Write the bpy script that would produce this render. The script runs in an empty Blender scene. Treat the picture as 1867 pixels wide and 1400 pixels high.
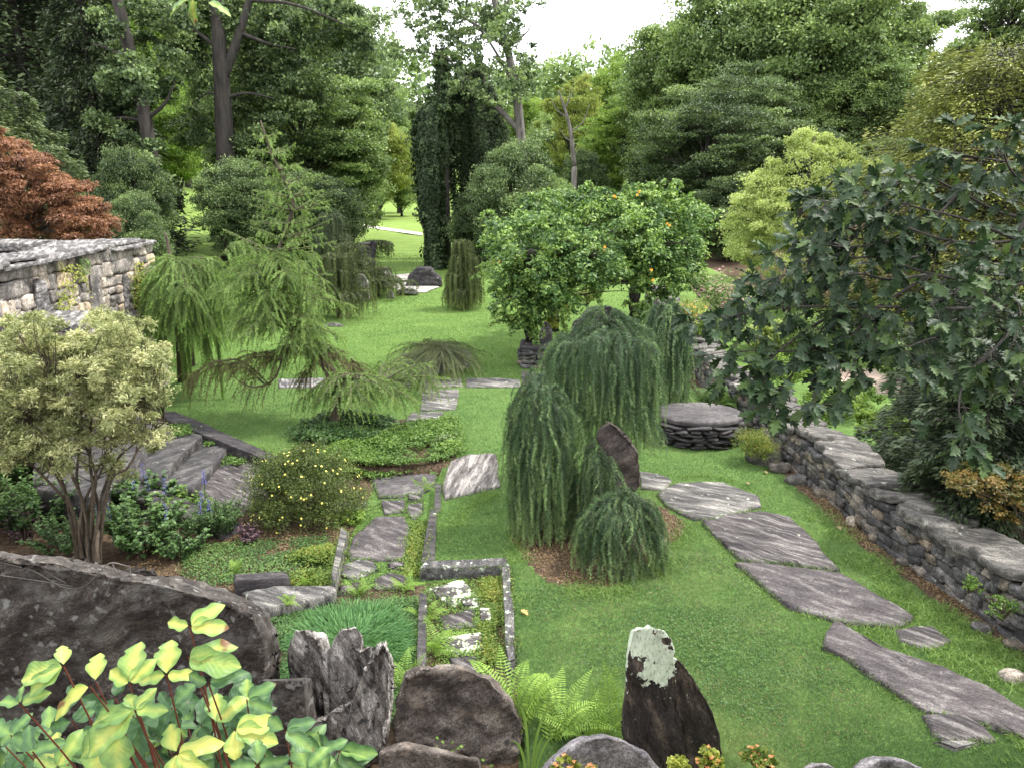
import bpy, bmesh, math, random
import numpy as np
from mathutils import Vector, Matrix

# ------------------------------------------------------------------ camera, sky, sun, exposure
scene = bpy.context.scene
CAMH = 4.0; PITCH = math.radians(14.8); FOC = 1400.0
cd = bpy.data.cameras.new("camera"); cam = bpy.data.objects.new("camera", cd)
scene.collection.objects.link(cam); scene.camera = cam
cam.location = (0, 0, CAMH); cam.rotation_euler = (math.radians(90) - PITCH, 0, 0)
cd.sensor_width = 36.0; cd.lens = 36.0 * FOC / 1867.0; cd.clip_start = 0.05; cd.clip_end = 3000

SUN_EL = math.radians(58); SUN_AZ = math.radians(78)      # azimuth measured from +Y towards +X
SUN_STR = 3.0
SKY_STR = 0.15; CLOUD = 11.5; EXPO = 0.96
w = bpy.data.worlds.new("World"); scene.world = w; w.use_nodes = True
nt = w.node_tree; nt.nodes.clear()
wo = nt.nodes.new('ShaderNodeOutputWorld'); bg = nt.nodes.new('ShaderNodeBackground')
sky = nt.nodes.new('ShaderNodeTexSky'); sky.sky_type = 'NISHITA'; sky.sun_disc = False
sky.sun_elevation = SUN_EL; sky.sun_rotation = SUN_AZ
tc = nt.nodes.new('ShaderNodeTexCoord'); cn = nt.nodes.new('ShaderNodeTexNoise')
cn.inputs['Scale'].default_value = 2.2; cn.inputs['Detail'].default_value = 5
cr = nt.nodes.new('ShaderNodeValToRGB'); cr.color_ramp.elements[0].position = 0.26; cr.color_ramp.elements[1].position = 0.46
cr.color_ramp.elements[0].color = (0.55, 0.55, 0.55, 1)
mx = nt.nodes.new('ShaderNodeMix'); mx.data_type = 'RGBA'
mx.inputs[7].default_value = (CLOUD * 0.97, CLOUD * 0.985, CLOUD * 1.0, 1)
nt.links.new(tc.outputs['Generated'], cn.inputs['Vector']); nt.links.new(cn.outputs['Fac'], cr.inputs['Fac'])
nt.links.new(cr.outputs['Color'], mx.inputs[0]); nt.links.new(sky.outputs['Color'], mx.inputs[6])
nt.links.new(mx.outputs[2], bg.inputs['Color']); bg.inputs['Strength'].default_value = SKY_STR
nt.links.new(bg.outputs['Background'], wo.inputs['Surface'])
sl = bpy.data.lights.new("sun", 'SUN'); sl.energy = SUN_STR; sl.angle = math.radians(5); sl.color = (1.0, 0.95, 0.86)
so = bpy.data.objects.new("sun", sl); scene.collection.objects.link(so)
sd = Vector((math.sin(SUN_AZ) * math.cos(SUN_EL), math.cos(SUN_AZ) * math.cos(SUN_EL), math.sin(SUN_EL)))
so.rotation_euler = sd.to_track_quat('Z', 'Y').to_euler(); so.location = (0, 0, 40)
vs = scene.view_settings; vs.view_transform = 'Standard'; vs.look = 'None'; vs.exposure = EXPO; vs.gamma = 1
scene.render.engine = 'CYCLES'
scene.cycles.max_bounces = 5; scene.cycles.diffuse_bounces = 3; scene.cycles.glossy_bounces = 2
scene.cycles.transmission_bounces = 3; scene.cycles.caustics_reflective = False; scene.cycles.caustics_refractive = False

# ------------------------------------------------------------------ helpers
def ray(u, v):
    dx = (u - 933.5) / FOC; dy = (v - 700) / FOC
    return np.array([dx, math.cos(PITCH) - dy * math.sin(PITCH), -math.sin(PITCH) - dy * math.cos(PITCH)])
def G(u, v, z=0.0):
    r = ray(u, v); t = (z - CAMH) / r[2]; return np.array([r[0] * t, r[1] * t, z])
def P(u, v, Y):
    r = ray(u, v); t = Y / r[1]; return np.array([r[0] * t, Y, CAMH + r[2] * t])
def tag(o, label=None, cat=None, group=None, kind=None):
    if label: o['label'] = label
    if cat: o['category'] = cat
    if group: o['group'] = group
    if kind: o['kind'] = kind
    return o
COL = scene.collection
def empty(name, loc, label, cat, group=None, rz=0):
    o = bpy.data.objects.new(name, None); COL.objects.link(o); o.location = loc; o.rotation_euler = (0, 0, rz)
    o.empty_display_size = 0.1
    return tag(o, label, cat, group)
def copy_tree(o, parent=None):
    c = o.copy(); COL.objects.link(c); c.parent = parent
    for ch in list(o.children): copy_tree(ch, c)
    return c
_perm = np.random.RandomState(7).permutation(256); _perm = np.concatenate([_perm, _perm, _perm])
_val = np.random.RandomState(8).rand(256) * 2 - 1
def vnoise(Pn, seed=0):
    Pn = np.asarray(Pn, float) + seed * 17.31
    i = np.floor(Pn).astype(int); f = Pn - i; f = f * f * (3 - 2 * f); i &= 255
    def h(a, b, c): return _val[_perm[_perm[_perm[(i[..., 0] + a) & 255] + ((i[..., 1] + b) & 255)] + ((i[..., 2] + c) & 255)]]
    x, y, z = f[..., 0], f[..., 1], f[..., 2]
    l = lambda a, b, t: a + (b - a) * t
    return l(l(l(h(0,0,0), h(1,0,0), x), l(h(0,1,0), h(1,1,0), x), y), l(l(h(0,0,1), h(1,0,1), x), l(h(0,1,1), h(1,1,1), x), y), z)
def fbm(Pn, seed=0, octs=4, rough=0.5):
    s = 0; a = 1.0
    for k in range(octs):
        s = s + a * vnoise(np.asarray(Pn) * (2.03 ** k), seed + k * 3); a *= rough
    return s
def norm(a):
    return a / (np.linalg.norm(a, axis=-1, keepdims=True) + 1e-9)
class B:
    """collects pieces of one mesh"""
    def __init__(s): s.V = []; s.F = []; s.A = {}; s.n = 0; s.counts = []
    def add(s, V, F, **attrs):
        V = np.asarray(V, float).reshape(-1, 3)
        if isinstance(F, list): Fs = F
        else: Fs = [F]
        for f in Fs:
            f = np.asarray(f, int)
            if len(f): s.F.append(f + s.n)
        s.V.append(V)
        for k, a in attrs.items():
            s.A.setdefault(k, []).append((s.n, np.broadcast_to(np.asarray(a, float), (len(V),))))
        s.n += len(V)
    def build(s, name, mat, parent=None, loc=(0, 0, 0), smooth=False):
        if not s.n: return None
        V = np.concatenate(s.V); ploc = np.array(loc, float)
        if parent is not None:
            ploc_p = np.array(parent.location); ploc = np.zeros(3); V = V - ploc_p
            if abs(parent.rotation_euler[2]) > 1e-6: raise RuntimeError("rot")
        else: V = V - ploc
        me = bpy.data.meshes.new(name); me.vertices.add(len(V)); me.vertices.foreach_set('co', V.astype(np.float32).ravel())
        loops = np.concatenate([f.ravel() for f in s.F]); tot = np.concatenate([np.full(len(f), f.shape[1]) for f in s.F])
        me.loops.add(len(loops)); me.loops.foreach_set('vertex_index', loops.astype(np.int32))
        me.polygons.add(len(tot)); st = np.concatenate([[0], np.cumsum(tot)[:-1]])
        me.polygons.foreach_set('loop_start', st.astype(np.int32))
        try: me.polygons.foreach_set('loop_total', tot.astype(np.int32))
        except Exception: pass
        if smooth: me.polygons.foreach_set('use_smooth', np.ones(len(tot), bool))
        for k, L in s.A.items():
            a = np.zeros(len(V), np.float32)
            for st0, arr in L: a[st0:st0 + len(arr)] = arr
            at = me.attributes.new(k, 'FLOAT', 'POINT'); at.data.foreach_set('value', a)
        me.update(calc_edges=True)
        if mat: me.materials.append(mat)
        o = bpy.data.objects.new(name, me); COL.objects.link(o); o.location = ploc
        if parent is not None: o.parent = parent
        return o
def scatter(b, tV, tF, pos, Yd, Zn, sc, rnd=None, tattr=None):
    """put copies of a template: Yd = long axis, Zn = approximate normal"""
    pos = np.asarray(pos, float); N = len(pos)
    if N == 0: return
    Y = norm(np.asarray(Yd, float)); X = norm(np.cross(Y, Zn)); Z = np.cross(X, Y)
    sc = np.asarray(sc, float)
    if sc.ndim == 0: sc = np.full(N, float(sc))
    if sc.ndim == 1: sc = np.stack([sc] * 3, 1)
    tV = np.asarray(tV, float); k = len(tV)
    V = pos[:, None] + (tV[None, :, 0:1] * sc[:, None, 0:1]) * X[:, None] + (tV[None, :, 1:2] * sc[:, None, 1:2]) * Y[:, None] + (tV[None, :, 2:3] * sc[:, None, 2:3]) * Z[:, None]
    off = (np.arange(N) * k)
    Fs = []
    for f in (tF if isinstance(tF, list) else [tF]):
        f = np.asarray(f); Fs.append((f[None] + off[:, None, None]).reshape(-1, f.shape[1]))
    at = {}
    if rnd is not None: at['rnd'] = np.repeat(rnd, k)
    if tattr:
        for kk, a in tattr.items(): at[kk] = np.tile(a, N)
    b.add(V.reshape(-1, 3), Fs, **at)
def tube(b, pts, radii, sides=6, cap=True, **attrs):
    pts = np.asarray(pts, float); n = len(pts); radii = np.broadcast_to(radii, (n,))
    T = np.gradient(pts, axis=0); T = norm(T)
    ref = np.where(np.abs(T[:, 2:3]) > 0.9, np.array([[1., 0, 0]]), np.array([[0, 0, 1.]]))
    ref = np.broadcast_to(ref[n // 2], T.shape)
    X = norm(np.cross(T, ref)); Yv = np.cross(T, X)
    a = np.arange(sides) / sides * 2 * np.pi
    V = pts[:, None] + radii[:, None, None] * (np.cos(a)[None, :, None] * X[:, None] + np.sin(a)[None, :, None] * Yv[:, None])
    i = np.arange(n - 1)[:, None] * sides; j = np.arange(sides)[None]; j2 = (j + 1) % sides
    F = np.stack([i + j, i + j2, i + sides + j2, i + sides + j], -1).reshape(-1, 4)
    Fs = [F]
    if cap: Fs += [np.arange(sides)[::-1][None], (np.arange(sides) + (n - 1) * sides)[None]]
    b.add(V.reshape(-1, 3), Fs, **attrs)
def bez(a, c, d, n=8):
    t = np.linspace(0, 1, n)[:, None]; a, c, d = map(lambda q: np.asarray(q, float), (a, c, d))
    return (1 - t) ** 2 * a + 2 * t * (1 - t) * c + t * t * d
def catmull(pts, per=6):
    p = np.asarray(pts, float); p = np.vstack([2 * p[0] - p[1], p, 2 * p[-1] - p[-2]]); out = []
    for k in range(1, len(p) - 2):
        t = np.linspace(0, 1, per, endpoint=False)[:, None]
        out.append(0.5 * (2 * p[k] + (p[k+1] - p[k-1]) * t + (2*p[k-1] - 5*p[k] + 4*p[k+1] - p[k+2]) * t**2 + (-p[k-1] + 3*p[k] - 3*p[k+1] + p[k+2]) * t**3))
    return np.vstack(out + [p[-2:-1]])
def inpoly(pts, poly):
    x, y = pts[:, 0], pts[:, 1]; poly = np.asarray(poly)[:, :2]; c = np.zeros(len(pts), bool)
    j = len(poly) - 1
    for i in range(len(poly)):
        xi, yi = poly[i]; xj, yj = poly[j]
        m = ((yi > y) != (yj > y)) & (x < (xj - xi) * (y - yi) / (yj - yi + 1e-12) + xi); c ^= m; j = i
    return c
def gp(pxs, z=0.0): return np.array([G(u, v, z) for u, v in pxs])

# ------------------------------------------------------------------ materials
def new_mat(name):
    m = bpy.data.materials.new(name); m.use_nodes = True; m.node_tree.nodes.clear(); return m, m.node_tree
def lk(nt, a, b): nt.links.new(a, b)
def nd(nt, typ, **kw):
    n = nt.nodes.new(typ)
    for k, v in kw.items():
        if k in n.inputs: n.inputs[k].default_value = v
        else: setattr(n, k, v)
    return n
def ramp(nt, fac, stops):
    r = nt.nodes.new('ShaderNodeValToRGB'); e = r.color_ramp.elements
    while len(e) > 1: e.remove(e[-1])
    e[0].position = stops[0][0]; e[0].color = (*stops[0][1], 1)
    for p, c in stops[1:]:
        x = e.new(p); x.color = (*c, 1)
    lk(nt, fac, r.inputs['Fac']); return r.outputs['Color']
def mixc(nt, fac, a, b, mode='MIX'):
    m = nt.nodes.new('ShaderNodeMix'); m.data_type = 'RGBA'; m.blend_type = mode
    for s, i in ((fac, 0), (a, 6), (b, 7)):
        if hasattr(s, 'node'): lk(nt, s, m.inputs[i])
        else: m.inputs[i].default_value = s if i == 0 else (*s, 1)
    return m.outputs[2]
def leaf_mat(name, c_dark, c_mid, c_light, rough=0.5, trans=0.3, spec=0.3, tip=None):
    m, nt = new_mat(name); at = nd(nt, 'ShaderNodeAttribute', attribute_name='rnd')
    col = ramp(nt, at.outputs['Fac'], [(0.0, c_dark), (0.5, c_mid), (1.0, c_light)])
    if tip:
        a2 = nd(nt, 'ShaderNodeAttribute', attribute_name='tip'); col = mixc(nt, a2.outputs['Fac'], col, tip)
    p = nd(nt, 'ShaderNodeBsdfPrincipled'); lk(nt, col, p.inputs['Base Color']); p.inputs['Roughness'].default_value = rough
    p.inputs['Specular IOR Level'].default_value = spec
    out = nt.nodes.new('ShaderNodeOutputMaterial')
    if trans > 0:
        t = nt.nodes.new('ShaderNodeBsdfTranslucent'); tcol = mixc(nt, 0.6, col, (0.20, 0.30, 0.02), 'MIX') if not tip else col
        tc2 = mixc(nt, 1.0, col, (1.15, 1.2, 0.85), 'MULTIPLY'); lk(nt, tc2, t.inputs['Color'])
        ms = nt.nodes.new('ShaderNodeMixShader'); ms.inputs[0].default_value = trans
        lk(nt, p.outputs[0], ms.inputs[1]); lk(nt, t.outputs[0], ms.inputs[2]); lk(nt, ms.outputs[0], out.inputs['Surface'])
    else: lk(nt, p.outputs[0], out.inputs['Surface'])
    return m
def rock_mat(name, dark, mid, light, streak=(1, 1, 1), rot=(0, 0, 0), scale=3.0, lichen=None, lich_amt=0.0, lich_scale=6.0, bump=0.5, rough=0.85, perstone=False, crack=0.0, contrast=1.0, topmoss=None, spots=None, warp=0.06, soft=.035):
    m, nt = new_mat(name); tc = nt.nodes.new('ShaderNodeTexCoord'); mp = nt.nodes.new('ShaderNodeMapping')
    mp0 = nt.nodes.new('ShaderNodeMapping'); mp0.inputs['Rotation'].default_value = rot; mp.inputs['Scale'].default_value = streak
    # direction of the bedding is bent a little so that the streaks are not straight
    w0 = nd(nt, 'ShaderNodeTexNoise', Scale=1.3, Detail=2.0); lk(nt, tc.outputs['Object'], w0.inputs['Vector'])
    wv = nt.nodes.new('ShaderNodeVectorMath'); wv.operation = 'MULTIPLY_ADD'; wv.inputs[1].default_value = (warp, warp, warp)
    lk(nt, w0.outputs['Color'], wv.inputs[0]); lk(nt, tc.outputs['Object'], wv.inputs[2]); lk(nt, wv.outputs[0], mp0.inputs['Vector']); lk(nt, mp0.outputs[0], mp.inputs['Vector'])
    n1 = nd(nt, 'ShaderNodeTexNoise', Scale=scale, Detail=8.0, Roughness=0.65); lk(nt, mp.outputs[0], n1.inputs['Vector'])
    n2 = nd(nt, 'ShaderNodeTexNoise', Scale=scale * 9, Detail=4.0, Roughness=0.7); lk(nt, mp.outputs[0], n2.inputs['Vector'])
    n3 = nd(nt, 'ShaderNodeTexNoise', Scale=1.6, Detail=3.0); lk(nt, tc.outputs['Object'], n3.inputs['Vector'])
    c1 = ramp(nt, n1.outputs['Fac'], [(0.5 - 0.17 / contrast, dark), (0.5, mid), (0.5 + 0.15 / contrast, light)])
    c2 = ramp(nt, n2.outputs['Fac'], [(0.32, (0.42, 0.42, 0.42)), (0.68, (1.55, 1.55, 1.55))])
    col = mixc(nt, 1.0, c1, c2, 'MULTIPLY')
    n6 = nd(nt, 'ShaderNodeTexNoise', Scale=75.0, Detail=4.0, Roughness=0.8); lk(nt, tc.outputs['Object'], n6.inputs['Vector'])
    col = mixc(nt, 1.0, col, ramp(nt, n6.outputs['Fac'], [(0.38, (0.6, 0.6, 0.6)), (0.62, (1.4, 1.4, 1.4))]), 'MULTIPLY')
    c3 = ramp(nt, n3.outputs['Fac'], [(0.3, (0.75, 0.74, 0.76)), (0.7, (1.2, 1.18, 1.15))]); col = mixc(nt, 1.0, col, c3, 'MULTIPLY')
    if perstone:
        at = nd(nt, 'ShaderNodeAttribute', attribute_name='rnd')
        c4 = ramp(nt, at.outputs['Fac'], [(0.0, (0.55, 0.56, 0.6)), (0.45, (0.95, 0.95, 1.0)), (0.75, (1.25, 1.2, 1.15)), (0.9, (1.5, 1.3, 1.05)), (1.0, (1.9, 1.75, 1.6))])
        col = mixc(nt, 1.0, col, c4, 'MULTIPLY')
    if spots:
        n5 = nd(nt, 'ShaderNodeTexNoise', Scale=14.0, Detail=3.0); lk(nt, tc.outputs['Object'], n5.inputs['Vector'])
        f5 = ramp(nt, n5.outputs['Fac'], [(0.60, (0, 0, 0)), (0.68, (1, 1, 1))]); col = mixc(nt, f5, col, spots)
    if lichen:
        n4 = nd(nt, 'ShaderNodeTexNoise', Scale=lich_scale, Detail=6.0, Roughness=0.7); lk(nt, tc.outputs['Object'], n4.inputs['Vector'])
        e = 0.72 - lich_amt * 0.35
        f4 = ramp(nt, n4.outputs['Fac'], [(e, (0, 0, 0)), (e + soft, (1, 1, 1))]); col = mixc(nt, f4, col, lichen)
    p = nd(nt, 'ShaderNodeBsdfPrincipled', Roughness=rough); lk(nt, col, p.inputs['Base Color']); p.inputs['Specular IOR Level'].default_value = 0.25
    bm = nd(nt, 'ShaderNodeBump', Strength=bump, Distance=0.02); 
    ad = nt.nodes.new('ShaderNodeMath'); ad.operation = 'MULTIPLY_ADD'; ad.inputs[1].default_value = 0.25
    lk(nt, n2.outputs['Fac'], ad.inputs[0]); lk(nt, n1.outputs['Fac'], ad.inputs[2]); lk(nt, ad.outputs[0], bm.inputs['Height'])
    lk(nt, bm.outputs[0], p.inputs['Normal'])
    out = nt.nodes.new('ShaderNodeOutputMaterial'); lk(nt, p.outputs[0], out.inputs['Surface']); return m
def bark_mat(name, a, b2, sc=6.0):
    m, nt = new_mat(name); tc = nt.nodes.new('ShaderNodeTexCoord'); mp = nt.nodes.new('ShaderNodeMapping'); mp.inputs['Scale'].default_value = (1, 1, 0.18)
    lk(nt, tc.outputs['Object'], mp.inputs['Vector']); n = nd(nt, 'ShaderNodeTexNoise', Scale=sc, Detail=6.0, Roughness=0.7); lk(nt, mp.outputs[0], n.inputs['Vector'])
    col = ramp(nt, n.outputs['Fac'], [(0.35, a), (0.65, b2)]); p = nd(nt, 'ShaderNodeBsdfPrincipled', Roughness=0.9); lk(nt, col, p.inputs['Base Color'])
    bm = nd(nt, 'ShaderNodeBump', Strength=0.8, Distance=0.03); lk(nt, n.outputs['Fac'], bm.inputs['Height']); lk(nt, bm.outputs[0], p.inputs['Normal'])
    out = nt.nodes.new('ShaderNodeOutputMaterial'); lk(nt, p.outputs[0], out.inputs['Surface']); return m

M = {}
M['bark'] = bark_mat('bark', (0.012, 0.010, 0.009), (0.05, 0.042, 0.037))
M['bark_pale'] = bark_mat('bark_pale', (0.04, 0.036, 0.033), (0.17, 0.155, 0.14))
M['bark_small'] = bark_mat('bark_small', (0.03, 0.022, 0.016), (0.13, 0.10, 0.07), 40.0)
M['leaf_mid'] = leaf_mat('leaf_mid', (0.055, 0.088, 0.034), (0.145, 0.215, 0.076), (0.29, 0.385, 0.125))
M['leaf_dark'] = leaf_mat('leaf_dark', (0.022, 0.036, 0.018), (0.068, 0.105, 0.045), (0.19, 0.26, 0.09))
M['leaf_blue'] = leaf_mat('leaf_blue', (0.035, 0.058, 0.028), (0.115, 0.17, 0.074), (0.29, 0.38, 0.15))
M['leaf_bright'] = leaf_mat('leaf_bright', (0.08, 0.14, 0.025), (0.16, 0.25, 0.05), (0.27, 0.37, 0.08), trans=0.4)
M['leaf_yellow'] = leaf_mat('leaf_yellow', (0.12, 0.17, 0.03), (0.22, 0.27, 0.06), (0.36, 0.38, 0.11), trans=0.4)
M['leaf_lime'] = leaf_mat('leaf_lime', (0.17, 0.22, 0.06), (0.33, 0.40, 0.13), (0.52, 0.58, 0.23), trans=0.4)
M['leaf_vine'] = leaf_mat('leaf_vine', (0.03, 0.07, 0.025), (0.10, 0.19, 0.05), (0.30, 0.42, 0.10), trans=0.3, spec=0.4)
M['leaf_ivy'] = leaf_mat('leaf_ivy', (0.018, 0.030, 0.014), (0.042, 0.066, 0.030), (0.10, 0.145, 0.06), spec=0.2, rough=0.6)
M['needle_dark'] = leaf_mat('needle_dark', (0.02, 0.03, 0.018), (0.04, 0.06, 0.03), (0.085, 0.115, 0.05), trans=0.15)
M['needle_cedar'] = leaf_mat('needle_cedar', (0.045, 0.065, 0.03), (0.10, 0.14, 0.06), (0.20, 0.25, 0.11), trans=0.2)
M['needle_gold'] = leaf_mat('needle_gold', (0.06, 0.078, 0.02), (0.16, 0.185, 0.045), (0.34, 0.36, 0.095), trans=0.2)
M['needle_blue'] = leaf_mat('needle_blue', (0.014, 0.042, 0.018), (0.050, 0.110, 0.045), (0.17, 0.27, 0.105), trans=0.12, tip=(0.36, 0.50, 0.20), rough=0.45)
M['needle_larch'] = leaf_mat('needle_larch', (0.08, 0.135, 0.04), (0.15, 0.235, 0.062), (0.26, 0.38, 0.10), trans=0.3, tip=(0.24, 0.42, 0.08))
M['needle_olive'] = leaf_mat('needle_olive', (0.04, 0.055, 0.02), (0.075, 0.10, 0.034), (0.14, 0.18, 0.06), trans=0.2, tip=(0.22, 0.27, 0.09))
M['needle_brown'] = leaf_mat('needle_brown', (0.07, 0.055, 0.022), (0.11, 0.10, 0.035), (0.16, 0.17, 0.05), trans=0.2, tip=(0.17, 0.20, 0.05))
M['leaf_red'] = leaf_mat('leaf_red', (0.08, 0.036, 0.022), (0.22, 0.10, 0.055), (0.40, 0.21, 0.12), trans=0.3)
M['leaf_variegated'] = leaf_mat('leaf_variegated', (0.13, 0.155, 0.06), (0.31, 0.335, 0.15), (0.60, 0.58, 0.33), trans=0.35)
M['leaf_cover'] = leaf_mat('leaf_cover', (0.04, 0.085, 0.018), (0.10, 0.18, 0.035), (0.20, 0.31, 0.06), trans=0.3)
M['leaf_sedum'] = leaf_mat('leaf_sedum', (0.06, 0.11, 0.02), (0.14, 0.21, 0.035), (0.32, 0.28, 0.06), trans=0.3)
M['leaf_thyme'] = leaf_mat('leaf_thyme', (0.03, 0.075, 0.022), (0.06, 0.13, 0.035), (0.13, 0.22, 0.06), trans=0.2)
M['leaf_herb'] = leaf_mat('leaf_herb', (0.028, 0.06, 0.022), (0.06, 0.12, 0.038), (0.12, 0.21, 0.06), trans=0.25, spec=0.4)
M['leaf_fern'] = leaf_mat('leaf_fern', (0.10, 0.18, 0.03), (0.20, 0.33, 0.055), (0.34, 0.48, 0.09), trans=0.35)
M['leaf_gold'] = leaf_mat('leaf_gold', (0.14, 0.17, 0.03), (0.25, 0.30, 0.045), (0.44, 0.43, 0.09), trans=0.3)
M['leaf_purple'] = leaf_mat('leaf_purple', (0.03, 0.018, 0.025), (0.07, 0.04, 0.055), (0.14, 0.08, 0.09), trans=0.1)
M['leaf_potentilla'] = leaf_mat('leaf_potentilla', (0.028, 0.042, 0.012), (0.075, 0.11, 0.026), (0.17, 0.22, 0.05), trans=0.2)
M['petal_yellow'] = leaf_mat('petal_yellow', (0.75, 0.62, 0.10), (0.85, 0.75, 0.16), (0.92, 0.85, 0.30), trans=0.2)
M['petal_orange'] = leaf_mat('petal_orange', (0.75, 0.30, 0.03), (0.82, 0.44, 0.06), (0.88, 0.56, 0.12), trans=0.2)
M['petal_pink'] = leaf_mat('petal_pink', (0.35, 0.16, 0.20), (0.48, 0.26, 0.30), (0.60, 0.38, 0.40), trans=0.2)
M['petal_blue'] = leaf_mat('petal_blue', (0.06, 0.065, 0.25), (0.10, 0.11, 0.38), (0.18, 0.20, 0.5), trans=0.1)
M['leaf_coral'] = leaf_mat('leaf_coral', (0.45, 0.16, 0.08), (0.65, 0.28, 0.12), (0.75, 0.42, 0.16), trans=0.3)
M['grass'] = leaf_mat('grass', (0.048, 0.098, 0.036), (0.112, 0.198, 0.070), (0.29, 0.33, 0.145), trans=0.25)
M['grass_long'] = leaf_mat('grass_long', (0.09, 0.16, 0.04), (0.15, 0.25, 0.06), (0.24, 0.36, 0.09), trans=0.3)
M['grass_tuft'] = leaf_mat('grass_tuft', (0.05, 0.14, 0.05), (0.10, 0.23, 0.07), (0.20, 0.36, 0.13), trans=0.3)
M['spruce_stem'] = leaf_mat('spruce_stem', (0.16, 0.24, 0.12), (0.2, 0.3, 0.15), (0.25, 0.35, 0.18), trans=0.0)
M['straw'] = leaf_mat('straw', (0.10, 0.06, 0.03), (0.18, 0.12, 0.06), (0.30, 0.22, 0.12), trans=0.1)
M['red_stem'] = leaf_mat('red_stem', (0.10, 0.03, 0.02), (0.16, 0.05, 0.03), (0.2, 0.07, 0.04), trans=0.0)
PURP = dict(dark=(0.022, 0.019, 0.020), mid=(0.066, 0.059, 0.061), light=(0.19, 0.178, 0.174))
M['slate'] = rock_mat('slate', **PURP, streak=(0.9, 9.0, 2), rot=(0, 0, 0.66), scale=2.8, lichen=(0.36, 0.40, 0.32), lich_amt=0.17, bump=1.0)
M['slate_purple'] = rock_mat('slate_purple', (0.030, 0.026, 0.028), (0.068, 0.060, 0.063), (0.17, 0.158, 0.155), streak=(1.2, 4.5, 2), rot=(0, 0, 0.66), scale=2.6, lichen=(0.2, 0.19, 0.18), lich_amt=0.3, lich_scale=9, bump=.7, contrast=.75, warp=.2, soft=.1)
M['slate_grey'] = rock_mat('slate_grey', (0.028, 0.028, 0.03), (0.095, 0.092, 0.09), (0.26, 0.25, 0.235), streak=(0.9, 7, 2), rot=(0, 0, 0.45), scale=2.4, lichen=(0.42, 0.44, 0.36), lich_amt=0.22, bump=1.0)
M['slate_smooth'] = rock_mat('slate_smooth', (0.055, 0.051, 0.053), (0.078, 0.072, 0.075), (0.115, 0.108, 0.108), streak=(1, 1.5, 1), scale=1.2, bump=0.15)
M['slate_dark'] = rock_mat('slate_dark', (0.018, 0.017, 0.02), (0.045, 0.041, 0.045), (0.095, 0.088, 0.088), streak=(1, 3, 3), scale=4.0, lichen=(0.4, 0.43, 0.36), lich_amt=0.2, bump=0.7)
M['streaky'] = rock_mat('streaky', (0.05, 0.044, 0.044), (0.135, 0.125, 0.12), (0.29, 0.272, 0.262), streak=(7, 1.0, 2), rot=(0, 0, 0.12), scale=2.0, bump=0.9, contrast=1.4)
M['lichened'] = rock_mat('lichened', **PURP, streak=(1, 3, 2), scale=4.0, lichen=(0.60, 0.66, 0.48), lich_amt=0.62, lich_scale=7.0, bump=0.8)
M['edge_lichen'] = rock_mat('edge_lichen', (0.03, 0.03, 0.033), (0.075, 0.072, 0.075), (0.16, 0.155, 0.15), streak=(3, 1, 3), scale=4.0, lichen=(0.45, 0.50, 0.42), lich_amt=0.42, lich_scale=9, bump=0.8)
M['wallstone'] = rock_mat('wallstone', (0.03, 0.03, 0.031), (0.085, 0.084, 0.082), (0.19, 0.18, 0.17), streak=(1, 1, 2.0), scale=5.0, lichen=(0.42, 0.43, 0.38), lich_amt=0.2, bump=0.8, perstone=True)
M['palewall'] = rock_mat('palewall', (0.10, 0.092, 0.084), (0.28, 0.255, 0.225), (0.50, 0.455, 0.39), streak=(1, 1, 0.7), scale=4.0, lichen=(0.62, 0.60, 0.52), lich_amt=0.25, bump=0.8, perstone=True)
M['capstone'] = rock_mat('capstone', (0.03, 0.029, 0.028), (0.085, 0.081, 0.076), (0.19, 0.18, 0.165), streak=(1.0, 6.0, 6), rot=(0, 0, 0.5), scale=2.2, lichen=(0.34, 0.35, 0.30), lich_amt=0.25, bump=1.0)
M['palecap'] = rock_mat('palecap', (0.03, 0.029, 0.03), (0.12, 0.115, 0.114), (0.36, 0.345, 0.34), streak=(1, 5, 6), rot=(0, 0, 1.2), scale=2.6, bump=0.9)
M['core'] = rock_mat('core', (0.012, 0.011, 0.010), (0.025, 0.022, 0.02), (0.04, 0.036, 0.03), scale=10, bump=0.4)
M['brown_rock'] = rock_mat('brown_rock', (0.035, 0.028, 0.025), (0.095, 0.08, 0.072), (0.20, 0.175, 0.155), streak=(1, 1, 1.6), rot=(0.3, 0.5, 0), scale=4.5, lichen=(0.22, 0.18, 0.15), lich_amt=0.5, lich_scale=5, bump=1.0, warp=.4, soft=.14, spots=(0.05, 0.045, 0.045))
M['big_slab'] = rock_mat('big_slab', (0.018, 0.014, 0.013), (0.046, 0.039, 0.036), (0.105, 0.094, 0.084), streak=(1, 2, 3), rot=(0, 0.5, 0), scale=3.4, lichen=(0.12, 0.118, 0.112), lich_amt=0.55, lich_scale=3.2, bump=1.0, warp=.4, soft=.2, spots=(0.17, 0.168, 0.16))
M['jagged'] = rock_mat('jagged', (0.025, 0.022, 0.022), (0.22, 0.205, 0.195), (0.46, 0.44, 0.42), streak=(5, 5, 0.7), rot=(0, 0.45, 0), scale=2.2, bump=1.0, contrast=1.3, spots=(0.06, 0.058, 0.058))
M['lavender'] = rock_mat('lavender', (0.07, 0.065, 0.07), (0.21, 0.195, 0.205), (0.38, 0.36, 0.365), scale=5, lichen=(0.1, 0.09, 0.09), lich_amt=0.2, bump=0.8)
M['darkrock'] = rock_mat('darkrock', (0.03, 0.024, 0.022), (0.075, 0.06, 0.055), (0.14, 0.115, 0.10), streak=(1, 1, 4), rot=(0, 0.5, 0), scale=3, bump=0.9)
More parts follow.
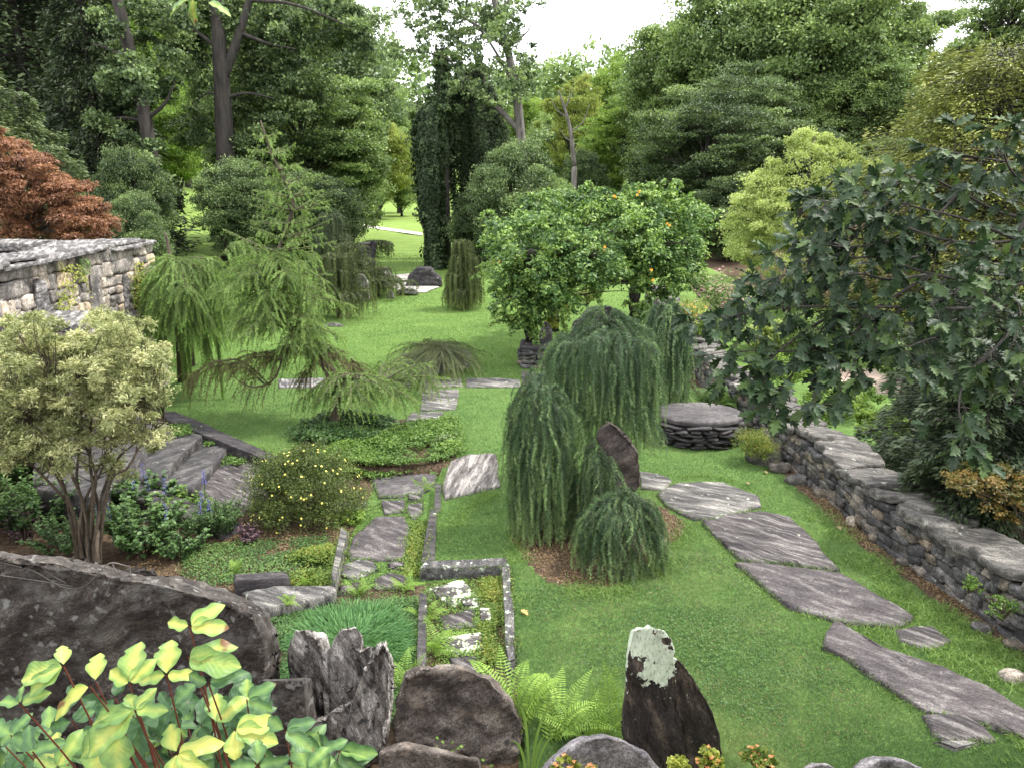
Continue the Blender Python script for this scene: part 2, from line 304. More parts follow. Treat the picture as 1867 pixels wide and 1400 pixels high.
# ------------------------------------------------------------------ ground
WALL_R = np.array([(4.55, 26), (4.25, 20), (4.05, 17.5), (3.80, 14.5), (3.92, 12.9), (3.98, 10.9), (4.10, 9.2), (4.15, 8.0), (4.34, 7.1), (4.52, 6.0), (4.75, 4.6), (4.9, 3.4)])
def wall_x(y): return np.interp(y, WALL_R[::-1, 1], WALL_R[::-1, 0])
SUNK = gp([(806, 850), (802, 905), (772, 1027), (926, 1027), (938, 1180), (960, 1380), (960, 1600), (-700, 1600), (-700, 840), (60, 800), (200, 770), (310, 770), (400, 795), (520, 832), (670, 856)])
def hgt(x, y):
    x = np.asarray(x, float); y = np.asarray(y, float); h = np.zeros_like(x)
    pts = np.stack([x.ravel(), y.ravel()], 1)
    h = h - 0.13 * inpoly(pts, SUNK).reshape(x.shape)
    d = x - wall_x(y) - 0.45
    drop = -1.3 * np.clip(d / 1.6, 0, 1) ** 1.0 * np.clip((30 - y) / 8, 0, 1); h = np.where(d > 0, h + drop, h)
    h = h + np.clip((x - 11) * 0.30, 0, 10) * np.clip((y - 24) / 12, 0, 1) * np.clip((120 - y) / 60, 0, 1)
    h = h + np.clip((-x - 26) * 0.25, 0, 12) * np.clip((y - 20) / 20, 0, 1)
    h = h + np.clip((y - 130) * 0.16, 0, 30)
    near = np.clip((3.2 - y) / 1.9, 0, 1); h = h + near * 2.3
    h = h + 0.05 * vnoise(np.stack([x * 0.35, y * 0.35, 0 * x], -1), 3) * np.clip((y - 17) / 8, 0, 1) * (np.abs(x) < 200)
    return h
def axis(fine0, fine1, step, lo, hi, g=1.09):
    a = list(np.arange(fine0, fine1 + 1e-6, step)); s = step
    while a[-1] < hi: s *= g; a.append(a[-1] + s)
    s = step
    while a[0] > lo: s *= g; a.insert(0, a[0] - s)
    return np.array(a)
xs = axis(-5.5, 5.2, 0.06, -320, 320, 1.07); ys = axis(3.2, 15.5, 0.06, -30, 520, 1.05)
XX, YY = np.meshgrid(xs, ys); HH = hgt(XX, YY)
nx, ny = len(xs), len(ys)
gb = B(); GV = np.stack([XX, YY, HH], -1).reshape(-1, 3)
i = (np.arange(ny - 1)[:, None] * nx + np.arange(nx - 1)[None]).ravel()
GF = np.stack([i, i + 1, i + nx + 1, i + nx], 1)
soil = np.zeros(len(GV))
def closed(px):
    a = gp(px); a = np.vstack([a, a[:2]]); return catmull(a, 6)[:-7]
SOILS = [closed([(930, 985), (1000, 1060), (1120, 1068), (1200, 1010), (1245, 950), (1100, 880), (1000, 900)]),
         gp([(420, 925), (520, 832), (560, 800), (600, 770), (830, 760), (835, 850), (690, 858), (640, 950), (620, 1060), (430, 1085), (330, 1060), (-300, 1060), (-300, 850), (100, 850)]),
         gp([(600, 1060), (930, 1030), (940, 1200), (960, 1600), (-700, 1600), (-700, 1000)]),
         np.array([(x_ - 0.22, y_) for x_, y_ in WALL_R[1:]] + [(x_ + 0.5, y_) for x_, y_ in WALL_R[:0:-1]])]
for s_ in SOILS: soil = np.maximum(soil, inpoly(GV, s_) * 1.0)
soil = np.maximum(soil, (GV[:, 0] < -7.6) & (GV[:, 1] < 17) & (GV[:, 1] > 9))
soil = np.maximum(soil, (GV[:, 0] > 9.5) & (GV[:, 1] > 28) & (GV[:, 1] < 90)) * 1.0
soil = np.maximum(soil, ((GV[:, 0] < -20) & (GV[:, 1] < 45)) * 0.8)
soil = np.maximum(soil, (GV[:, 1] < 3.6) * 1.0)
pale = inpoly(GV, gp([(1490, 655), (1660, 690), (1640, 720), (1480, 706)], -1.3)) * 1.0
gb.add(GV, GF, soil=soil, pale=pale)
m, nt = new_mat('ground'); tc = nt.nodes.new('ShaderNodeTexCoord')
n1 = nd(nt, 'ShaderNodeTexNoise', Scale=0.9, Detail=5.0, Roughness=0.6); n2 = nd(nt, 'ShaderNodeTexNoise', Scale=22.0, Detail=5.0, Roughness=0.75); n3 = nd(nt, 'ShaderNodeTexNoise', Scale=3.0, Detail=6.0, Roughness=0.7)
for n_ in (n1, n2, n3): lk(nt, tc.outputs['Object'], n_.inputs['Vector'])
gr = ramp(nt, n1.outputs['Fac'], [(0.3, (0.065, 0.120, 0.034)), (0.7, (0.10, 0.168, 0.048))])
gr2 = mixc(nt, 1.0, gr, ramp(nt, n2.outputs['Fac'], [(0.3, (0.5, 0.55, 0.5)), (0.7, (1.45, 1.4, 1.4))]), 'MULTIPLY')
n5 = nd(nt, 'ShaderNodeTexNoise', Scale=5.0, Detail=6.0, Roughness=0.8); lk(nt, tc.outputs['Object'], n5.inputs['Vector'])
gr2 = mixc(nt, 1.0, gr2, ramp(nt, n5.outputs['Fac'], [(0.35, (0.72, 0.78, 0.7)), (0.65, (1.25, 1.2, 1.2))]), 'MULTIPLY')
gr3 = mixc(nt, ramp(nt, n3.outputs['Fac'], [(0.60, (0, 0, 0)), (0.75, (0.6, 0.6, 0.6))]), gr2, (0.15, 0.16, 0.05))
# sunlight on the open far lawn is painted in: brighter, yellower with distance
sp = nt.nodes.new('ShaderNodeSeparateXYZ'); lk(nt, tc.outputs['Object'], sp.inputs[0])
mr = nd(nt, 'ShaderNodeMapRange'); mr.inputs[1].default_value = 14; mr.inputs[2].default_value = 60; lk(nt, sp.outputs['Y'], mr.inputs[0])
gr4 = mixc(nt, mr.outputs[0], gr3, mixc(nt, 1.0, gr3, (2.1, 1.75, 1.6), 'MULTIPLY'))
so_c = ramp(nt, n2.outputs['Fac'], [(0.3, (0.022, 0.015, 0.010)), (0.5, (0.07, 0.048, 0.032)), (0.72, (0.17, 0.125, 0.09))])
at = nd(nt, 'ShaderNodeAttribute', attribute_name='soil')
ad = nt.nodes.new('ShaderNodeMath'); ad.operation = 'MULTIPLY_ADD'; ad.inputs[1].default_value = 0.9; lk(nt, n3.outputs['Fac'], ad.inputs[0]); ad.inputs[2].default_value = -0.45
ad2 = nt.nodes.new('ShaderNodeMath'); ad2.operation = 'ADD'; lk(nt, ad.outputs[0], ad2.inputs[0]); lk(nt, at.outputs['Fac'], ad2.inputs[1])
f_ = ramp(nt, ad2.outputs[0], [(0.45, (0, 0, 0)), (0.58, (1, 1, 1))])
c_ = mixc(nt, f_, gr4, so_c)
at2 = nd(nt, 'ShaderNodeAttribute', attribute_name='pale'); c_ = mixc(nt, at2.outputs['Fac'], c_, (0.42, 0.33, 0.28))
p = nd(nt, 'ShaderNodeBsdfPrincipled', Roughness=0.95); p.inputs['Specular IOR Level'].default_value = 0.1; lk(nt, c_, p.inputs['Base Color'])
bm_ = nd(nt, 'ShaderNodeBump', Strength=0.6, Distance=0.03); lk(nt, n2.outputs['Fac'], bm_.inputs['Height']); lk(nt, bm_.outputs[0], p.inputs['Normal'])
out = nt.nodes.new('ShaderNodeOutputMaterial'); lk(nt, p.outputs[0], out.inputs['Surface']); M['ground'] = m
g = gb.build('ground', m, smooth=True); tag(g, 'green lawn and garden soil ground of the valley', 'ground', kind='structure')

# ------------------------------------------------------------------ builders
RH = np.array([(0, 0, 0), (0.32, 0.5, 0.06), (0, 1, 0), (-0.32, 0.5, 0.06)]); RHF = np.array([(0, 1, 2, 3)])          # flat leaf
TRI = np.array([(-0.5, 0, 0), (0.5, 0, 0), (0, 1, 0)]); TRIF = np.array([(0, 1, 2)])
FOLD = np.array([(0, 0, 0), (0.30, 0.35, 0.10), (0.26, 0.7, 0.08), (0, 1, -0.06), (-0.26, 0.7, 0.08), (-0.30, 0.35, 0.10), (0, 0.5, 0)])
FOLDF = np.array([(0, 1, 2, 6), (6, 2, 3, 3), (0, 6, 4, 5), (6, 3, 4, 4)]); FOLDT = [np.array([(0, 1, 2, 6), (0, 6, 4, 5)]), np.array([(6, 2, 3), (6, 3, 4)])]
def rdir(rng, n):
    v = rng.normal(size=(n, 3)); return norm(v)
def clump_leaves(b, rng, centers, radii, per, size, flat=0.7, up=0.55, tmpl=(RH, RHF), outw=None, jit=0.5, tone=None, tonej=0.22, droop=0.0, asp=1.0):
    """leaves spread over the outer part of many small clumps"""
    centers = np.asarray(centers); n = len(centers); radii = np.broadcast_to(radii, (n,))
    c = np.repeat(centers, per, 0); r = np.repeat(radii, per)
    # every clump is a bunch of sprigs that reach out from its middle
    ns = max(4, int(per / 14)); sd = rdir(rng, n * ns); sd[:, 2] = np.where(rng.rand(n * ns) < 0.55, np.abs(sd[:, 2]), sd[:, 2]); sl = 0.55 + 0.75 * rng.rand(n * ns)
    si = np.repeat(np.arange(n) * ns, per) + rng.randint(ns, size=n * per); d0 = sd[si]; s_ = 0.25 + 0.75 * rng.rand(n * per) ** 0.6
    d = norm(d0 + rng.normal(size=(n * per, 3)) * 0.22); rr = r * s_ * sl[si] * 1.15
    pos = c + d * rr[:, None] * np.array([1, 1, flat])
    nrm = norm(d * (1 - up) + np.array([0, 0, up]) + rdir(rng, n * per) * jit)
    yd = norm(np.cross(nrm, rdir(rng, n * per)) + d * 0.9 + np.array([0, 0, -droop]))
    if tone is None: tone = rng.rand(n)
    t = np.clip(np.repeat(tone, per) * 0.6 + 0.2 + rng.normal(size=n * per) * tonej, 0, 1)
    s = size * (0.6 + 0.8 * rng.rand(n * per))
    scatter(b, tmpl[0], tmpl[1], pos - yd * s[:, None] * 0.5, yd, nrm, np.stack([s * asp, s, s], 1), rnd=t)
def crown_points(rng, n, cx, rx, ry, z0, z1, prof=None, shell=0.5, lobes=6, gap=0.25):
    """clump centres in an uneven egg shape"""
    d = rdir(rng, n * 3); lob = vnoise(d * lobes * 0.35, rng.randint(99)); keep = lob > -0.55 + gap * 0.0
    d = d[keep][:n]; r = (shell + (1 - shell) * rng.rand(len(d)) ** 0.6) * (0.85 + 0.3 * vnoise(d * 2.3, rng.randint(99)))
    zc, zr = (z0 + z1) / 2, (z1 - z0) / 2
    p = np.stack([d[:, 0] * r * rx, d[:, 1] * r * ry, zc + d[:, 2] * r * zr], 1)
    if prof is not None:
        t = np.clip((p[:, 2] - z0) / (z1 - z0), 0, 1); k = prof(t); p[:, 0] *= k; p[:, 1] *= k
    return p + np.asarray(cx)
def limbs(b, rng, base, tips, trunk_top, r0, frac=0.5, n=40, thin=0.012):
    """trunk plus branches that reach the clumps"""
    base = np.asarray(base, float); top = np.asarray(trunk_top, float)
    mid = (base + top) / 2 + np.array([rng.normal() * 0.03, rng.normal() * 0.03, 0]) * np.linalg.norm(top - base)
    tr = bez(base, mid, top, 14); rad = r0 * (1 - 0.75 * np.linspace(0, 1, 14)); rad[0] *= 1.35; tube(b, tr, rad, 8)
    idx = rng.permutation(len(tips))[:n]
    for k in idx:
        tp = tips[k]; L = np.linalg.norm(top - base)
        t = np.clip((tp[2] - base[2]) / (top[2] - base[2] + 1e-6) - 0.12 - 0.25 * rng.rand(), 0.12, 0.97)
        a = tr[int(t * 13)]; r = r0 * (1 - 0.75 * t) * 0.45
        m_ = (a + tp) / 2 + np.array([0, 0, 0.10 * np.linalg.norm(tp - a)]) + rng.normal(size=3) * 0.06 * np.linalg.norm(tp - a)
        tube(b, bez(a, m_, tp, 7), np.linspace(r, max(thin, r * 0.15), 7), 5, cap=False)
def broadleaf(name, label, cat, loc, H, R, base=0.25, mat='leaf_mid', bark='bark', ncl=130, per=330, leaf=0.20, clr=0.15, seed=0, group=None, prof=None, trunk_r=0.022, lean=(0, 0), shell=0.45, flat=0.6, up=0.5, vis=60, droop=0.0, asp=1.0):
    rng = np.random.RandomState(seed); loc = np.array(loc, float)
    t = empty(name, loc, label, cat, group)
    cp = crown_points(rng, ncl, (lean[0] * 0.7, lean[1] * 0.7, 0), R, R, H * base, H, prof, shell) + loc
    b = B(); limbs(b, rng, loc + [0, 0, -0.2], cp, loc + [lean[0], lean[1], H * 0.86], H * trunk_r, n=vis); b.build('trunk', M[bark], t, smooth=True)
    f = B(); clump_leaves(f, rng, cp, R * clr * (0.6 + 0.8 * rng.rand(len(cp))), per, leaf, flat=flat, up=up, droop=droop, asp=asp); f.build('crown', M[mat], t)
    return t
def conifer(name, label, cat, loc, H, R, mat='needle_dark', seed=0, group=None, nb=170, per=220, base=0.03, droop=0.25, leaf=0.22, pw=0.8, padw=0.22, padf=0.16, bark='bark'):
    rng = np.random.RandomState(seed); loc = np.array(loc, float); t = empty(name, loc, label, cat, group)
    b = B(); tube(b, np.array([loc + [0, 0, -0.2], loc + [0.02 * H, 0, H * .5], loc + [0, 0, H * 0.98]]), [H * 0.02, H * 0.012, 0.02], 8)
    f = B(); P_, Y_, Nn, S_, T_ = [], [], [], [], []
    for k in range(nb):
        h = base + (1 - base) * (k + rng.rand()) / nb; L = R * max(0.06, (1 - h)) ** pw * (0.75 + 0.4 * rng.rand()); az = k * 2.399 + rng.rand() * 0.6
        o = np.array([math.cos(az), math.sin(az), 0]); a = loc + [0, 0, h * H]
        tip = a + o * L + [0, 0, -L * droop + L * 0.12 * rng.normal()]; m_ = a + o * L * 0.55 + [0, 0, L * 0.10]
        c = bez(a, m_, tip, 8); tube(b, c, np.linspace(0.035 * L ** .5 * .6, 0.008, 8), 4, cap=False)
        n = int(per * (0.35 + 0.65 * L / R)); s = 0.15 + 0.85 * rng.rand(n) ** 0.7; q = c[0] * (1 - s[:, None]) ** 2 + 2 * (s * (1 - s))[:, None] * m_ + (s ** 2)[:, None] * tip
        side = np.array([-o[1], o[0], 0]); wd = L * padw * (1.15 - s) * 1.6; lat = (rng.rand(n) * 2 - 1)
        q = q + side * (lat * wd)[:, None] + np.array([0, 0, 1.0]) * (rng.normal(size=n) * L * padf * 0.3 - np.abs(lat) * wd * 0.25)[:, None]
        P_.append(q); Y_.append(norm(o + side * lat[:, None] * 0.9 + np.stack([rng.normal(size=n) * .25, rng.normal(size=n) * .25, rng.normal(size=n) * .25 - 0.2], 1)))
        Nn.append(np.array([0, 0, 1.0]) + rng.normal(size=(n, 3)) * 0.35); S_.append(leaf * (0.6 + 0.7 * rng.rand(n))); T_.append(np.clip(0.25 + 0.45 * s + rng.normal() * 0.12 + rng.normal(size=n) * 0.13, 0, 1))
    S_ = np.concatenate(S_); scatter(f, RH, RHF, np.concatenate(P_), np.concatenate(Y_), np.concatenate(Nn), np.stack([S_ * 0.55, S_, S_], 1), rnd=np.concatenate(T_))
    b.build('trunk', M[bark], t, smooth=True); f.build('crown', M[mat], t); return t
def _unused(): pass
def strands(b, sb, rng, paths, dens=420, nl=0.024, nw=0.0035, tip_frac=0.25, stem=0.002, ang=0.85, tone=0.5, tipmax=1.0, tonej=0.28):
    """bottlebrush shoots: needles all round each path"""
    Pp, Yy, Nn, Rr, Tt, Ss = [], [], [], [], [], []
    for c in paths:
        c = np.asarray(c, float); seg = np.linalg.norm(np.diff(c, axis=0), axis=1); cum = np.concatenate([[0], np.cumsum(seg)]); L = cum[-1]
        n = int(L * dens * (0.7 + 0.5 * rng.rand()));
        if n < 3: continue
        s = rng.rand(n) * L; q = np.stack([np.interp(s, cum, c[:, k]) for k in range(3)], 1)
        T = norm(np.stack([np.interp(s, cum[:-1] if len(cum) > 2 else cum[:1], np.diff(c, axis=0)[:, k] / (seg + 1e-9)) for k in range(3)], 1))
        r = norm(np.cross(T, rdir(rng, n))); Pp.append(q); Yy.append(norm(r * ang + T * 0.55)); Nn.append(np.cross(T, r) + 0.01)
        ft = np.clip((s / L - (1 - tip_frac)) / tip_frac, 0, 1) if tip_frac > 0 else np.zeros(n)
        Rr.append(np.clip(tone + rng.normal() * tonej + rng.normal(size=n) * 0.15, 0, 1)); Tt.append(ft * tipmax * (0.3 + 0.7 * rng.rand())); Ss.append(nl * (0.75 + 0.5 * rng.rand(n)) * (1 - 0.3 * ft))
        if sb is not None: tube(sb, c, np.linspace(stem * 1.5, stem * 0.5, len(c)), 3, cap=False)
    Pp = np.concatenate(Pp); Ss = np.concatenate(Ss); n = len(Pp)
    st = np.concatenate(Tt)
    V = TRI
    m0 = b.n
    scatter(b, TRI, TRIF, Pp, np.concatenate(Yy), np.concatenate(Nn), np.stack([np.full(n, nw), Ss, Ss], 1), rnd=np.concatenate(Rr))
    b.A.setdefault('tip', []).append((m0, np.repeat(st, 3)))
def arch(rng, a, az, reach, rise, zend, n=12, curl=0.0, wob=0.03):
    """a shoot that rises, arches out and hangs down to zend"""
    a = np.asarray(a, float); o = np.array([math.cos(az), math.sin(az), 0]); side = np.array([-o[1], o[0], 0])
    d = a[2] + rise - zend; pts = []
    ph = rng.rand() * 6
    for t in np.linspace(0, 1, n):
        if t < 0.4:
            k = t / 0.4; x = reach * (1 - (1 - k) ** 1.6) * 0.88; z = a[2] + rise * math.sin(k * math.pi * 0.5)
            if k > 0.6: z -= rise * 0.25 * (k - 0.6) / 0.4
        else:
            k = (t - 0.4) / 0.6; x = reach * (0.88 + 0.12 * math.sin(min(1, k * 2) * math.pi / 2)) - curl * k * k; z = a[2] + rise * 0.75 - (a[2] + rise * 0.75 - zend) * (k ** 1.25)
        pts.append(np.array([a[0], a[1], 0]) + o * x + side * (wob * math.sin(ph + t * 5) + 0) + np.array([0, 0, z]))
    return np.array(pts)
def weeping(name, label, cat, loc, H, R, mat, seed, n=170, dens=420, nl=0.024, nw=0.0035, stem=.002, layers=((1.0, 1.0, 0.35),), group=None, ell=(1, 1), trunk=True, minlen=0.3, tone=0.5, stem_mat='bark_small', floor=0.02, inner=0.3, tip_frac=0.22, rise=0.12, wob=0.03):
    """a mound of hanging shoots: layers = (height factor, reach factor, share)"""
    rng = np.random.RandomState(seed); loc = np.array(loc, float); t = empty(name, loc, label, cat, group)
    f, s = B(), B()
    if trunk: tube(s, np.array([loc + [0, 0, -0.1], loc + [0.03, 0.02, H * .5], loc + [0, 0, H * 0.93]]), [0.05 * H ** .5, 0.04 * H ** .5, 0.015], 7)
    paths = []
    for hf, rf, sh in layers:
        for k in range(int(n * sh)):
            az = rng.rand() * 6.283; e = math.hypot(math.cos(az) * ell[0], math.sin(az) * ell[1])
            rr = R * rf * e * (1 - 0.85 * rng.rand() ** 2.0 if rng.rand() > inner else rng.rand() * 0.8 + 0.1) * (0.85 + 0.25 * vnoise(np.array([math.cos(az) * 1.7, math.sin(az) * 1.7, hf * 3 + seed]), 2))
            top = H * hf * (0.90 + 0.05 * rng.rand()) - 0.12 * H * hf * (rr / R) ** 2
            a = loc + [0.06 * R * rng.normal(), 0.06 * R * rng.normal(), top]
            L = minlen + (1 - minlen) * rng.rand() ** 0.6
            ze = loc[2] + floor + (top - floor) * (1 - L) * (0.85 if rng.rand() < .8 else 1)
            paths.append(arch(rng, a, az, rr, rise * H * hf * (0.4 + rng.rand() * .6), ze, wob=wob * (0.5 + rng.rand())))
    strands(f, s, rng, paths, dens, nl, nw, tone=tone, tip_frac=tip_frac, stem=stem)
    s.build('stems', M[stem_mat], t); f.build('needles', M[mat], t); return t
def spruce(name, label, cat, loc, H, R, mat, seed, n=900, floor=.03, dens=300, nl=.022, nw=.0045, dome=.22, ell=(1, 1), lean=(0, 0), tone=.42, top=.4, out=.06, lens=(.14, .5), stem=.0018, dev=.5, wild=.3):
    """a weeping conifer covered by overlapping hanging shoots of many lengths"""
    rng = np.random.RandomState(seed); loc = np.array(loc, float); t = empty(name, loc, label, cat); f, s = B(), B()
    tube(s, catmull([loc + [0, 0, -0.1], loc + [0.04, 0.02, H * .5], loc + [lean[0] * .8, lean[1] * .8, H * 0.9]], 5), np.linspace(.05, .02, 11) * H ** .5, 7); paths = []
    for k in range(n):
        az = rng.rand() * 6.283; o = np.array([math.cos(az) * ell[0], math.sin(az) * ell[1], 0]); h_ = rng.rand(); lump_ = .84 + .42 * vnoise(np.array([math.cos(az) * 1.5, math.sin(az) * 1.5, seed * 1.7 + h_ * 1.6]), 3); RR = R * lump_
        if rng.rand() < top: rr = RR * math.sqrt(rng.rand()); drop = 0.0
        else: rr = RR * rng.uniform(.80, 1.04); drop = h_ * (H - floor) * .75
        dz = lambda r: H * (1 - dome * (max(r, 0) / RR) ** 2.2 + .12 * vnoise(np.array([math.cos(az) * (r / RR + .3) * 2.2, math.sin(az) * (r / RR + .3) * 2.2, seed]), 7))
        L = rng.uniform(*lens) * H * (1.25 if rr > .75 * RR else .7); r0 = max(0.02, rr - rng.uniform(.18, .42) * RR)
        if rr > .8 * RR and rng.rand() < .3: L = (H - floor) * rng.uniform(.6, 1.0)
        dv = rng.normal() * dev; o2 = np.array([math.cos(az + dv) * ell[0], math.sin(az + dv) * ell[1], 0]); wid_ = rng.rand() < wild
        if wid_: L *= .55
        shift = np.array([lean[0], lean[1], 0]); side = np.array([-o[1], o[0], 0]); ph = rng.rand() * 6; wb = rng.normal() * .05; pts = []
        za = dz(rr) - drop - .02
        for q in np.linspace(0, 1, 5): r = r0 + (rr - r0) * q; z = (dz(r) - drop) + (.09 if wid_ else .04) * math.sin(q * 2.6) - .02 * q; pts.append(loc + shift + o * r + side * wb * q + [0, 0, z])
        Lz = min(L, max(.06, za - floor)); m_ = max(3, int(Lz / .07)); cl_ = rng.uniform(.2, 1.6) * out * (2.0 if wid_ else 1)
        for q in np.linspace(0, 1, m_ + 1)[1:]: pts.append(loc + shift + o * rr + o2 * (cl_ * R * (math.sin(min(1, q * 1.5) * 1.5) + (.5 * q if wid_ else -.3 * q))) + side * (wb + .02 * math.sin(ph + q * 6)) + [0, 0, za - Lz * (q ** 1.35)])
        paths.append(np.array(pts))
    strands(f, s, rng, paths, dens, nl, nw, tone=tone, tip_frac=.45, stem=stem, tonej=.33)
    s.build('stems', M['bark_small'], t); f.build('needles', M[mat], t); return t
# --- stones
def sub_long(bm, L, it=6):
    for _ in range(it):
        es = [e for e in bm.edges if e.calc_length() > L]
        if not es: break
        bmesh.ops.subdivide_edges(bm, edges=es, cuts=1, use_grid_fill=True); bmesh.ops.triangulate(bm, faces=[f for f in bm.faces if len(f.verts) > 3])
def hull_piece(b, pts, L=0.06, amp=0.03, freq=3.0, seed=0, smooth=1, stretch=(1, 1, 1), ridge=0.0):
    bm = bmesh.new()
    for q in pts: bm.verts.new(q)
    r = bmesh.ops.convex_hull(bm, input=bm.verts)
    bmesh.ops.delete(bm, geom=[v for v in bm.verts if not v.link_faces], context='VERTS')
    bmesh.ops.triangulate(bm, faces=bm.faces[:]); sub_long(bm, L)
    for _ in range(smooth): bmesh.ops.smooth_vert(bm, verts=bm.verts, factor=0.5, use_axis_x=True, use_axis_y=True, use_axis_z=True)
    bm.normal_update(); V = np.array([v.co[:] for v in bm.verts]); Nn = np.array([v.normal[:] for v in bm.verts]); F = np.array([[v.index for v in f.verts] for f in bm.faces]); bm.free()
    q = V * np.array(stretch); d = amp * fbm(q * freq, seed, 5, 0.55)
    if ridge: d = d - ridge * np.abs(fbm(q * freq * 0.8, seed + 5, 4, 0.5))
    b.add(V + Nn * d[:, None], F)
def rock(name, label, cat, pieces, mat, L=0.06, amp=0.03, freq=3.0, seed=0, stretch=(1, 1, 1), ridge=0.0, group=None, smooth=False, sm=1):
    b = B()
    for k, pts in enumerate(pieces): hull_piece(b, pts, L, amp, freq, seed + k * 11, sm, stretch, ridge)
    V = np.concatenate(b.V); c = V.mean(0); c[2] = V[:, 2].min()
    o = b.build(name, M[mat], loc=c, smooth=smooth)
    return tag(o, label, cat, group)
def face_rock(pxs, Y, thick, back=0.85, lean=0.0, zmin=None, k=0.95):
    """hull points from an outline standing at distance Y, given a real thickness"""
    f = np.array([P(u, v, Y) for u, v in pxs]); c = f.mean(0)
    f[:, 1] += lean * (f[:, 2] - f[:, 2].min())
    slope = (CAMH - f[:, 2]) / Y; z0 = f[:, 2].min(); bk = c + (f - c) * back + [0, thick, 0]; mid = f + [0, thick * 0.45, 0]
    bk[:, 2] = np.maximum(np.minimum(bk[:, 2], f[:, 2]) - k * slope * thick, z0 - 0.1); mid[:, 2] = np.maximum(mid[:, 2] - 0.8 * k * slope * thick * 0.45, z0 - 0.1)
    pts = np.vstack([f * 1.0, mid, bk])
    if zmin is not None: pts[:, 2] = np.maximum(pts[:, 2], zmin)
    return pts
def slab_geo(b, out, z, th, seed=0, jag=0.02, rough=0.008, step=0.07, tilt=(0, 0), under=1.0, str_dir=None):
    rng = np.random.RandomState(seed); out = np.asarray(out, float)[:, :2]; pts = []
    for k in range(len(out)):
        a, c = out[k], out[(k + 1) % len(out)]; n = max(1, int(np.linalg.norm(c - a) / step))
        for q in range(n): pts.append(a + (c - a) * q / n)
    pts = np.array(pts); c0 = pts.mean(0); n = len(pts)
    d = norm(pts - c0); jn = vnoise(np.c_[pts * 5.0, np.zeros(n)], seed) + 0.5 * vnoise(np.c_[pts * 14.0, np.zeros(n)], seed + 1); pts = pts + d * (jn * jag)[:, None]
    rings = []; size = np.linalg.norm(pts - c0, axis=1).mean()
    e = min(0.25, 0.02 / size)
    for f, dz in ((under, -th), (1.0 + e * .3, -th * 0.5), (1.0, -0.012), (1 - e, 0.0), (0.88, 0), (0.72, 0), (0.55, 0), (0.38, 0), (0.2, 0)):
        q = c0 + (pts - c0) * f; zz = np.full(n, z + dz)
        if f < 1: zz = zz + rough * fbm(np.c_[q * 4.0, np.zeros(n)], seed + 2, 4, 0.6)
        zz = zz + (q - c0) @ np.array(tilt); rings.append(np.c_[q, zz])
    V = np.vstack(rings + [[[c0[0], c0[1], z]]]); m_ = len(rings); i = np.arange(n); j = (i + 1) % n
    F = np.vstack([np.stack([r * n + i, r * n + j, (r + 1) * n + j, (r + 1) * n + i], 1) for r in range(m_ - 1)])
    T = np.stack([(m_ - 1) * n + i, (m_ - 1) * n + j, np.full(n, m_ * n)], 1)
    area = 0.5 * np.sum(pts[:, 0] * np.roll(pts[:, 1], -1) - pts[:, 1] * np.roll(pts[:, 0], -1))
    if area < 0: F = F[:, ::-1]; T = T[:, ::-1]
    b.add(V, [F, T])
def slab(name, label, cat, pxs, mat, z=0.03, th=0.08, seed=0, group=None, jag=0.02, rough=0.01, zp=None, tilt=(0, 0), world=None):
    out = world if world is not None else gp(pxs, z if zp is None else zp)
    b = B(); slab_geo(b, out, z, th, seed, jag, rough, tilt=tilt); c = np.array([np.mean(np.asarray(out)[:, 0]), np.mean(np.asarray(out)[:, 1]), z - th])
    o = b.build(name, M[mat], loc=c); return tag(o, label, cat, group)
# rounded stone template
def _rbox(n=4):
    bm = bmesh.new(); bmesh.ops.create_cube(bm, size=2.0); bmesh.ops.subdivide_edges(bm, edges=bm.edges[:], cuts=n, use_grid_fill=True)
    V = np.array([v.co[:] for v in bm.verts]); F = np.array([[v.index for v in f.verts] for f in bm.faces]); bm.free(); return V, F
RBV, RBF = _rbox(4)
def stone(b, c, ax, dims, seed, rnd, p=4.0, amp=0.12):
    """one rough rounded stone; ax = 3 axes rows, dims = half sizes"""
    V = RBV / (np.sum(np.abs(RBV) ** p, 1) ** (1 / p))[:, None]
    V = V * (1 + amp * fbm(V * 1.1, seed, 2)[:, None] + 0.04 * vnoise(V * 4, seed + 1)[:, None])
    rng = np.random.RandomState(seed % 9973); V = V + V[:, [2, 0, 1]] * rng.normal(size=3) * 0.10
    b.add(c + (V * dims) @ ax, RBF, rnd=rnd)
